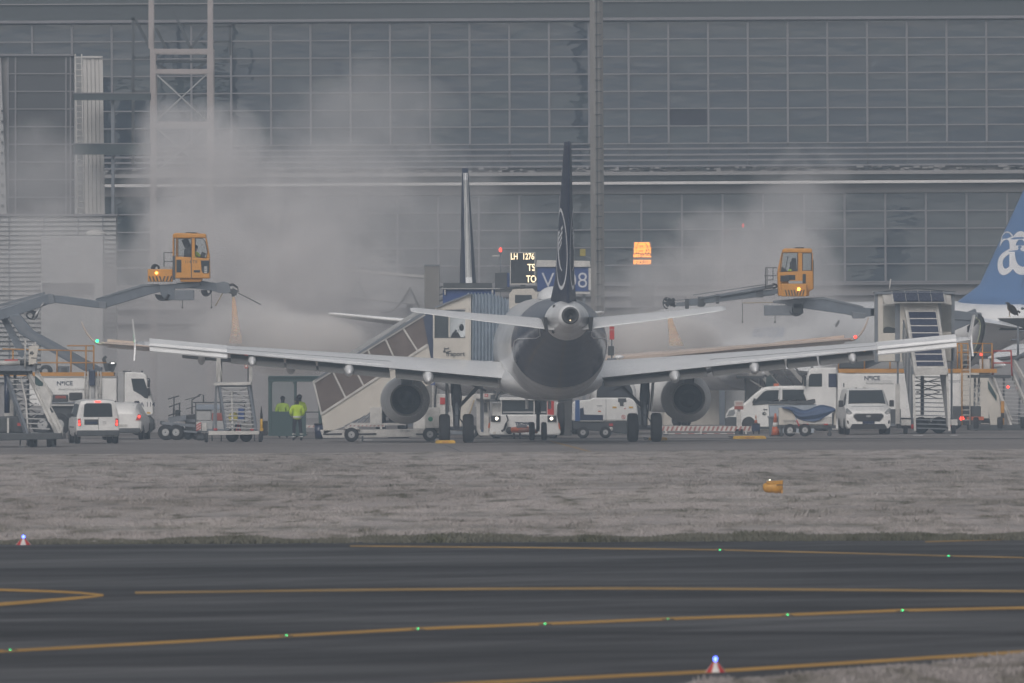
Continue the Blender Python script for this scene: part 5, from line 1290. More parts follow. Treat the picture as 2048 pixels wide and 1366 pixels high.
for a in (1924, 1940):
    q = MB(); px_tube(q, fr, [(a, 690, -1.4), (a, 850, -1.4)], .03); q.build('ladder_rail', RAILY if a == 1924 else OFFW, t)
for k in range(15):
    q = MB(); px_tube(q, fr, [(1924, 700 + 10 * k, -1.4), (1940, 700 + 10 * k, -1.4)], .022); q.build('ladder_rung', OFFW, t)
part('chassis', fr, rect(1640, 836.5, 1990, 846), -.45, .45, DGREY, t); part('rear_locker', fr, rect(1904, 812, 1960, 850), -1.25, .8, DGREY, t, bev=.03)
part('underrun_bar', fr, rect(1770, 846, 1805, 852), -1.2, -.9, GREY, t); part('underbody_tank', fr, rect(1772, 818, 1800, 846), -1.24, -1.205, DGREY, t)
q = MB(); q.ball(fr.p(1924, 837, -1.28), .10, .03, .10); q.build('tail_lamp', E_RED, t)
part('orange_reflector', fr, rect(1932, 833, 1966, 840), -1.28, -1.255, ORANGE, t)
for px in (1640, 1870, 1905):
    for y in (-.85, .85): wheel_part(t, fr, px, 850, .50, .32, y)
q = MB(); px_beam(q, fr, (1702, 735, -.3), (1755, 697, -.3), .35, .3); q.build('boom_rest', BOOM, t)
part('pump_housing', fr, [(1678, 722), (1690, 716), (1720, 716), (1730, 724), (1730, 737), (1678, 737)], -.8, .4, DGREY, t, bev=.05)
part('work_lamp', fr, rect(1672, 712, 1684, 717), -1.0, -.8, BLACK, t); part('work_lamp_glass', fr, rect(1674, 713, 1682, 716), -1.02, -.995, emi('work_lamp_white', (1, .97, .92), 3.0), t)
q = MB(); px_tube(q, fr, [(1690, 716, -.5), (1715, 706, -.5), (1740, 700, -.5)], .1); px_tube(q, fr, [(1700, 724, -.6), (1730, 712, -.6), (1750, 716, -.6)], .09); q.build('hose_bundle', DGREY, t)
lb = MB(); px_beam(lb, fr, (1690, 742, .1), (1955, 628, .1), .5, .55); lb.build('boom_lower', BOOM, t, bev=.03)
part('boom_base', fr, rect(1678, 728, 1712, 745), -.2, .6, BOOM, t, bev=.03)
part('boom_upper', fr, [(1740, 616), (1915, 621), (1962, 628), (1962, 642), (1915, 640), (1740, 632)], -.22, .3, BOOM, t, bev=.03)
part('boom_joint', fr, [(1940, 624), (1962, 625), (1966, 640), (1942, 645)], -.35, .4, GREY, t, bev=.03)
q = MB()
for k in range(4): px_tube(q, fr, [(1935, 655 + 3 * k, -.4), (1952, 640 + 2 * k, -.45), (1962, 632 + k, -.4), (1956, 628, -.3)], .05)
q.build('hose_bundle', BLACK, t)
arc = [(1956, 634), (1963, 638), (1966, 650), (1964, 668), (1958, 690), (1948, 708), (1935, 724), (1921, 735)]
q = MB(); px_tube(q, fr, [(*p, -.5) for p in arc], .115, 8); q.build('cable_chain', BLACK, t)
q = MB(); px_tube(q, fr, [(p[0] - 5, p[1] + 1, -.55) for p in arc], .03, 6); q.build('green_hose', mat('pale_green_hose', (.35, .38, .25), .5), t)
part('boom_outer', fr, [(1585, 599), (1646, 596), (1728, 615), (1752, 617), (1752, 631), (1723, 635), (1688, 628), (1610, 617), (1585, 613)], -.22, .22, BOOM, t, bev=.03)
part('boom_cover', fr, [(1587, 597), (1646, 594), (1726, 612), (1726, 616), (1646, 599), (1587, 601)], -.27, .27, GREY, t, bev=.01)
part('boom_joint', fr, [(1703, 623), (1732, 627), (1730, 637), (1705, 637)], -.3, .3, GREY, t, bev=.02)
part('boom_head', fr, [(1546, 601), (1590, 598), (1610, 602), (1600, 618), (1583, 616), (1570, 608), (1546, 606)], -.35, .35, GREY, t, bev=.03)
part('valve_box', fr, rect(1528, 610.5, 1584, 631), -.45, .35, GREY, t, bev=.03); part('valve_box_side', fr, rect(1584.5, 605, 1606, 628), -.35, .3, DGREY, t, bev=.05)
q = MB()
for k in range(6): px_tube(q, fr, hoop(1592 + k, 620, 13 - k, 11 - k * .8, 190, 360), .045, y=-.42 + .09 * k)
q.build('hose_bundle', BLACK, t)
W1 = [(1564, 506), (1595, 505.5), (1595, 542), (1559, 543.5)]; W2 = rect(1604.5, 506.5, 1622.5, 541)
oc = op_cab(fr, t, [(1565, 499), (1570, 497), (1621, 497), (1623.5, 499), (1624, 506), (1563, 506)], [W1, W2], [rect(1604.5, 548, 1611, 574), rect(1570, 550, 1590, 560)],
            [[(1563, 506), (1566, 506), (1561, 543.5), (1555, 543.5)], rect(1595, 506, 1604.5, 543), rect(1622.5, 506, 1625, 543)],
            [(1554.5, 543), (1626, 541), (1626.5, 578), (1618, 583), (1618, 592), (1556, 592)], [W1, W2])
part('cab_side_trim', fr, rect(1625, 520, 1627, 578), -.6, .6, DGREY, oc)
bx = part('counterweight_box', fr, rect(1562, 567.5, 1612, 593), -1.25, -.78, YEL, t, bev=.03); stripes(fr, 1568, 1608, 580, 591.5, -1.25, bx)
part('amber_beacon', fr, rect(1594, 576, 1599, 581), -1.28, -1.25, E_ORG, bx)
part('camera_box', fr, rect(1560, 551, 1578, 563), -1.0, -.78, BLACK, t, bev=.02); part('box_lid', fr, rect(1576, 562, 1604, 567.2), -1.15, -.8, LGREY, t)
part('roof_fittings', fr, rect(1590, 494.5, 1608, 497), -.3, .3, BLACK, oc)
part('seat', fr, [(1578, 540), (1584, 516), (1592, 516), (1594, 545), (1578, 548)], -.2, .25, INTER, oc, bev=.04)
q = MB(); px_beam(q, fr, (1576, 512, -.3), (1570, 544, -.3), .04); px_beam(q, fr, (1560, 538, 0), (1570, 546, 0), .25, .3); q.build('control_panel', INTER, oc)
q = MB()
for y in (-.5, .5): px_tube(q, fr, [(1531, 576, y), (1531, 535, y), (1554, 535.5, y)], .022); px_tube(q, fr, [(1534, 535, y), (1534, 570, y)], .018); px_tube(q, fr, [(1546, 535, y), (1546, 560, y)], .018); px_tube(q, fr, [(1528, 551, y), (1553, 551.5, y)], .018); px_tube(q, fr, [(1534, 560, y), (1547, 560, y)], .018)
q.build('step_rail', DGREY, t)
na = MB(); px_beam(na, fr, (1556, 582, 0), (1375, 605, 0), .30, .22); na = na.build('nozzle_arm', BOOM, t, bev=.02)
for a, b, r in (((1548, 570, -.2), (1400, 597, -.2), .05), ((1546, 574, -.25), (1440, 592, -.25), .07), ((1550, 589, -.2), (1410, 606, -.2), .03), ((1530, 569, -.1), (1386, 590, -.1), .02), ((1400, 597, .1), (1332, 602, .1), .02)):
    q = MB(); px_tube(q, fr, [a, b], r); q.build('telescopic_tube', GREY, na)
part('arm_end', fr, [(1352, 605), (1396, 602), (1396, 611), (1352, 613)], -.14, .14, GREY, na, bev=.01)
for a, c_ in ((1370, 1378), (1396, 1408), (1512, 1526), (1432, 1438)): part('arm_bracket', fr, rect(a, (1530 - a) * .16 + 572, c_, (1530 - a) * .16 + 592), -.2, .2, DGREY, na)
q = MB(); rnd3 = random.Random(4)
for k in range(9): px_beam(q, fr, (1326 + rnd3.uniform(0, 24), 596 + rnd3.uniform(0, 16), rnd3.uniform(-.2, .2)), (1326 + rnd3.uniform(0, 26), 598 + rnd3.uniform(0, 18), rnd3.uniform(-.2, .2)), .10)
px_tube(q, fr, hoop(1334, 606, 8, 11, 80, 280), .03); q.build('spray_nozzle', DGREY, na)
q = MB(); px_tube(q, fr, hoop(1402, 606, 8, 6, 180, 360), .04); px_tube(q, fr, hoop(1545, 572, 9, 4, 90, -90), .05); q.build('nozzle_hose', BLACK, na)
q = MB(); px_tube(q, fr, [(1485, 606, -.2), (1546, 605, -.2)], .02); q.build('guide_rod', MATS['tan_rod'], t)
for px, y0 in ((1485, 606), (1550, 631)):
    q = MB(); px_tube(q, fr, [(px, y0, -.2), (px, 643, -.2)], .012, 4); q.ball(fr.p(px, 644, -.2), .04); q.build('plumb_line', BLACK, t)
zc_ = fr.p(1586, 565)[2]
person('operator in yellow vest seated inside the right raised orange cab', fr, 1587, zc_ - .35, R(60), 'reach', 1.72, HIVIS, 'de-icing operators', y=.0, seated=True)

# ================================================================== PASSENGER STAIRS
def stair_flight(t, fr, L0, R0, L1, R1, nstep, ytop, ybot, mstep=ALU, tread=.28):
    """steps from (L0..R0) at the top/back to (L1..R1) at the bottom/front, pixels; one object per step"""
    for k in range(nstep):
        f = k / (nstep - 1.0); y = ytop + (ybot - ytop) * f
        a = fr.p(L0[0] + (L1[0] - L0[0]) * f, L0[1] + (L1[1] - L0[1]) * f, y); b = fr.p(R0[0] + (R1[0] - R0[0]) * f, R0[1] + (R1[1] - R0[1]) * f, y)
        q = MB(); q.beam(a, b, tread, .045); q.build('step', mstep, t)

# ---- big mobile stairs, far left
fr = Fr(62, 607); t = thing('passenger_stairs', 'tall white mobile stairs with dark chassis at the far left, left of the white van', 'stairs', fr.loc, 0, 'mobile passenger stairs')
stair_flight(t, fr, (14, 749), (52, 749), (62, 866), (104, 868), 13, 3.2, 0.2)
for a, b in (((53, 738, 3.3), (118, 872, .0)), ((10, 745, 3.3), (56, 876, .0))):
    q = MB(); q.beam(fr.p(*a), fr.p(*b), .10, .26); q.build('stringer', OFFW if a[0] > 40 else GREY, t)
q = MB(); pts = [(70, 742), (104, 786), (100, 812), (124, 856), (123, 878), (96, 842), (70, 780)]; A = [fr.p(x, y, 3.0 - 3.0 * min(1, max(0, (y - 742) / 130.0))) for x, y in pts]
q.add(A + [(p[0] + .05, p[1] + .08, p[2]) for p in A], [tuple(range(7)), tuple(range(13, 6, -1))] + [(i, (i + 1) % 7, (i + 1) % 7 + 7, i + 7) for i in range(7)]); q.build('side_panel', OFFW, t)
q = MB(); A = [fr.p(x, y, 2.4) for x, y in ((70, 752), (85, 766), (82, 786), (70, 768))]; q.add(A + [(p[0] + .03, p[1] - .1, p[2]) for p in A], [(0, 1, 2, 3), (7, 6, 5, 4), (0, 4, 5, 1), (1, 5, 6, 2), (2, 6, 7, 3), (3, 7, 4, 0)]); q.build('green_side_panel', GREEN, t)
q = MB(); A = [fr.p(x, y, 1.2) for x, y in ((100, 815), (120, 846), (121, 866), (100, 838))]; q.add(A + [(p[0] + .03, p[1] - .1, p[2]) for p in A], [(0, 1, 2, 3), (7, 6, 5, 4), (0, 4, 5, 1), (1, 5, 6, 2), (2, 6, 7, 3), (3, 7, 4, 0)]); q.build('dark_side_panel', DGREY, t)
q = MB()
for a, b in (((56, 736, 3.2), (122, 866, 0)), ((76, 742, 3.0), (104, 792, 1.8))): q.tube([fr.p(*a), fr.p(*b)], .035, 6)
q.build('handrail', OFFW, t)
part('platform', fr, rect(-30, 731, 66, 742), 2.6, 5.2, GREY, t); q = MB(); q.tube([fr.p(-30, 727, 2.6), fr.p(40, 725, 2.6)], .10, 8); q.build('bumper_roll', OFFW, t); q = MB(); q.tube([fr.p(40, 726, 2.6), fr.p(66, 729, 2.6)], .09, 8); q.build('bumper_roll', BLACK, t)
part('under_platform_frame', fr, rect(-30, 742, 60, 750), 3.0, 3.2, DGREY, t); part('platform_edge_red', fr, rect(5, 719, 32, 722), 2.55, 2.62, RED, t)
sp_ = part('emblem_panel', fr, [(53.5, 692.5), (74, 691), (68, 727), (53.5, 730)], 2.4, 2.46, CREAM, t, bev=.01)
def star(fr, px, py, r, y, parent, body='fraport', tx=None, ts=.2):
    """outlined star swoosh and word mark"""
    q = MB(); pts = []
    for i in range(11):
        rr = r if i % 2 == 0 else r * .5
        pts.append((px + rr * math.cos(R(36 * i + 10)), py + rr * .8 * math.sin(R(36 * i + 10))))
    for i in range(9): q.beam(fr.q(*pts[i], y) if False else (fr.q(*pts[i])[0], y, fr.q(*pts[i])[2]), (fr.q(*pts[i + 1])[0], y, fr.q(*pts[i + 1])[2]), .012, .045)
    q.build('star_emblem', DGREY, parent)
    if tx: p = fr.q(tx[0], tx[1]); text('word_mark', body, ts, DGREY, parent, (p[0], y, p[2]), ext=.002, bold=.006)
star(fr, 60, 706, 4, 2.39, sp_, 'fraport', (64, 716), .07)
for a in ((66, 688, 730), (71, 684, 730), (51, 680, 735)):
    q = MB(); q.tube([fr.p(a[0], a[1], 2.5), fr.p(a[0] - 1, a[2], 2.5)], .035, 6); q.build('platform_post', OFFW, t)
for px, y0, y1, yy in ((14, 750, 826, 3.0), (30, 742, 874, 3.4), (56, 742, 874, 4.6)):
    q = MB(); q.tube([fr.p(px, y0, yy), fr.p(px, y1, yy)], .11 if px == 14 else .06, 8); q.build('lift_column', NAVY if px == 14 else GREY, t)
q = MB()
for k in range(6):
    q.beam(fr.p(16 + 7 * k, 752 + 18 * k, 2.9 - .4 * k), fr.p(52 + 7 * k, 772 + 18 * k, 2.9 - .4 * k), .04); q.beam(fr.p(52 + 7 * k, 752 + 18 * k, 2.9 - .4 * k), fr.p(16 + 7 * k, 772 + 18 * k, 2.9 - .4 * k), .04)
q.build('lattice', DGREY, t)
q = MB(); q.tube([fr.p(42, 758, 2.4), fr.p(52, 800, 1.6), fr.p(56, 864, .4)], .04, 6); q.build('centre_rail', OFFW, t)
part('chassis', fr, [(-30, 866), (124, 866), (126, 878), (-30, 882)], -.2, 4.4, DGREY, t, bev=.03); part('engine_cover', fr, [(-30, 835), (40, 832), (44, 866), (-30, 866)], 1.6, 4.2, DGREY, t, bev=.05)
part('cab_panel', fr, rect(2, 800, 34, 842), 3.9, 4.0, OFFW, t); part('white_strut', fr, rect(12, 836, 16, 868), 1.2, 1.3, OFFW, t); part('counter_lamp', fr, rect(33, 846, 44, 852), 1.1, 1.3, RED, t)
for px in (61, 99):
    wheel_part(t, fr, px, 884, .30, .22, .4, 'x', hub=DGREY); wheel_part(t, fr, px + 8, 884, .30, .22, 3.4, 'x', hub=DGREY)
for px in (41, 55, 107):
    q = MB(); q.tube([fr.p(px, 876, .1), fr.p(px - 1, 891, .1)], .03, 5); q.box(fr.p(px, 892, .1)[0] - .1, fr.p(px, 892, .1)[0] + .1, 0, .2, 0, .04); q.build('stabiliser_jack', DGREY, t)

# ---- stairs standing free under the left wing
fr = Fr(467, 632); t = thing('passenger_stairs', 'open stairs with bare platform facing the camera under the left wing of the jet', 'stairs', fr.loc, 0, 'mobile passenger stairs')
stair_flight(t, fr, (440, 775), (495, 775), (452, 855), (510, 857), 11, 3.0, .3)
for a, b in (((438, 772, 3.1), (452, 864, .1)), ((497, 772, 3.1), (512, 864, .1))):
    q = MB(); q.beam(fr.p(*a), fr.p(*b), .09, .24); q.build('stringer', GREY, t)
q = MB(); q.tube([fr.p(464, 783, 2.6), fr.p(465, 862, .2)], .05, 6); q.build('centre_rail', OFFW, t)
part('platform', fr, [(425, 766), (500, 764), (501, 770), (425, 771.5)], 2.8, 4.8, OFFW, t, bev=.01); part('platform_frame', fr, rect(432, 771.5, 500, 775), 3.0, 4.7, GREY, t)
for a, b, c_ in ((429, 437, 702), (494.5, 501, 697)):
    part('tall_post', fr, rect(a, c_, b, 764), 4.4, 4.7, OFFW, t)
part('gas_strut', fr, rect(437.5, 721, 440.5, 764), 4.0, 4.1, BLACK, t); part('gas_strut', fr, rect(491.5, 735, 494, 764), 4.0, 4.1, BLACK, t)
q = MB(); q.tube([fr.p(440, 724, 3.9), fr.p(445, 764, 3.9)], .02, 5); q.tube([fr.p(434, 712, 3.9), fr.p(434, 764, 3.9)], .03, 5); q.build('handrail', OFFW, t)
rb = part('red_bordered_board', fr, rect(486, 709, 492.5, 737), 3.9, 3.94, RED, t); part('board_face', fr, rect(487.2, 711, 491.3, 735), 3.885, 3.9, CREAM, rb)
for a, b in (((433, 772, 3.0), (426, 862, 3.0)), ((500, 764, 3.2), (513, 862, 2.6)), ((432, 775, 4.6), (432, 864, 4.6)), ((500, 775, 4.6), (506, 864, 4.6))):
    q = MB(); q.beam(fr.p(*a), fr.p(*b), .08); q.build('leg', GREY, t)
q = MB()
for k in range(4):
    z0 = 776 + 21 * k; yy = 2.8 - .7 * k; xo = 3 * k
    q.beam(fr.p(441 + xo, z0, yy), fr.p(496 + xo, z0 + 20, yy), .022); q.beam(fr.p(496 + xo, z0, yy), fr.p(441 + xo, z0 + 20, yy), .022)
q.build('lattice', DGREY, t)
part('base_beam', fr, [(417, 862), (518, 862), (519, 869), (417, 870)], -.1, .15, OFFW, t, bev=.01); part('base_frame', fr, rect(420, 864, 516, 869), .2, 4.6, GREY, t)
part('tool_box', fr, rect(483, 846, 503, 862), .9, 1.5, OFFW, t); 
q = MB(); A = [(472, 862), (477, 846), (481, 862)]
for i in range(3): q.beam(fr.p(*A[i], .7), fr.p(*A[(i + 1) % 3], .7), .05)
q.build('warning_triangle', RED, t); part('dark_plate', fr, rect(469, 847, 482, 861), .9, .95, NAVY, t)
for a in (424, 512): 
    q = MB(); q.ball(fr.p(a + (7 if a < 450 else -8), 859, .2), .09, .05, .06); q.build('red_lamp', RED, t)
for px in (412.5, 520.5): wheel_part(t, fr, px, 878, .19, .14, .0, 'x', hub=DGREY)
for px in (464.5, 492): wheel_part(t, fr, px, 876, .27, .22, 2.2, 'y', hub=DGREY); wheel_part(t, fr, px, 876, .27, .22, 3.6, 'y', hub=DGREY)
for px in (424, 442.5, 509):
    q = MB(); q.tube([fr.p(px, 868, .02), fr.p(px, 882, .02)], .028, 5); q.build('stabiliser_jack', DGREY, t)

# ---- covered stairs docked at the left front door
fr = Fr(760, 630); t = thing('covered_stairs', 'white covered stairs with tinted side panels rising to the jet door, under the left wing', 'stairs', fr.loc)
YA, YB = .0, 2.3
for y in (YA, YB):
    q = part('side_wall', fr, [(642, 826), (853, 688), (866, 690), (868, 765), (760, 818), (690, 852), (648, 868)], y, y + .06, CREAM, t)
    gl = [(629, 768), (644, 829), (676, 807), (638, 760)]
    cuts = [(628, 766, 643, 829), (665, 742, 692, 797), (701, 721, 728, 773), (736, 700, 759, 753), (771, 678, 795, 730), (806, 656, 836, 703), (846, 631, 862, 688)]
    for a, b in zip(cuts, cuts[1:]):
        part('side_panel', fr, [(a[0] + 1, a[1]), (b[0], b[1]), (b[2], b[3]), (a[2] + 1, a[3])], y + .015, y + .045, BROWNG, t)
    for c_ in cuts[:-1]:
        q = MB(); q.beam(fr.q(c_[0], c_[1])[:1] + (y - .01,) + fr.q(c_[0], c_[1])[2:], fr.q(c_[2], c_[3])[:1] + (y - .01,) + fr.q(c_[2], c_[3])[2:], .07, .07); q.build('panel_post', OFFW, t)
    p0, p1 = fr.q(626, 765), fr.q(850, 628); q = MB(); q.beam((p0[0], y - .01, p0[2]), (p1[0], y - .01, p1[2]), .1, .12); q.build('roof_edge', OFFW, t)
    p0, p1 = fr.q(641, 829), fr.q(855, 690); q = MB(); q.beam((p0[0], y - .02, p0[2]), (p1[0], y - .02, p1[2]), .08, .09); q.build('sill', OFFW, t)
p = [fr.q(640, 753), fr.q(851, 622), fr.q(853, 628), fr.q(628, 765)]
q = MB(); q.prism([(a[0], a[2] + .04) for a in p], YA - .1, YB + .15); q.build('roof', GREY, t)
p0, p1 = fr.q(650, 743), fr.q(846, 620)
for y in (.25, 2.0):
    q = MB(); q.beam((p0[0], y, p0[2] + .06), (p1[0], y, p1[2] + .06), .12, .14); q.build('roof_rail', LGREY, t)
q = MB(); a = fr.q(649, 733); b = fr.q(654, 742); q.beam((a[0], .3, a[2]), (b[0], .3, b[2]), .06); q.build('roof_hook', OFFW, t)
# steps inside
for k in range(16):
    f = k / 15.0; a = fr.q(652 + f * 205, 842 - f * 134); q = MB(); q.box(a[0] - .14, a[0] + .14, YA + .1, YB - .05, a[2] - .05, a[2]); q.build('step', ALU, t)
part('chassis', fr, [(640, 860), (880, 858), (880, 873), (646, 876)], .0, 2.3, OFFW, t, bev=.02)
for a, b in ((646, 684), (710, 753), (832, 878)): part('chassis_slot', fr, [(a, 867), (b, 866), (b, 870), (a, 870)], -.02, .0, BLACK, t)
text('fleet_number', 'EP1165', .13, GREY, t, fr.q(810, 862, -.012), ext=.002)
for px in (703, 860): 
    for y in (-.12, 2.3): wheel_part(t, fr, px, 870, .30, .22, y)
part('mudguard', fr, [(686, 858), (692, 853), (714, 853), (720, 859)], -.2, .1, OFFW, t, bev=.02)
q = MB(); q.tube([fr.q(725, 872)[:1] + (-.05,) + fr.q(725, 872)[2:], fr.q(725, 883)[:1] + (-.05,) + fr.q(725, 883)[2:]], .04, 6); q.build('stabiliser_jack', DGREY, t)
part('under_frame', fr, rect(776, 872, 818, 876), .3, 1.2, BLACK, t)
q = MB()
for k in range(5): q.beam(fr.q(690 + 12 * k, 852 - 2 * k), fr.q(718 + 12 * k, 838 - 7 * k), .05)
q.build('lift_linkage', GREY, t)
part('lift_mast', fr, rect(700, 846, 812, 850.5), -.03, .0, OFFW, t)
part('equipment_box', fr, rect(740, 814, 764, 850), -.1, .5, OFFW, t, bev=.02); part('equipment_box', fr, rect(850, 815, 880, 856), -.35, .4, OFFW, t, bev=.02)
q = MB(); p = fr.q(861, 838); q.loft([[(p[0] + r * math.cos(a), y, p[2] + r * math.sin(a)) for a in [2 * math.pi * j / 18 for j in range(18)]] for y, r in ((-.37, .10), (-.35, .10))]); q.build('green_sticker', mat('sticker_green', (.03, .2, .12), .5), t)
# cabin at the top
part('cabin_wall', fr, [(866.5, 676), (942, 676), (942, 722), (866.5, 722)], -.1, 2.4, CREAM, t, bev=.02)
part('cabin_top', fr, [(873, 612), (936, 590), (942, 590), (942, 618), (868, 621)], -.1, 2.4, CREAM, t, bev=.02)
part('cabin_roof', fr, [(868, 614), (936, 588), (943, 588), (943, 590.5), (936, 591), (872, 616)], -.25, 2.5, GREY, t)
for a in (rect(866, 620, 869, 677), rect(897, 620, 899.5, 677), rect(930.5, 618, 942, 677)):
    for y in (-.1, 2.3): part('cabin_post', fr, a, y, y + .1, CREAM, t)
part('cabin_window', fr, rect(869, 622, 897, 676), -.06, -.04, SGLASS, t); part('cabin_window', fr, rect(899.5, 622, 930.5, 676), -.06, -.04, CGLASS, t)
for g in (rect(869, 620, 930.5, 623), rect(869, 674.5, 930.5, 676)): part('window_frame', fr, g, -.115, -.03, DGREY, t)
part('back_curtain', fr, rect(869, 620, 898, 676), 2.0, 2.05, INTER, t)
q = MB(); q.ball(fr.q(923, 655)[:1] + (.6,) + fr.q(923, 655)[2:], .10, .12, .15); q.build('headrest', BLACK, t)
part('control_desk', fr, [(902, 676), (904, 666), (916, 664), (922, 676)], .2, .8, INTER, t, bev=.03)
q = MB(); px_tube(q, fr, [(903, 674, .1), (907, 668, .1), (913, 660, .1)], .05); px_tube(q, fr, [(906, 666, .1), (913, 667, .1)], .05); q.build('joystick', BLACK, t)
part('corner_curtain', fr, [(845, 628), (865, 626), (868, 700), (868, 718), (862, 718)], -.05, 2.3, NAVY if False else mat('slate_blue_curtain', (.04, .055, .10), .7, noise=.2), t)
star(fr, 894, 701, 8, -.115, t, 'fraport', (911, 708), .27)
# flat roof box behind the cabin
part('roof_housing', fr, rect(885, 578, 990, 612), 2.6, 4.4, SIGNB, t, bev=.02); part('housing_screen', fr, rect(886, 565.5, 984, 576), 2.5, 4.5, DGREY, t); part('housing_rail', fr, rect(882, 576, 1000, 578), 2.4, 4.55, LGREY, t)
for px in (890, 960): part('housing_leg', fr, rect(px, 612, px + 6, 860), 2.7, 3.0, GREY, t)
for px in (985, 890): 
    q = MB(); px_tube(q, fr, [(px, 576, 2.5), (px, 590, 2.5)], .04); q.build('housing_post', OFFW, t)
# bellows, pleated
def bell(x): return .38 + 1.0 * ((x - 936) / 81.0) ** 1.2
q = MB(); n_ = 24; top = []; bot = []
for k in range(n_ + 1):
    x = 936 + 81 * k / n_; zt = 588 + (3 if k % 2 else -2) + (0 if k < 14 else (k - 14) * 1.2); zb = 722
    y = (-.08 if k % 2 else .12) + .5 * (k / n_) ** 2
    a = fr.q(x, zt); b = fr.q(x, zb); top.append((a[0], y, a[2])); bot.append((b[0], y, b[2]))
bk = [(p_[0], 2.6, p_[2]) for p_ in top]
q.loft([bot, top, bk], closed=False, caps=False, smooth=False); q.add([bot[0], top[0], bk[0], (bot[0][0], 2.6, bot[0][2])], [(0, 1, 2, 3)])
bo_ = q.build('bellows', BELL, t); md = bo_.modifiers.new('skin', 'SOLIDIFY'); md.thickness = .03
for k in range(0, n_ + 1, 2):
    q = MB(); q.tube([(bot[k][0], bot[k][1] - .01, bot[k][2]), (top[k][0], top[k][1] - .01, top[k][2])], .014, 5); q.build('bellows_hoop', mat('bellows_seam', (.36, .42, .50), .7), bo_)

# ---- stairs in front of the service building
fr = Fr(1545, 702); t = thing('passenger_stairs', 'white stairs with bare landing leading down behind the white minibus', 'stairs', fr.loc, 0, 'mobile passenger stairs')
part('platform', fr, rect(1474, 752, 1528, 757), 0, 1.6, DGREY, t); part('control_cabinet', fr, rect(1498, 728, 1524, 752), .2, 1.2, OFFW, t, bev=.02)
for y in (0.1, 1.4):
    for a, b in (((1528, 738), (1562, 776)), ((1528, 756), (1600, 838)), ((1560, 712), (1612, 770))):
        q = MB(); q.beam(fr.q(*a)[:1] + (y,) + fr.q(*a)[2:], fr.q(*b)[:1] + (y,) + fr.q(*b)[2:], .07, .16); q.build('stringer', OFFW, t)
    for a, b in (((1546, 716), (1588, 772)), ((1576, 716), (1620, 772))):
        q = MB(); q.beam(fr.q(*a)[:1] + (y + .02,) + fr.q(*a)[2:], fr.q(*b)[:1] + (y + .02,) + fr.q(*b)[2:], .05, .06); q.build('handrail', DGREY, t)
for k in range(9):
    a = fr.q(1534 + 8 * k, 760 + 9 * k); q = MB(); q.box(a[0] - .13, a[0] + .13, .1, 1.45, a[2] - .02, a[2] + .02); q.build('step', ALU, t)
part('side_panel', fr, [(1532, 757), (1540, 748), (1562, 774), (1560, 790), (1532, 790)], .0, .06, GREEN, t)
for px in (1490, 1520): part('leg', fr, rect(px, 757, px + 2.4, 864), .3, .4, DGREY, t); part('leg', fr, rect(px, 757, px + 2.4, 864), 1.2, 1.3, DGREY, t)
q = MB(); q.beam(fr.q(1500, 760, .2), fr.q(1530, 778, .2), .06); q.build('brace', OFFW, t)
part('chassis', fr, rect(1480, 852, 1616, 860), .0, 1.6, DGREY, t)
for px in (1500, 1600): wheel_part(t, fr, px, 858, .28, .2, .0); wheel_part(t, fr, px, 858, .28, .2, 1.5)

# ---- stairs at the right edge
fr = Fr(1990, 686); t = thing('passenger_stairs', 'mobile stairs with red platform rails at the right picture edge beside the de-icing truck', 'stairs', fr.loc, 0, 'mobile passenger stairs')
stair_flight(t, fr, (1988, 756), (2026, 756), (2024, 852), (2066, 856), 14, 3.2, .3)
for a, b in (((1984, 750, 3.3), (2022, 856, .1)), ((2026, 722, 3.3), (2072, 800, .1)), ((2026, 752, 3.3), (2074, 862, .1))):
    q = MB(); q.beam(fr.p(*a), fr.p(*b), .09, .26); q.build('stringer', OFFW, t)
q = MB(); px_tube(q, fr, [(1983, 745, 3.2), (2006, 798, 1.8), (2024, 840, .3)], .035); q.build('handrail', OFFW, t)
part('platform', fr, rect(1942, 750, 2026, 756), 2.9, 5.0, DGREY, t)
for a, b in (((1986, 702, 2.95), (2022, 702, 2.95)), ((1986, 726, 2.95), (2023, 726, 2.95)), ((1986, 702, 2.95), (1986, 750, 2.95)), ((2022, 700, 2.95), (2024, 752, 2.95))):
    q = MB(); px_tube(q, fr, [a, b], .035); q.build('platform_rail', RED, t)
part('control_cabinet', fr, rect(1963, 718, 1984, 752), 3.0, 3.8, OFFW, t, bev=.02); part('lamp_bracket', fr, rect(1966, 712, 1980, 718), 3.1, 3.3, DGREY, t)
part('green_side_panel', fr, [(1978, 760), (1996, 792), (1995, 802), (1979, 778)], 1.9, 1.95, GREEN, t); part('side_panel', fr, [(1978, 756), (2006, 800), (2012, 850), (1984, 850), (1976, 790)], 2.0, 2.06, CREAM, t)
for px in (1950, 1958, 2008, 2040): q = MB(); px_beam(q, fr, (px, 756, 3.6), (px - 2, 856, 3.6), .09); q.build('leg', GREY, t)
q = MB()
for k in range(5): px_beam(q, fr, (1948, 764 + 18 * k, 3.5), (1962, 780 + 18 * k, 3.5), .06); px_beam(q, fr, (1962, 764 + 18 * k, 3.5), (1948, 780 + 18 * k, 3.5), .06)
q.build('lattice', OFFW, t)
part('chassis', fr, rect(1940, 850, 2080, 860), .0, 4.4, DGREY, t); part('yellow_jack', fr, rect(2002, 802, 2009, 852), .2, .5, RAILY, t, bev=.02); part('jack_band', fr, rect(2002, 826, 2009, 836), .18, .2, BLACK, t)
for px in (1952, 2000, 2046): wheel_part(t, fr, px, 858, .30, .24, .2, 'x', hub=DGREY); wheel_part(t, fr, px, 858, .30, .24, 3.6, 'x', hub=DGREY)
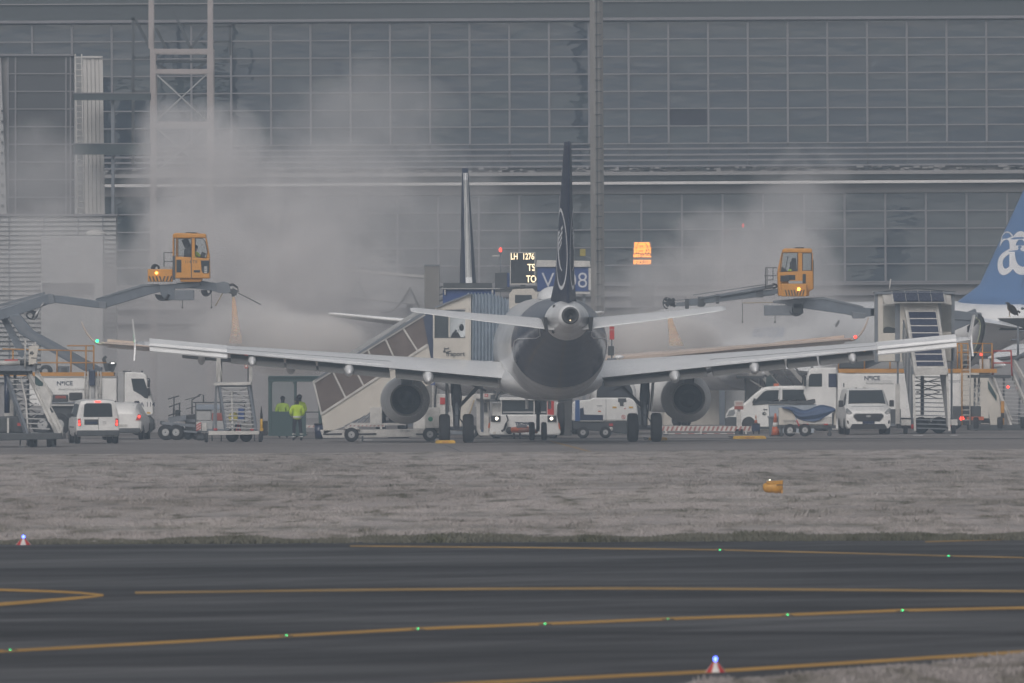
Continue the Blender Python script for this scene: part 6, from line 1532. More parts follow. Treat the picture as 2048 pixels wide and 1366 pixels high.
for px, py, e in ((2016, 774, E_RED), (1962, 709, E_RED)):
    q = MB(); q.ball(fr.p(px, py, 2.6), .06); q.build('red_lamp', e, t)
q = MB(); px_tube(q, fr, [(2036, 652, 3.4), (2036, 722, 3.4)], .05); px_tube(q, fr, [(2022, 680, 3.4), (2036, 679, 3.4)], .05); px_tube(q, fr, [(2036, 662, 3.4), (2056, 662, 3.4)], .04); px_tube(q, fr, [(2026, 720, 3.2), (2060, 700, 3.2), (2070, 690, 3.2)], .08); q.build('hose_post', GREY, t)

# ---- solar roofed stairs, right
fr = Fr(1835, 664); t = thing('covered_stairs', 'tall covered stairs with solar panels on its sloping roof, behind the right wing tip', 'stairs', fr.loc)
part('corner_column', fr, rect(1752, 583, 1759, 724), 2.6, 2.9, GREY, t); part('corner_column', fr, rect(1906, 583, 1913, 724), 2.6, 2.9, GREY, t)
part('cabin_back', fr, rect(1754, 585, 1911, 724), 5.0, 5.1, CREAM, t)
part('cabin_wall', fr, rect(1759, 666, 1802, 723), 2.6, 5.0, CREAM, t, bev=.02); part('cabin_wall', fr, rect(1886, 664, 1911, 722), 2.6, 5.0, CREAM, t, bev=.02)
part('cabin_frame', fr, rect(1759, 588, 1769, 666), 2.6, 2.75, CREAM, t); part('cabin_frame', fr, rect(1793, 608, 1803, 723), 2.55, 2.75, GREY, t); part('cabin_frame', fr, rect(1879, 600, 1886, 723), 2.55, 2.75, LGREY, t)
part('cabin_window', fr, rect(1769, 611, 1793, 665), 2.68, 2.7, CGLASS, t); part('cabin_window', fr, rect(1886, 611, 1906, 662), 2.68, 2.7, CGLASS, t)
part('window_frame', fr, rect(1767, 608, 1796, 611.5), 2.58, 2.8, OFFW, t)
part('control_desk', fr, [(1770, 666), (1771, 656), (1778, 653), (1793, 656), (1794, 666)], 2.8, 3.3, BLACK, t, bev=.04)
part('corner_plate', fr, [(1767, 590), (1785, 586), (1796, 608), (1772, 609)], 2.45, 2.55, OFFW, t, bev=.01); part('corner_plate', fr, [(1887, 586), (1904, 590), (1907, 609), (1890, 608)], 2.45, 2.55, OFFW, t, bev=.01)
part('roof_slab', fr, [(1752, 583), (1913, 583), (1913, 588), (1752, 588)], 2.4, 5.2, GREY, t)
def slab(name, quad, m, parent, th=.05):
    """quad of (px, py, y)"""
    A = [Vector(fr.p(*c_)) for c_ in quad]; n_ = (A[1] - A[0]).cross(A[3] - A[0]).normalized() * th
    q = MB(); q.add([tuple(v) for v in A] + [tuple(v + n_) for v in A], [(0, 1, 2, 3), (7, 6, 5, 4), (0, 4, 5, 1), (1, 5, 6, 2), (2, 6, 7, 3), (3, 7, 4, 0)]); return q.build(name, m, parent)
for k in range(4):
    a = k / 4.0 + .008; b = (k + 1) / 4.0 - .008
    slab('solar_panel', [(1787 + 102 * a, 603, 1.6), (1787 + 102 * b, 603, 1.6), (1784 + 102 * b, 583.5, 2.6), (1784 + 102 * a, 583.5, 2.6)], SOLAR, t)
slab('solar_frame', [(1785, 606, 1.6), (1892, 606, 1.6), (1888, 582, 2.72), (1782, 582, 2.72)], OFFW, t, .02)
q = MB(); px_tube(q, fr, [(1756, 584, 2.5), (1835, 577, 2.5), (1912, 584, 2.5)], .025); q.build('roof_wire', DGREY, t)
part('tower_front', fr, rect(1803, 604, 1879, 724), 2.3, 2.5, CREAM, t)
slab('stair_roof', [(1829, 749, .0), (1895, 749, .0), (1874, 616, 2.25), (1810, 616, 2.25)], OFFW, t, .06)
rows = 8
for k in range(rows):
    f0 = .05 + .87 * k / rows + .008; f1 = .05 + .87 * (k + 1) / rows - .008
    def at_(f, side): return (1816 + 20 * f if side == 0 else 1870 + 20 * f, 617 + 131 * f, 2.18 - 2.2 * f)
    slab('solar_panel', [at_(f1, 0), at_(f1, 1), at_(f0, 1), at_(f0, 0)], SOLAR, t, .03)
for sd in (0, 1):
    f = lambda u: (1811 + 20 * u if sd == 0 else 1874 + 20 * u, 616 + 133 * u, 2.15 - 2.2 * u)
    q = MB(); q.beam(fr.p(*f(0)), fr.p(*f(1)), .1, .16); q.build('roof_edge', OFFW, t)
part('entry_lintel', fr, [(1830, 736), (1893, 736), (1895, 749), (1830, 751)], -.15, .0, OFFW, t, bev=.01)
# left side wall of the tunnel, ribbed
for k in range(7):
    f0, f1 = k / 7.0, (k + 1) / 7.0 - .02
    tp = lambda u: (1808 + 20 * u, 640 + 108 * u, 2.3 - 2.2 * u); bt = lambda u: (1806 + 20 * u, 712 + 140 * u, 2.3 - 2.2 * u)
    slab('tunnel_wall_panel', [bt(f0), bt(f1), tp(f1), tp(f0)], LGREY if k % 2 else GREY, t, .05)
    tp2 = lambda u: (1876 + 20 * u, 640 + 108 * u, 2.3 - 2.2 * u); bt2 = lambda u: (1878 + 18 * u, 720 + 136 * u, 2.3 - 2.2 * u)
    slab('tunnel_wall_panel', [bt2(f0), bt2(f1), tp2(f1), tp2(f0)], LGREY, t, .05)
stair_flight(t, fr, (1828, 754), (1880, 754), (1832, 856), (1893, 858), 13, 2.2, .05, GREY)
for a, b in (((1827, 750, .1), (1830, 862, -.2)), ((1894, 750, .1), (1899, 862, -.2))):
    q = MB(); q.beam(fr.p(*a), fr.p(*b), .10, .2); q.build('stringer', OFFW, t)
q = MB()
for k in range(3):
    yy = 1.9 - .2 * k; q.beam(fr.p(1832, 756 + 14 * k, yy), fr.p(1880, 770 + 14 * k, yy), .035); q.beam(fr.p(1880, 756 + 14 * k, yy), fr.p(1832, 770 + 14 * k, yy), .035)
q.build('lattice', DGREY, t)
part('centre_post', fr, rect(1844, 752, 1851, 830), 2.3, 2.5, NAVY, t)
for px in (1797, 1905): part('leg', fr, rect(px, 723, px + 4, 850), 2.8, 3.0, GREY, t)
part('leg_sleeve', fr, rect(1794, 768, 1803, 850), 2.7, 2.8, OFFW, t)
part('chassis', fr, rect(1796, 848, 1916, 857), .4, 4.8, DGREY, t)
for a, b in ((1802, 1822), (1899, 1915)): part('outrigger_box', fr, rect(a, 839, b, 851), -.1, .5, OFFW, t, bev=.02)
for px in (1811, 1907): wheel_part(t, fr, px, 862, .24, .18, .1, 'x', hub=DGREY)
for px in (1842, 1878): wheel_part(t, fr, px, 860, .36, .26, 1.6, 'y', hub=DGREY); wheel_part(t, fr, px, 860, .36, .26, 3.8, 'y', hub=DGREY)
for px in (1825, 1899): q = MB(); q.ball(fr.p(px, 853, -.12), .07, .04, .11); q.build('red_lamp', RED, t)
q = MB(); px_tube(q, fr, [(1779, 578, 4.5), (1781.5, 558, 4.5)], .03, 6); q.build('whip_aerial', OFFW, t)

# ================================================================== SHELTER, PEOPLE, LEFT APRON CLUTTER
fr = Fr(590, 655); t = thing('shelter', 'dark green metal shelter with large panes behind the man in the yellow jacket', 'shelter', fr.loc)
for a in (rect(536.5, 752, 543, 872), rect(588, 763, 592.5, 872), rect(637, 763, 643, 872)):
    for y in (0, 1.6): part('post', fr, a, y, y + .12, GREEN, t, bev=.01)
for y in (0, 1.6):
    part('top_beam', fr, [(536, 755), (643, 753), (643, 763.5), (536, 763.5)], y - .02, y + .14, GREEN, t, bev=.01); part('window_pane', fr, rect(543, 764, 588, 823), y + .05, y + .07, CGLASS, t)
part('roof', fr, rect(537, 752, 643, 755), -.1, 1.85, GREEN, t); part('lower_panel', fr, rect(543, 823, 612, 872), .02, .1, GREEN, t); part('lower_panel', fr, rect(543, 823, 588, 872), 1.62, 1.7, GREEN, t)
for c0, c1 in (((543, 764), 1), ((588, 764), -1)):
    part('corner_gusset', fr, [c0, (c0[0] + 4 * c1, c0[1]), (c0[0], c0[1] + 5)], .0, .1, GREEN, t)
part('sill_rail', fr, rect(612, 823, 641, 825.5), .02, .1, DGREY, t)
fr2 = Fr(592, 637)
person('man in yellow jacket and dark trousers standing in front of the shelter, seen from behind', fr2, 594.5, 0, R(8), 'front', 1.80)
fr3 = Fr(566, 655.9)
person('person in yellow jacket left inside the green shelter, seen from behind', fr3, 565.5, 0, R(-10), 'front', 1.80)
person('person in yellow jacket partly hidden behind the shelter post', fr3, 600, 0, R(35), 'front', 1.86, y=.1)
fr = Fr(523, 645); t = thing('bollard', 'black and yellow striped bollard beside the green shelter', 'bollard', fr.loc)
q = MB(); r = .055
q.cyl((0, 0, 0), (0, 0, .38), r * 1.2, 12, 0); q.cyl((0, 0, .38), (0, 0, .9), r, 12, 1); q.cyl((0, 0, .9), (0, 0, 1.15), r, 12, 0); q.cyl((0, 0, 1.15), (0, 0, 1.42), r * .6, 10, 0, r * .35)
q.build('post', [BLACK, CHY], t)
part('yellow_band', fr, rect(520, 856, 526.5, 862), -.075, .0, CHY, t); part('base_box', fr, rect(520, 842, 535, 871), .12, .5, BLACK, t, bev=.02)
fr = Fr(638, 648); t = thing('waste_bin', 'small round dark bin behind the foot of the covered stairs', 'bin', fr.loc)
q = MB(); q.cyl((0, 0, .05), (0, 0, .62), .17, 14, 0, .2); q.build('drum', NAVY, t); q = MB(); q.cyl((0, 0, .62), (0, 0, .68), .21, 14); q.build('lid', BLACK, t); q = MB(); q.cyl((0, 0, 0), (0, 0, .05), .15, 14); q.build('foot', BLACK, t)

# baggage dolly and towing frames
fr = Fr(350, 648); t = thing('baggage_dolly', 'open grey dolly frame with upright rails between the vans and the open stairs', 'dolly', fr.loc, 0, 'dollies left of the open stairs')
q = MB(); px_beam(q, fr, (324, 846, 0), (394, 852, 0), .12); px_beam(q, fr, (336, 838, .9), (394, 842, .9), .12); px_beam(q, fr, (326, 860, 0), (394, 864, 0), .08); q.build('frame', GREY, t)
q = MB()
for a, b in (((348, 793, 0), (348, 830, 0)), ((336, 798, 0), (358, 792, 0)), ((338, 814, 0), (361, 806, 0)), ((336, 832, 0), (362, 822, 0)), ((359, 806, 0), (359, 830, 0)), ((347, 816, .4), (347, 840, .4))): px_tube(q, fr, [a, b], .03)
q.build('rail', DGREY, t)
part('deck', fr, [(338, 834), (372, 830), (372, 840), (338, 846)], .1, 1.3, GREY, t); part('tow_head', fr, [(320, 842), (329, 842), (329, 851), (320, 849)], .2, .5, DGREY, t, bev=.02); part('cable_drum', fr, rect(350, 820, 360, 834), .3, .8, BLACK, t, bev=.03)
for px in (331, 352): wheel_part(t, fr, px, 868, .33, .2, -.05, 'y'); wheel_part(t, fr, px + 4, 868, .33, .2, 1.1, 'y')
fr = Fr(385, 650); t = thing('tow_tractor', 'low dark tow tractor parked behind the dolly frame left of the open stairs', 'tractor', fr.loc, 0, 'dollies left of the open stairs')
part('body', fr, [(372, 830), (392, 828), (394, 850), (394, 864), (370, 864), (370, 842)], .2, 1.5, BLACK, t, bev=.04); part('bumper', fr, rect(372, 856, 396, 865), .0, 1.6, DGREY, t, bev=.03)
q = MB(); q.ball(fr.p(379, 850, .15), .05, .03, .05); q.build('lamp', OFFW, t)
q = MB(); px_tube(q, fr, [(384, 828, .5), (384, 800, .5), (400, 789, .5), (407, 790, .5), (407, 806, .5)], .03); px_tube(q, fr, [(370, 800, .5), (400, 792, .5)], .02); px_tube(q, fr, [(372, 818, .5), (392, 812, .5)], .02); q.build('rail', DGREY, t)
for px in (376, 392): wheel_part(t, fr, px, 862, .22, .18, .2, 'y', hub=DGREY); wheel_part(t, fr, px, 862, .22, .18, 1.4, 'y', hub=DGREY)
fr = Fr(424, 644); t = thing('baggage_cart', 'baggage cart loaded with pale crates and a red box behind the open stairs', 'cart', fr.loc)
part('deck', fr, rect(392, 858, 470, 864), .2, 1.7, GREY, t); part('side_wall', fr, rect(398, 842, 448, 858), .2, .28, LGREY, t, bev=.01); part('white_door', fr, rect(404, 846, 413, 862), .14, .2, OFFW, t)
part('top_rail', fr, rect(386, 804, 492, 806.5), .3, 1.6, DGREY, t)
for px in (390, 440, 488): part('post', fr, rect(px, 806, px + 2, 860), .3, .4, DGREY, t)
hz_ = part('warning_plate', fr, rect(392.5, 844, 402, 861), .1, .14, OFFW, t)
for k in range(3): part('red_stripe', fr, [(392.5, 850 + 5 * k), (402, 844 + 5 * k), (402, 846.6 + 5 * k), (392.5, 852.6 + 5 * k)], .09, .099, RED, hz_)
for px in (398, 404, 470): wheel_part(t, fr, px, 868, .15, .12, .2, 'y', hub=DGREY); wheel_part(t, fr, px, 868, .15, .12, 1.5, 'y', hub=DGREY)
def crate(name, label, cat, pp, m, y0=.3, y1=1.3, d=644, lid=None, ribs=0):
    f = Fr(sum(p_[0] for p_ in pp) / len(pp), d); zb = max(p_[1] for p_ in pp)
    o = thing(name, label, cat, (f.loc[0], f.loc[1], 0)); part('body', f, pp, y0, y1, m, o, bev=.03)
    if lid:
        xs = [p_[0] for p_ in pp]; zt = min(p_[1] for p_ in pp); part('lid', f, rect(min(xs) - .5, zt - 2.5, max(xs) + .5, zt - .2), y0 - .03, y1 + .03, lid, o)
    for k in range(ribs):
        xs = [p_[0] for p_ in pp]; x = min(xs) + (max(xs) - min(xs)) * (k + .5) / ribs; part('rib', f, rect(x - .4, min(p_[1] for p_ in pp) + 1, x + .4, zb - 1), y0 - .025, y0 - .002, LGREY, o)
    return o
PBLUE = mat('pale_blue_crate', (.24, .28, .34), .6, noise=.2)
crate('plastic_crate', 'pale blue ribbed crate on top of the cart load', 'crate', rect(392, 809, 442, 820), PBLUE, lid=None, ribs=9)
crate('plastic_crate', 'grey crate under the ribbed crate, left of the red box', 'crate', rect(392, 821.5, 422, 841.5), LGREY, .32, 1.3, lid=DGREY)
crate('red_box', 'faded red box on the cart behind the open stairs', 'box', rect(423.5, 826, 447, 841.5), mat('faded_red', (.30, .07, .05), .7, noise=.25), .28, 1.2)
crate('yellow_sack', 'yellow sack on the cart seen through the open stairs', 'sack', [(458, 842), (456, 832), (462, 825), (472, 825), (475, 833), (474, 842)], mat('sack_yellow', (.42, .36, .04), .8, noise=.3), .3, 1.0)
crate('plastic_crate', 'blue crate on the cart at the right of the yellow sack', 'crate', rect(476, 814, 488, 841.5), SIGNB, .3, 1.2)

# ================================================================== MIDDLE: TUG, POWER UNIT, CHOCKS
fr = Fr(1048, 646); t = thing('aircraft_tug', 'white aircraft tug with headlights on facing the camera under the fuselage', 'tug', fr.loc)
part('front_body', fr, [(978, 868), (982, 832), (1002, 829), (1096, 829), (1114, 831), (1122, 866), (1118, 870), (982, 870)], .0, 1.2, WHITE, t, bev=.05)
part('rear_body', fr, [(984, 868), (984, 806), (1122, 806), (1122, 868)], 1.2, 5.6, WHITE, t, bev=.05)
part('cab', fr, [(1002, 829), (1003, 800), (1095, 800), (1096, 829)], .35, 2.2, DGREY, t, bev=.03)
part('windscreen', fr, rect(1004.5, 803, 1067, 827), .31, .345, VGLASS, t); part('windscreen', fr, rect(1069, 803, 1093, 827), .31, .345, VGLASS, t)
for px in (1001.5, 1067, 1093.5): part('cab_pillar', fr, rect(px, 798, px + 2.4, 829), .28, .36, OFFW, t)
part('cab_roof', fr, rect(999, 795, 1098, 800.5), .2, 2.3, WHITE, t, bev=.02)
part('red_panel', fr, rect(1095, 802, 1108, 830), .25, .4, RED, t)
part('mirror_post', fr, rect(1109, 803, 1112.5, 830), .2, .3, OFFW, t)
part('dash', fr, rect(1006, 823, 1092, 826), .29, .31, LGREY, t)
for a, b in ((982, 1001), (1095, 1113)):
    hb = part('headlamp_housing', fr, rect(a, 831, b, 843.5), -.06, .02, BLACK, t, bev=.01); cx = a + 11.5 if a < 1050 else a + 8
    q = MB(); q.ball(fr.q(cx, 837)[:1] + (-.08,) + fr.q(cx, 837)[2:], .06, .04, .06); q.build('headlamp', E_WHT, hb)
part('indicator', fr, [(977, 846), (980, 846), (979, 856), (976, 856)], -.02, .1, ORANGE, t); part('indicator', fr, [(1116, 846), (1119, 846), (1121, 858), (1118, 858)], -.02, .1, ORANGE, t)
part('bumper', fr, [(988, 870), (1112, 870), (1110, 874.5), (990, 874.5)], -.1, .5, BLACK, t, bev=.02)
text('maker_lettering', 'TECHNO', .17, NAVY, t, fr.q(1047, 847.5, -.015), ext=.003, bold=.008)
q = MB(); p = fr.q(989, 866); q.ringplate((p[0], 0, p[2]), .02, .06, -.02, .0, 14); q.build('round_lamp', CREAM, t)
part('deck_side', fr, [(952, 792), (978, 794), (978, 866), (984, 872), (958, 872), (953, 860)], 1.0, 5.2, OFFW, t, bev=.04); part('dark_slot', fr, rect(962, 802, 967, 864), .97, 1.0, mat('slot_blue', (.05, .08, .16), .5), t)
part('pipe_stack', fr, [(968, 806), (973, 804), (975, 824), (968, 824)], .9, 1.0, DGREY, t)
part('overhead_arm', fr, [(948, 788), (998, 786), (998, 796), (970, 799), (950, 797)], .6, 1.1, OFFW, t, bev=.02); part('label_plate', fr, rect(969, 788, 976, 794), .585, .6, RED, t); part('label_face', fr, rect(971, 789.5, 974, 792.5), .575, .585, OFFW, t)
part('arm_vent', fr, rect(981, 790, 991, 799), .58, .6, DGREY, t)
q = MB(); px_tube(q, fr, [(992, 800, .4), (996, 788, .4), (1001, 784, .4)], .05); px_beam(q, fr, (970, 802, .5), (1000, 801, .5), .08); px_beam(q, fr, (988, 786, .5), (990, 782, .5), .14); q.build('arm_fittings', DGREY, t)
q = MB(); px_tube(q, fr, [(948, 800, .6), (940, 826, .6), (936, 830, .6)], .03); q.build('cable', mat('tan_rod', (.35, .26, .15), .6), t)
for px in (993, 1106):
    for y in (1.2, 4.4): wheel_part(t, fr, px, 868, .42, .36, y, 'x')
for px, w_, h0 in ((1121, .22, .72),):
    q = MB(); q.wheel((0, 0, 0), .68, .3, 'x', 24, 0, 1); a = fr.q(1122, 840); q.build('spare_wheel', [RUBBER, DGREY], t, loc=(a[0], 1.0, a[2] + .05))
q = MB(); px_tube(q, fr, [(1013, 846, -.1), (1008, 860, -.2), (1004, 862, -.3)], .05); px_tube(q, fr, [(1013, 830, -.1), (1016, 840, -.15), (1010, 852, -.2)], .03); q.build('front_hose', BLACK, t)
q = MB(); q.ball(fr.p(1019, 861, -.35), .16, .12, .16); q.build('winch_drum', BLACK, t)
# tow bar between tug and nose gear
fr = Fr(1046, 640); t = thing('tow_bar', 'orange tow bar joining the tug to the nose wheels', 'tow bar', fr.loc)
q = MB(); q.tube([fr.p(1036, 862, 5.8), fr.p(1060, 860, -4.5), fr.p(1072, 863, -5.9)], .09, 8); q.build('bar', ORANGE, t); q = MB(); q.tube([fr.p(1024, 860, 4.0), fr.p(1056, 858, 3.6)], .12, 8); q.build('shock_absorber', ORANGE, t)
part('head', fr, [(1032, 852), (1054, 850), (1054, 856), (1034, 857)], 3.0, 3.4, GREY, t, bev=.02)
for px in (1028, 1040): wheel_part(t, fr, px, 872, .13, .09, 3.2, 'x', hub=DGREY)
# loader-like white vehicle behind the left gear
fr = Fr(900, 650); t = thing('belt_loader', 'white belt loader with sloping conveyor behind the left main wheels', 'loader', fr.loc)
part('conveyor', fr, [(916, 794), (950, 789), (954, 796), (936, 830), (920, 862), (912, 862)], .2, 1.2, OFFW, t, bev=.02); part('conveyor_belt', fr, [(920, 796), (948, 792), (930, 832), (918, 856)], .17, .2, CREAM, t)
part('body', fr, rect(872, 788, 918, 866), .4, 2.2, OFFW, t, bev=.04); part('red_cabinet', fr, rect(880, 795, 890, 809), .37, .4, RED, t, bev=.01); part('symbol_plate', fr, rect(861, 761, 870, 770), .3, .34, SIGNB, t); part('plate_post', fr, rect(864, 770, 867, 866), .31, .36, OFFW, t)
q = MB(); px_tube(q, fr, [(873, 772, .2), (870, 800, .2), (869, 824, .2), (876, 836, .2)], .035); px_tube(q, fr, [(895, 780, .2), (893, 810, .2), (891, 830, .2)], .02); q.build('hose', BLACK, t)
part('chassis', fr, rect(866, 862, 952, 869), .2, 2.4, GREY, t)
for px in (878, 944): wheel_part(t, fr, px, 866, .28, .2, .2); wheel_part(t, fr, px, 866, .28, .2, 2.0)
part('white_box', fr, rect(826, 818, 866, 858), .6, 1.6, OFFW, t, bev=.03)

fr = Fr(1210, 645); t = thing('ground_power_unit', 'rounded white ground power unit with blue end stripe between the main wheels', 'power unit', fr.loc)
hb = part('housing', fr, [(1144, 842), (1144.5, 806), (1150, 802), (1180, 799), (1186, 795.5), (1258, 795.5), (1268, 799), (1274, 812), (1277, 842)], .0, 1.7, WHITE, t, bev=.06)
part('blue_stripe', fr, [(1150, 842.2), (1150.5, 801), (1159, 799.5), (1160, 842.2)], -.012, 1.712, mat('power_unit_blue', (.04, .10, .26), .45), hb)
part('open_bay', fr, [(1160, 817), (1167, 815), (1168, 829), (1206, 830), (1206, 842), (1160, 842)], -.02, .005, NAVY, hb); part('bay_edge', fr, rect(1160, 841, 1207, 842.6), -.03, -.02, OFFW, hb)
part('vent', fr, [(1236, 796.5), (1252, 796.5), (1253, 804), (1247, 804.5), (1247, 812), (1240, 812), (1239, 804.5), (1236, 804)], -.02, .005, DGREY, hb)
for a in rect(1225, 813, 1233, 816.5), rect(1258, 813, 1266, 816.5): part('yellow_label', fr, a, -.012, .0, CHY, hb)
q = MB(); p = fr.q(1247, 834); q.ringplate((p[0], 0, p[2]), .065, .085, -.02, .0, 18); q.beam((p[0] - .04, -.015, p[2] + .05), (p[0] + .04, -.015, p[2] - .05), .01, .03); q.build('prohibition_sign', RED, hb)
q = MB(); q.ball(fr.q(1250, 817), .03, .02, .03); q.build('red_button', RED, hb)
for a in (rect(1194, 811, 1204, 812.5), rect(1196, 821.5, 1202, 824)): part('label', fr, a, -.01, .0, GREY if a[0][1] < 815 else ORANGE, hb)
part('seam', fr, rect(1211.6, 798, 1212.4, 841), -.008, .0, GREY, hb)
part('skirt', fr, [(1146, 843), (1278, 843), (1278, 866), (1262, 868), (1146, 858)], .05, 1.65, DGREY, t, bev=.03)
for px in (1166, 1211): wheel_part(t, fr, px, 868, .25, .18, .0); wheel_part(t, fr, px, 868, .25, .18, 1.55)
q = MB(); p = fr.q(1222, 858); q.ball((p[0], .02, p[2]), .09, .04, .09); q.build('reflector', OFFW, t); part('red_marker', fr, rect(1218, 847, 1226, 852), .02, .05, RED, t)
part('tow_eye', fr, rect(1140, 861, 1150, 864), .6, .9, BLACK, t)
fr = Fr(1128, 665); t = thing('tyre_stack', 'dark upright cable drum standing between the tug and the power unit', 'drum', fr.loc)
part('frame', fr, rect(1116, 800, 1144, 872), .4, 1.2, mat('drum_grey', (.10, .10, .10), .8, noise=.3), t, bev=.05); part('cap', fr, rect(1115, 797, 1145, 800), .35, 1.25, DGREY, t)

# red post sign right of the fuselage
fr = Fr(1223, 668); t = thing('marker_post', 'red marker board on a post just right of the fuselage', 'sign', fr.loc)
part('board', fr, rect(1219, 653, 1228.5, 679), 0, .06, RED, t); part('board_rule', fr, rect(1219, 659, 1228.5, 660.2), -.01, .0, OFFW, t); part('lower_box', fr, rect(1216, 692, 1228, 711), -.05, .25, DGREY, t, bev=.01); part('post', fr, rect(1222, 679, 1225, 868), .06, .12, GREY, t)
fr = Fr(1238, 668); t = thing('dome_lamp', 'small white domed lamp on a post right of the fuselage', 'lamp', fr.loc)
q = MB(); q.ball(fr.q(1238, 714), .22, .2, .09, 12); q.build('dome', AIRW, t); part('post', fr, rect(1237, 717, 1239.5, 868), -.03, .03, GREY, t)

# chocks
def chock(label, px, py, wpx):
    X, d = ground(px, py); s = wpx * d / FPX / 2
    t = thing('wheel_chock', label, 'chock', (X, d, 0), 0, 'yellow wheel chocks')
    q = MB(); q.prism([(-s, 0), (-s, .07), (-s * .9, .13), (s * .9, .13), (s, .07), (s, 0)], -.22, .22); q.build('block', CHY, t, bev=.02)
    q = MB(); q.tube([(-s, 0, .08), (-s - .15, -.05, .03), (-s - .2, .05, .12), (-s, .05, .1)], .018, 6); q.build('rope', DGREY, t)
    q = MB(); q.box(-s * .3, s * .3, -.225, -.215, .03, .1); q.build('worn_patch', RAILY, t)
chock('yellow chock in front of the left main wheels', 891, 887, 40)
chock('yellow chock in front of the right main wheels', 1316, 881, 38)
chock('long yellow chock on the apron left of the tarpaulin trailer', 1499, 878, 66)

# barriers
FADR = mat('sun_faded_red', (.33, .12, .105), .7, noise=.2)
def barrier(label, px, d, x0, x1, y0, y1, stripe, legs):
    fr = Fr(px, d); t = thing('barrier', label, 'barrier', fr.loc, 0, 'striped barriers')
    b_ = part('beam', fr, [(x0, y0), (x1, y0 + 1), (x1, y1 + 1), (x0, y1)], 0, .10, OFFW, t, bev=.01)
    k = int((x1 - x0) / stripe)
    for i in range(k):
        a = x0 + (x1 - x0) * i / k; part('stripe', fr, [(a + stripe * .1, y1 - .4), (a + stripe * .5, y1 - .4), (a + stripe * .95, y0 + 1.2), (a + stripe * .5, y0 + 1.2)], -.008, .0, FADR, b_)
    for a in legs:
        part('leg', fr, rect(a, y1, a + 4, y1 + 10), .0, .1, OFFW, t); part('foot', fr, rect(a - 3, 868, a + 7, 871), -.3, .4, DGREY, t)
barrier('red and white striped barrier under the right engine', 1410, 664, 1322, 1503, 851.5, 862, 9, (1330, 1400, 1480, 1490))
barrier('second red and white barrier behind the left engine', 720, 662, 690, 770, 846, 853, 8, (694, 760))
barrier('red and white barrier seen low behind the green shelter', 625, 668, 606, 640, 850, 855, 8, (608, 634))
fr = Fr(1320, 672)
t = thing('barrier', 'white and red plank barrier low on the apron under the right engine', 'barrier', fr.loc, 0, 'striped barriers')
part('plank', fr, rect(1326, 866, 1470, 870), 0, .1, OFFW, t)
for k in range(5): part('stripe', fr, rect(1350 + 26 * k, 866.2, 1362 + 26 * k, 869.8), -.01, .0, FADR, t)

# ================================================================== RIGHT SIDE VEHICLES
# ---- minibus, side on, facing left
fr = Fr(1572, 690); t = thing('minibus', 'white minibus side on facing left behind the tarpaulin trailer', 'van', fr.loc, 0, 'white service vehicles')
bo = part('body', fr, [(1452, 858), (1450.5, 840), (1452, 828), (1458, 818), (1470, 812), (1488, 806), (1508, 788), (1522, 777), (1532, 773.5), (1560, 771.5), (1650, 771), (1670, 773), (1678, 790), (1687, 830), (1690, 850), (1687, 860), (1455, 861)], -.92, .92, WHITE, t, bev=.09)
part('side_window', fr, [(1504, 810), (1514, 796), (1527, 783), (1534, 780.5), (1557, 780), (1555, 805)], -.935, -.9, VGLASS, bo); part('quarter_trim', fr, [(1503, 810.5), (1520, 801), (1536, 801), (1536, 808)], -.945, -.93, DGREY, bo)
for a, b in ((1564, 1618), (1621.5, 1662)): part('side_window', fr, [(a, 779), (b, 779), (b + .5, 804), (a, 804.5)], -.935, -.9, VGLASS, bo)
q = MB(); a, b = fr.q(1490, 804), fr.q(1522, 777.5); q.add([(a[0] - .04, -.8, a[2] + .02), (b[0] - .04, -.72, b[2] + .02), (b[0] - .04, .72, b[2] + .02), (a[0] - .04, .8, a[2] + .02), (a[0] + .1, -.8, a[2] - .1), (b[0] + .1, -.72, b[2] - .1), (b[0] + .1, .72, b[2] - .1), (a[0] + .1, .8, a[2] - .1)], [(0, 1, 2, 3), (7, 6, 5, 4), (0, 4, 5, 1), (1, 5, 6, 2), (2, 6, 7, 3), (3, 7, 4, 0)]); q.build('windscreen', VGLASS, bo)
part('headlamp', fr, [(1453, 832), (1458, 821), (1468, 818), (1470, 826), (1466, 831)], -.94, -.6, LAMPGL, bo, bev=.01); part('front_grille', fr, [(1451, 858), (1450, 836), (1457, 833), (1473, 834), (1473, 852), (1456, 858)], -.94, .9, DGREY, bo, bev=.02)
part('wheel_arch', fr, hoop(1497, 851, 14, 18, 180, 0, 12) + [(1511, 860), (1483, 860)], -.945, -.9, BLACK, bo)
for px in (1497, 1650):
    for y in (-.82, .82): wheel_part(t, fr, px, 856, .34, .22, y, hub=ALU)
part('wheel_arch', fr, hoop(1650, 852, 13, 16, 180, 0, 12) + [(1663, 860), (1637, 860)], -.945, -.9, BLACK, bo)
part('tail_lamp', fr, [(1674, 812), (1680, 814), (1682, 834), (1676, 836)], -.94, -.6, ORANGE, bo); part('door_handle', fr, rect(1526, 818, 1534, 820), -.95, -.92, DGREY, bo); part('roof_beacon', fr, rect(1547, 767, 1557, 774), -.5, -.2, ORANGE, t, bev=.02)
for a in (1558.5, 1620): part('door_seam', fr, rect(a, 775, a + .6, 856), -.945, -.93, GREY, bo)
part('sill', fr, [(1512, 853), (1636, 853), (1636, 858), (1512, 858)], -.94, -.9, DGREY, bo)
q = MB(); px_beam(q, fr, (1506, 806, -1.0), (1510, 797, -1.0), .2, .1); q.build('door_mirror', BLACK, bo)
text('fleet_number', '0915', .24, NAVY, bo, fr.q(1655, 810, -.945), ext=.002, bold=.003)
star(fr, 1528, 827, 4, -.945, bo)
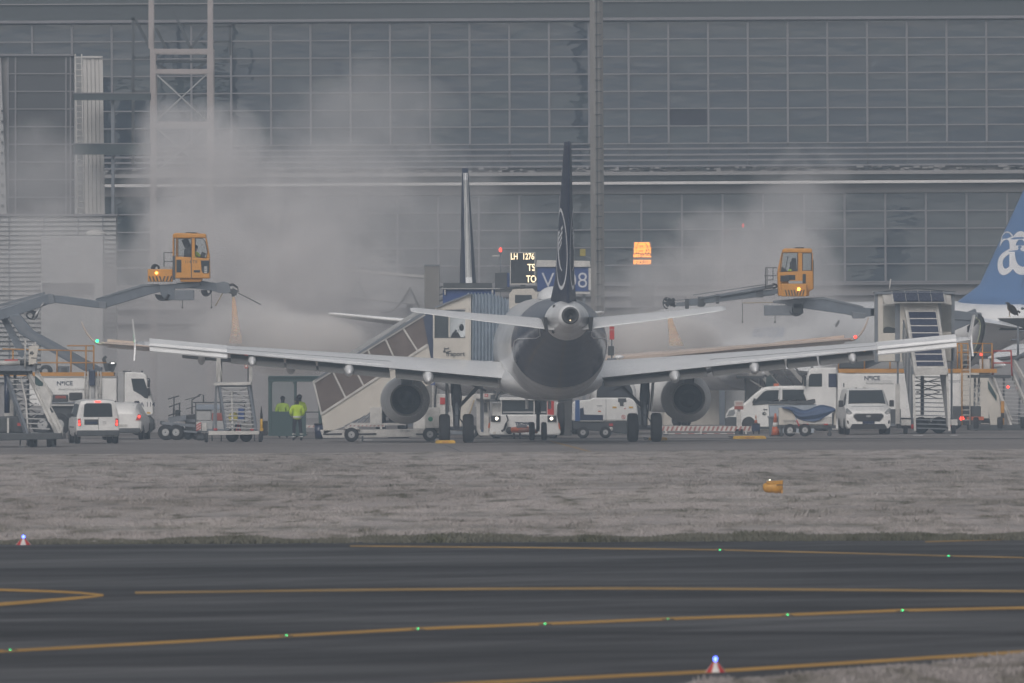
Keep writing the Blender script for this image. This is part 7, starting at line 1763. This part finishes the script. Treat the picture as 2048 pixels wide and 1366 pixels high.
# ---- white van facing the camera
D = 660.0; X = xz(1731, 870, D)[0]
v = Car('delivery_van', 'white van facing the camera with large dark grille, right of the tarpaulin trailer', 'van', (X, D + 2.5, 0), R(3),
        [(-2.5, .42, .72, .80, .82, .7), (-2.43, .28, .92, 1.04, .96, .8), (-2.1, .26, 1.10, 1.20, .985, .82), (-1.55, .26, 1.24, 1.36, .99, .84), (-.85, .26, 1.28, 1.93, .99, .80), (-.6, .26, 1.28, 2.0, .99, .82), (1.9, .28, 1.28, 2.0, .99, .84), (2.4, .3, 1.2, 1.95, .98, .82), (2.46, .4, 1.1, 1.85, .9, .75)], WHITE, 'white service vehicles')
q = MB(); A = [(-.80, -1.60, 1.35), (.80, -1.60, 1.35), (.72, -.90, 1.90), (-.72, -.90, 1.90)]
q.add([(x, y - .02, z + .02) for x, y, z in A] + [(x, y + .06, z - .06) for x, y, z in A], [(0, 1, 2, 3), (7, 6, 5, 4), (0, 4, 5, 1), (1, 5, 6, 2), (2, 6, 7, 3), (3, 7, 4, 0)]); q.build('windscreen', VGLASS, v.body, bev=.01)
q = MB(); q.tube([(-.6, -1.68, 1.37), (-.1, -1.62, 1.44)], .012, 5); q.tube([(.1, -1.68, 1.37), (.6, -1.62, 1.44)], .012, 5); q.build('wiper', BLACK, v.body)
gr = v.facepoly('grille', [(-.63, .84), (-.55, .90), (.55, .90), (.63, .84), (.63, .76), (.46, .58), (-.46, .58), (-.63, .76)], -2.50, BLACK, -.05, bev=.02)
v.facepoly('grille_surround', [(-.66, .86), (-.57, .925), (.57, .925), (.66, .86), (.66, .75), (.48, .555), (-.48, .555), (-.66, .75)], -2.50, LGREY, -.03, bev=.02)
q = MB(); q.loft([[(rx * math.cos(a), y, .80 + rz_ * math.sin(a)) for a in [2 * math.pi * j / 20 for j in range(20)]] for y, rx, rz_ in ((-2.55, .11, .045), (-2.575, .11, .045))]); q.build('oval_badge', ALU, v.body)
for k in range(3): v.facepoly('grille_bar', [(-.55, .64 + .07 * k), (.55, .64 + .07 * k), (.55, .655 + .07 * k), (-.55, .655 + .07 * k)], -2.552, DGREY, -.01)
for sd in (-1, 1):
    v.facepoly('headlamp', [(sd * .97, 1.12), (sd * .90, 1.15), (sd * .72, .98), (sd * .66, .88), (sd * .80, .86), (sd * .96, .92)], -2.36, LAMPGL, -.1, bev=.015)
    v.facepoly('headlamp_core', [(sd * .92, .98), (sd * .82, .99), (sd * .76, .90), (sd * .88, .90)], -2.46, ALU, -.01)
    v.facepoly('fog_lamp_recess', [(sd * .94, .62), (sd * .70, .60), (sd * .74, .50), (sd * .90, .46)], -2.42, BLACK, -.06, bev=.01)
    v.box('door_mirror', sd * 1.10 - .10, sd * 1.10 + .10, -1.35, -1.25, 1.20, 1.48, BLACK, .03)
    v.box('mirror_arm', min(sd * .95, sd * 1.05), max(sd * .95, sd * 1.05), -1.32, -1.28, 1.24, 1.28, BLACK, .0)
    v.sidepanel('side_window', [(-1.35, .1), (-.5, .08), (-.5, .93), (-.8, .9)], VGLASS, sd)
v.facepoly('lower_intake', [(-.70, .46), (.70, .46), (.80, .30), (.76, .24), (-.76, .24), (-.80, .30)], -2.46, BLACK, -.06, bev=.01)
v.facepoly('bumper_lip', [(-.62, .56), (.62, .56), (.78, .48), (.72, .46), (-.72, .46), (-.78, .48)], -2.47, WHITE, -.05, bev=.01)
v.facepoly('number_plate', [(-.26, .47), (.26, .47), (.26, .58), (-.26, .58)], -2.535, NAVY, -.015); v.facepoly('bonnet_seam', [(-.7, 1.215), (.7, 1.215), (.7, 1.225), (-.7, 1.225)], -2.02, GREY, -.06)
v.wheels((-1.55, 1.45), .985, .34, .22)
v.box('roof_beacon', -.08, .04, -.7, -.58, 2.0, 2.06, OFFW, .01); v.box('roof_fitting', -.42, -.36, -.7, -.64, 2.0, 2.04, BLACK, .01)

# ---- trailer under a blue tarpaulin
fr = Fr(1612, 650); t = thing('trailer', 'low two wheeled trailer with pale box body partly under a blue tarpaulin', 'trailer', fr.loc)
part('box_body', fr, [(1558, 816), (1580, 814), (1590, 826), (1592, 846), (1667, 848), (1668, 826), (1672, 818), (1672, 851), (1558, 850)], .1, 1.5, CREAM, t, bev=.02)
part('side_board', fr, rect(1594, 836, 1666, 848), .02, .1, OFFW, t); part('chassis', fr, rect(1556, 850.5, 1672, 857), .1, 1.4, DGREY, t); part('reflector_plate', fr, rect(1606, 847.5, 1617, 850), .0, .02, RED, t); part('reflector_plate', fr, rect(1648, 847.5, 1656, 850), .0, .02, RED, t)
part('rear_post', fr, rect(1664, 826, 1667, 852), .0, .06, DGREY, t)
for px in (1580, 1610): wheel_part(t, fr, px, 866, .27, .18, .0); wheel_part(t, fr, px, 866, .27, .18, 1.3)
part('axle_bar', fr, rect(1574, 865, 1600, 866.5), -.1, -.02, ALU, t)
for px in (1561, 1657): part('jockey_leg', fr, rect(px, 854, px + 4.5, 872), .1, .3, DGREY, t); wheel_part(t, fr, px + 2, 872, .09, .07, .2)
q = MB()
for k in range(6): px_beam(q, fr, (1568 + k * 5, 840, .05), (1570 + k * 5, 849, .05), .04)
px_beam(q, fr, (1566, 841, .05), (1600, 841, .05), .04); q.build('side_rail', OFFW, t)
q = MB(); px_beam(q, fr, (1593, 840, -.02), (1598, 852, -.02), .16, .05); q.build('red_flap', RED, t)
q = MB(); nx = 20; ny = 8; vs = []
tl = [(1562, 815), (1580, 813), (1593, 815), (1602, 820), (1614, 822), (1628, 815), (1644, 809), (1655, 812), (1668, 815), (1671, 818)]
bl = [(1576, 819), (1584, 822), (1588, 830), (1592, 838), (1606, 842), (1622, 843), (1636, 843), (1650, 834), (1662, 827), (1671, 822)]
rnd4 = random.Random(3)
for i in range(len(tl)):
    for j in range(ny):
        f = j / (ny - 1.0); a = fr.q(tl[i][0] + (bl[i][0] - tl[i][0]) * f, tl[i][1] + (bl[i][1] - tl[i][1]) * f + 2.0 * math.sin(f * 3.1) * math.sin(i * 1.1))
        vs.append((a[0], .0 - .14 * math.sin(f * 3.1) - .10 * math.sin(j * 2.2 + i * .9) * f, a[2]))
for i in range(len(tl)):
    a = fr.q(*tl[i]); vs.append((a[0], 1.6, a[2] + .02))
fs = [(i * ny + j, (i + 1) * ny + j, (i + 1) * ny + j + 1, i * ny + j + 1) for i in range(len(tl) - 1) for j in range(ny - 1)]
k0 = len(tl) * ny; fs += [(i * ny, k0 + i, k0 + i + 1, (i + 1) * ny) for i in range(len(tl) - 1)]
q.add(vs, fs, 0, True); o = q.build('tarpaulin', TARP, None, loc=fr.loc); tag(o, 'crumpled blue tarpaulin sagging over the trailer', 'tarpaulin'); o.modifiers.new('th', 'SOLIDIFY').thickness = .015; md = o.modifiers.new('sm', 'SUBSURF'); md.levels = md.render_levels = 1
# skip container behind, bin, cones, signs
fr = Fr(1585, 662); t = thing('skip_container', 'pale blue grey container with dark rim between the bin and the minibus', 'container', fr.loc)
part('body', fr, [(1538, 810), (1633, 808), (1628, 866), (1542, 866)], .0, 1.5, mat('pale_container', (.33, .37, .42), .6, noise=.2, nscale=1.5), t, bev=.03)
part('rim', fr, [(1536, 803), (1631, 801), (1631, 806), (1626, 808), (1536, 809)], -.08, 1.58, DGREY, t, bev=.02)
for px in (1548, 1620): wheel_part(t, fr, px, 868, .12, .1, .2, hub=DGREY); wheel_part(t, fr, px, 868, .12, .1, 1.3, hub=DGREY)
for k in range(5): q = MB(); px_beam(q, fr, (1545 + 18 * k, 803, -.05), (1556 + 18 * k, 801, .3), .12); q.build('rim_lump', BLACK, t)
fr = Fr(1550, 654); t = thing('waste_bin', 'tall grey wheeled bin next to the stacked traffic cones', 'bin', fr.loc)
part('body', fr, [(1537, 836), (1566, 836), (1562, 872), (1539, 872)], .0, .6, mat('bin_grey_blue', (.12, .14, .16), .6, noise=.2), t, bev=.03); part('lid', fr, [(1535.5, 832), (1567, 832), (1567, 836), (1535.5, 836)], -.04, .64, GREY, t, bev=.02)
for px in (1542, 1559): wheel_part(t, fr, px, 874, .08, .06, .45)
CONEW = mat('cone_white_band', (.6, .58, .56), .6)
def cone(label, px, py, hpx, parent_y=None, d=None, z0=None, stack=1):
    if d is None: X, d = ground(px, py)
    fr = Fr(px, d); s = d / FPX; h = hpx * s; zb = z0 if z0 is not None else 0
    t = thing('traffic_cone', label, 'cone', (fr.loc[0], d, zb), 0, 'orange traffic cones'); r = h * .20
    A = [2 * math.pi * j / 20 for j in range(20)]
    for nm, a, b, m_ in (('cone_body', .05, .42, ORANGE), ('white_band', .42, .60, CONEW), ('cone_top', .60, 1.0, ORANGE)):
        q = MB(); q.loft([[(rr * math.cos(g), rr * math.sin(g), h * f) for g in A] for f, rr in ((a, r * (1.02 - .84 * a)), (b, r * (1.02 - .84 * b)))]); q.build(nm, m_, t)
    q = MB(); q.box(-r * 1.3, r * 1.3, -r * 1.3, r * 1.3, 0, h * .05); q.build('cone_base', BLACK if stack == 1 else ORANGE, t, bev=.01)
    return t, fr, h
t, f_, h_c = cone('tall orange traffic cone in front of the grey bin', 1551, 864, 46, d=652)
q = MB(); q.box(-.2, .2, -.2, .2, 0, .25)
fr = Fr(1512, 668); t = thing('equipment_case', 'dark equipment case with a small cone on top beside the barrier', 'case', fr.loc)
part('case', fr, rect(1504, 849, 1520, 863), .0, .5, NAVY, t, bev=.02); part('lid', fr, rect(1503.5, 847, 1520.5, 849), -.02, .52, BLACK, t)
for px in (1506, 1517): part('foot', fr, rect(px, 863, px + 2.4, 869), .1, .4, BLACK, t)
cone('small orange cone standing on the dark equipment case', 1512, 847, 17, d=668.2, z0=fr.q(1512, 847)[2])
fr = Fr(1478, 664); t = thing('notice_board', 'white and red lettered notice box on a short white post before the minibus', 'sign', fr.loc)
part('box', fr, rect(1468.5, 802, 1487, 819), .0, .3, OFFW, t, bev=.01); part('red_half', fr, rect(1468.7, 812, 1486.8, 818.8), -.012, .0, mat('faded_red', (.30, .07, .05), .7, noise=.25), t)
for k in range(3): part('print_line', fr, rect(1471, 804 + 2.6 * k, 1485, 805 + 2.6 * k), -.008, .0, mat('faded_red', (.30, .07, .05), .7, noise=.25), t)
part('cabinet', fr, rect(1473, 824, 1483, 858), .02, .28, OFFW, t, bev=.01); part('post', fr, rect(1475, 819, 1481, 824), .08, .2, LGREY, t); part('foot', fr, rect(1470, 858, 1486, 869.4), .0, .3, DGREY, t)

# ================================================================== BIRD, FIELD LAMPS
fr = Fr(2024, 560); zb = fr.q(2024, 617)[2]; t = thing('bird_of_prey', 'dark brown buzzard with folded wings and dangling feet in mid air at the right edge', 'bird', (fr.loc[0], 560, zb))
BIRD = mat('dark_brown_feathers', (.022, .017, .014), .85, noise=.5, nscale=14, bump=.4, bscale=40); BUFF = mat('buff_feathers', (.20, .15, .10), .85, noise=.4, nscale=12); CLAW = mat('yellow_claw', (.40, .28, .06), .6); BEAK = mat('horn_beak', (.04, .04, .04), .4)
k = 560 / FPX
def bp(px, py, y=0): return ((px - 2024) * k, y, -(py - 617) * k)
def bl_(rings): 
    q = MB(); out = []
    for (px, py), a, b in rings:
        c = Vector(bp(px, py)); out.append((c, a * k, b * k))
    RR = []
    for i, (c, a, b) in enumerate(out):
        d = (out[min(i + 1, len(out) - 1)][0] - out[max(i - 1, 0)][0]).normalized(); s_ = Vector((0, 1, 0)); u = d.cross(s_)
        RR.append([c + u * a * math.cos(g) + s_ * b * math.sin(g) for g in [2 * math.pi * j / 14 for j in range(14)]])
    q.loft(RR); return q
q = bl_([((2013, 605), .6, .6), ((2015.5, 606), 2.6, 2.4), ((2018, 607.5), 3.4, 3.0), ((2019.5, 611), 4.0, 3.8), ((2022, 616), 6.0, 5.2), ((2026, 621.5), 6.2, 5.4), ((2030, 626), 4.2, 3.8), ((2034, 630), 2.4, 2.6)])
b_ = q.build('body', BIRD, t, sub=1)
q = bl_([((2016.5, 611), 1.2, 1.2), ((2018, 615), 2.8, 2.8), ((2020.5, 620), 3.2, 3.0), ((2023, 624), 1.2, 1.2)]); q.build('breast_feathers', BUFF, b_)
for sg in (-1, 1):
    q = MB(); RR = []
    for (px, py), a in (((2019, 610), 1.0), ((2023, 612), 4.6), ((2029, 618), 5.4), ((2034, 625), 3.6), ((2038, 632), .8)):
        c = Vector(bp(px, py, sg * 5.2 * k)); u = Vector((.62, 0, .78)) * a * k; s_ = Vector((0, sg * 1.2 * k, 0)); RR.append([c + u * math.cos(g) + s_ * math.sin(g) for g in [2 * math.pi * j / 10 for j in range(10)]])
    q.loft(RR); q.build('wing', BIRD, b_, sub=1)
    q = MB(); q.tube([bp(2021, 622, sg * 2 * k), bp(2020, 627, sg * 2 * k), bp(2020.5, 631, sg * 2 * k)], 1.5 * k, 7, 0, .6 * k); q.build('leg', BUFF, b_)
    q = MB()
    for dx, dy in ((-2.2, 2.0), (0, 3.4), (2, 2.4), (1.0, 1.0)): q.tube([bp(2020.5, 631, sg * 2 * k), bp(2020.5 + dx, 631 + dy, sg * (2 + dx * .4) * k)], .5 * k, 5, 0, .2 * k)
    q.build('claw', CLAW, b_)
    q = MB(); q.ball(bp(2014.6, 605, sg * 2.1 * k), .45 * k); q.build('eye', BEAK, b_)
q = MB(); RR = [[Vector(bp(px, py)) + Vector((.6 * a * math.cos(g), 2.0 * b * math.sin(g), .8 * a * math.cos(g))) * k for g in [2 * math.pi * j / 8 for j in range(8)]] for px, py, a, b in ((2031, 626, 2.6, 1.4), (2036, 622, 2.4, 1.8), (2040.5, 624.5, 2.0, 2.2), (2041.5, 626, 1.2, 2.0))]; q.loft(RR); q.build('tail', BIRD, b_)
q = MB(); q.tube([bp(2013.6, 605), bp(2012, 606), bp(2011.8, 607.6)], .9 * k, 6, 0, .25 * k); q.build('beak', BEAK, b_)

# yellow lamp housing standing in the frosted grass
X, d = ground(1545, 988); fr = Fr(1545, d); t = thing('guard_lamp', 'yellow lamp housing with a small lit lamp standing in the frosted grass', 'lamp', fr.loc)
q = MB(); rings = []
for x, zc, r in ((1526, 974, 5), (1530, 975, 9), (1540, 975, 11.5), (1552, 975, 12.5), (1564, 974, 13)):
    a = fr.q(x, zc); rr = r * fr.k; rings.append([(a[0], rr * math.sin(g), a[2] + rr * math.cos(g)) for g in [2 * math.pi * j / 16 for j in range(16)]])
q.loft(rings); q.build('housing', mat('lamp_housing_yellow', (.55, .27, .03), .5, noise=.3, nscale=8), t)
part('hood', fr, [(1533, 962.5), (1566, 960.5), (1566, 966), (1546, 968), (1533, 967)], -.14, .14, MATS['lamp_housing_yellow'], t, bev=.01)
part('hinge', fr, rect(1552, 969, 1566, 970.5), -.17, .17, DGREY, t); part('rear_plate', fr, rect(1562, 962, 1565.5, 987), -.15, .15, MATS['lamp_housing_yellow'], t, bev=.01)
q = MB(); q.ball(fr.q(1539.5, 962.5), .04, .04, .045); q.build('lamp', E_WHT, t); part('lamp_neck', fr, rect(1535, 960, 1543, 966), -.05, .05, LGREY, t)
for px in (1538, 1556): part('leg', fr, rect(px, 984, px + 3, 990), -.05, .05, DGREY, t)
# edge markers
def marker(label, px, py, wpx, hpx):
    X, d = ground(px, py); s = d / FPX
    t = thing('edge_marker', label, 'marker light', (X, d, 0), 0, 'taxiway edge markers'); r = wpx * s / 2; h = hpx * s
    seg = 8
    for i in range(seg):
        a0, a1 = 2 * math.pi * (i / seg) + .39, 2 * math.pi * ((i + 1) / seg) + .39
        q = MB(); rg = []
        for z, rr in ((.02 * h, r), (h, r * .26)):
            rg.append([(rr * math.cos(a0 + (a1 - a0) * j / 3), rr * math.sin(a0 + (a1 - a0) * j / 3), z) for j in range(4)] + [(rr * .9 * math.cos(a0 + (a1 - a0) * j / 3), rr * .9 * math.sin(a0 + (a1 - a0) * j / 3), z) for j in range(3, -1, -1)])
        q.loft(rg, smooth=False); q.build('skirt_segment', [RED, CONEW][i % 2], t)
    q = MB(); q.cyl((0, 0, 0), (0, 0, h * 1.05), r * .2, 10); q.build('stem', DGREY, t)
    q = MB(); q.ball((0, 0, h * 1.28), r * .20, r * .20, h * .26, 12); q.build('lens', E_BLU, t)
    q = MB(); q.ball((0, 0, h * 1.28), r * .09, r * .21, h * .10, 8); q.build('filament_glow', emi('blue_white_glow', (.5, .6, 1), 12), t)
marker('striped taxiway edge marker with blue light at the lower right by the frosted verge', 1431, 1345, 42, 21)
marker('striped taxiway edge marker with blue light at the far left grass edge', 47, 1090, 32, 13)
# inset centre line lights
def inset(label, px, py, e=E_GRN):
    X, d = ground(px, py + 2)
    t = thing('inset_light', label, 'light', (X, d, 0), 0, 'green inset taxiway lights'); s = d / FPX
    q = MB(); q.loft([[(r * math.cos(g), r * math.sin(g), z) for g in [2 * math.pi * j / 14 for j in range(14)]] for z, r in ((.0, .10), (.012, .095), (.018, .05))]); q.build('body', DGREY, t)
    q = MB(); q.ball((0, -.04, 3 * s * .6), 2.4 * s, .03, 1.9 * s, 8); q.build('lens', e, t)
ords = ['first', 'second', 'third', 'fourth', 'fifth', 'sixth', 'seventh', 'eighth']
for i, (px, py) in enumerate([(21, 1300), (297, 1285), (573, 1271), (836, 1258), (1090, 1248), (1336, 1238), (1575, 1230), (1805, 1221)]):
    if i == 1: continue
    inset('green inset light, %s from the left on the nearer yellow taxiway line' % ords[i if i == 0 else i - 1], px, py, E_GRN if i != 5 else emi('green_lamp_dim', (.05, .8, .25), 2.0))
for nm, px, py in (('left', 1440, 1100), ('right', 1897, 1112)): inset('green inset light, the %s one on the faint line near the grass edge' % nm, px, py, emi('green_lamp_soft', (.03, 1, .3), 3.0))

# ================================================================== STEAM AND SPRAY
def steam_mat(name, dens, col, nscale, th, gain, seed, soft=1.0, stretch=(1, 1, 1)):
    m = bpy.data.materials.new(name); m.use_nodes = True; n = m.node_tree; n.nodes.clear()
    o = n.nodes.new('ShaderNodeOutputMaterial'); v = n.nodes.new('ShaderNodeVolumePrincipled')
    v.inputs['Color'].default_value = (*col, 1); v.inputs['Anisotropy'].default_value = 0.0
    tc = n.nodes.new('ShaderNodeTexCoord'); ln = n.nodes.new('ShaderNodeVectorMath'); ln.operation = 'LENGTH'
    # ragged outline: the radius itself is disturbed by a coarse noise
    g = n.nodes.new('ShaderNodeNewGeometry'); mp = n.nodes.new('ShaderNodeMapping'); mp.inputs['Location'].default_value = (seed * 7.3, seed * 3.1, seed * 1.7); mp.inputs['Scale'].default_value = stretch
    n.links.new(g.outputs['Position'], mp.inputs[0])
    t = n.nodes.new('ShaderNodeTexNoise'); t.inputs['Scale'].default_value = nscale; t.inputs['Detail'].default_value = 5; t.inputs['Roughness'].default_value = 0.6; t.inputs['Distortion'].default_value = 0.9
    n.links.new(mp.outputs[0], t.inputs['Vector']); n.links.new(tc.outputs['Object'], ln.inputs[0])
    def M(op, a, b, clamp=False):
        q = n.nodes.new('ShaderNodeMath'); q.operation = op; q.use_clamp = clamp
        for s, i in ((a, 0), (b, 1)):
            if isinstance(s, (int, float)): q.inputs[i].default_value = s
            else: n.links.new(s, q.inputs[i])
        return q.outputs[0]
    # noise eats into the body from its rim: solid in the middle, torn shreds at the edge
    body = M('SUBTRACT', 1.0, ln.outputs['Value'])
    nz = M('MULTIPLY', M('SUBTRACT', M('ADD', t.outputs['Fac'], M('MULTIPLY', body, soft * 0.42)), th), gain, True)
    rim = M('MULTIPLY', body, 5.0, True)
    n.links.new(M('MULTIPLY', M('MULTIPLY', rim, nz), dens), v.inputs['Density'])
    n.links.new(v.outputs[0], o.inputs['Volume'])
    return m
UNIT = None
def plume(px, py, d, rx, ry, rz, dens, col=(.93, .91, .905), ns=.29, th=.43, gain=7.0, seed=1, soft=1.15, tilt=0):
    X, Z = xz(px, py, d)
    q = MB(); q.ball((0, 0, 0), 1, 1, 1, 20); o = q.build('steam_cloud', steam_mat('steam', dens, col, ns, th, gain, seed, soft), None)
    o.location = (X, d, Z); o.scale = (rx, ry, rz); o.rotation_euler = (0, R(tilt), 0); o['kind'] = 'stuff'
    return o
WARM = (1.0, .975, .955)
plume(590, 690, 690, 3.6, 4.0, 1.7, 1.3, WARM, .34, .50, 4, 1, 1.3)           # off the left wing
plume(490, 665, 692, 2.8, 4.0, 2.0, .5, WARM, .34, .54, 4, 2, 1.3)
plume(470, 560, 704, 6.0, 8, 4.6, .15, seed=3, th=0.55)                       # main rising cloud
plume(400, 400, 706, 4.6, 7, 4.2, .15, seed=4, th=0.57, tilt=-15)
plume(385, 480, 703, 3.4, 5, 2.6, .18, seed=21, th=0.51, gain=3)
plume(370, 290, 707, 3.0, 6, 2.9, .15, seed=17, th=0.59)
plume(455, 300, 707, 2.2, 5, 2.6, .15, seed=18, th=0.59)
plume(640, 580, 704, 5.2, 8, 4.6, .18, seed=5, th=0.57)
plume(600, 400, 706, 6.5, 7, 4.4, .14, seed=11, th=0.61)
plume(720, 230, 712, 7.0, 8, 3.6, .07, seed=10, th=0.63)
plume(430, 790, 704, 9.0, 7, 4.0, .09, seed=6, th=0.45, soft=1.4, gain=3)     # low, behind the open stairs
plume(250, 640, 704, 5.0, 6, 4.0, .09, seed=19, th=0.51, gain=3)
plume(120, 530, 706, 4.6, 6, 3.6, .11, seed=7, th=0.55)
plume(85, 370, 750, 3.8, 6, 3.8, .08, seed=8, th=0.57)
plume(760, 480, 728, 8.5, 9, 6.0, .06, seed=9, th=0.55)
plume(1320, 690, 694, 3.4, 4.0, 1.6, 1.3, WARM, .34, .50, 4, 12, 1.3)         # off the right wing
plume(1420, 590, 700, 6.4, 6, 3.0, .13, seed=13, th=0.55)
plume(1510, 530, 701, 5.0, 6, 3.2, .14, seed=14, th=0.57, tilt=20)
plume(1600, 430, 703, 3.4, 5, 4.0, .12, seed=15, th=0.59, tilt=12)
plume(1560, 650, 697, 5.8, 5, 2.8, .09, seed=16, th=0.47, soft=1.4, gain=3)
JETM = bpy.data.materials.new('spray_fluid'); JETM.use_nodes = True; n = JETM.node_tree; b = n.nodes['Principled BSDF']
b.inputs['Base Color'].default_value = (.85, .53, .30, 1); b.inputs['Roughness'].default_value = .5; b.inputs['Subsurface Weight'].default_value = .3
tc = n.nodes.new('ShaderNodeTexCoord'); mp = n.nodes.new('ShaderNodeMapping'); mp.inputs['Scale'].default_value = (9, 9, 1.6); n.links.new(tc.outputs['Object'], mp.inputs[0])
tn = n.nodes.new('ShaderNodeTexNoise'); tn.inputs['Scale'].default_value = 1.0; tn.inputs['Detail'].default_value = 4; n.links.new(mp.outputs[0], tn.inputs['Vector'])
sz = n.nodes.new('ShaderNodeSeparateXYZ'); n.links.new(tc.outputs['Object'], sz.inputs[0])
mr = n.nodes.new('ShaderNodeMapRange'); mr.inputs[1].default_value = -2.2; mr.inputs[2].default_value = 0; mr.inputs[3].default_value = -.12; mr.inputs[4].default_value = .32; n.links.new(sz.outputs[2], mr.inputs[0])
ad = n.nodes.new('ShaderNodeMath'); ad.operation = 'ADD'; n.links.new(tn.outputs['Fac'], ad.inputs[0]); n.links.new(mr.outputs[0], ad.inputs[1])
m2 = n.nodes.new('ShaderNodeMapRange'); m2.inputs[1].default_value = .36; m2.inputs[2].default_value = .85; m2.inputs[4].default_value = .55; n.links.new(ad.outputs[0], m2.inputs[0]); n.links.new(m2.outputs[0], b.inputs['Alpha'])
for pts in ([(467, 594, 684), (469, 620, 682.5), (471, 650, 680.8), (472, 672, 679.6), (471, 688, 678.5)], [(1337, 622, 690), (1342, 648, 688), (1348, 672, 686), (1353, 692, 684)]):
    P = [Vector((xz(a, b, c)[0], c, xz(a, b, c)[1])) for a, b, c in pts]; X0 = P[0].copy()
    q = MB(); rad = [.06, .11, .17, .25, .36] if len(P) == 5 else [.06, .14, .24, .36]
    q.loft([[p - X0 + Vector((r * math.cos(g), r * math.sin(g), 0)) for g in [2 * math.pi * j / 12 for j in range(12)]] for p, r in zip(P, rad)])
    o = q.build('spray_jet', JETM, None, loc=X0); o['kind'] = 'stuff'

# ================================================================== HAZE
hz = MB(); hz.box(-430, 430, -70, 1160, -1.0, 28.5)
HZM = bpy.data.materials.new('pale_haze'); HZM.use_nodes = True
n = HZM.node_tree; n.nodes.clear()
o_ = n.nodes.new('ShaderNodeOutputMaterial'); v_ = n.nodes.new('ShaderNodeVolumePrincipled')
v_.inputs['Color'].default_value = (0.70, 0.85, 1.0, 1); v_.inputs['Density'].default_value = 0.00049; v_.inputs['Anisotropy'].default_value = 0.2
n.links.new(v_.outputs[0], o_.inputs['Volume'])
h_ = hz.build('haze', HZM); h_['kind'] = 'stuff'; h_.display_type = 'WIRE'
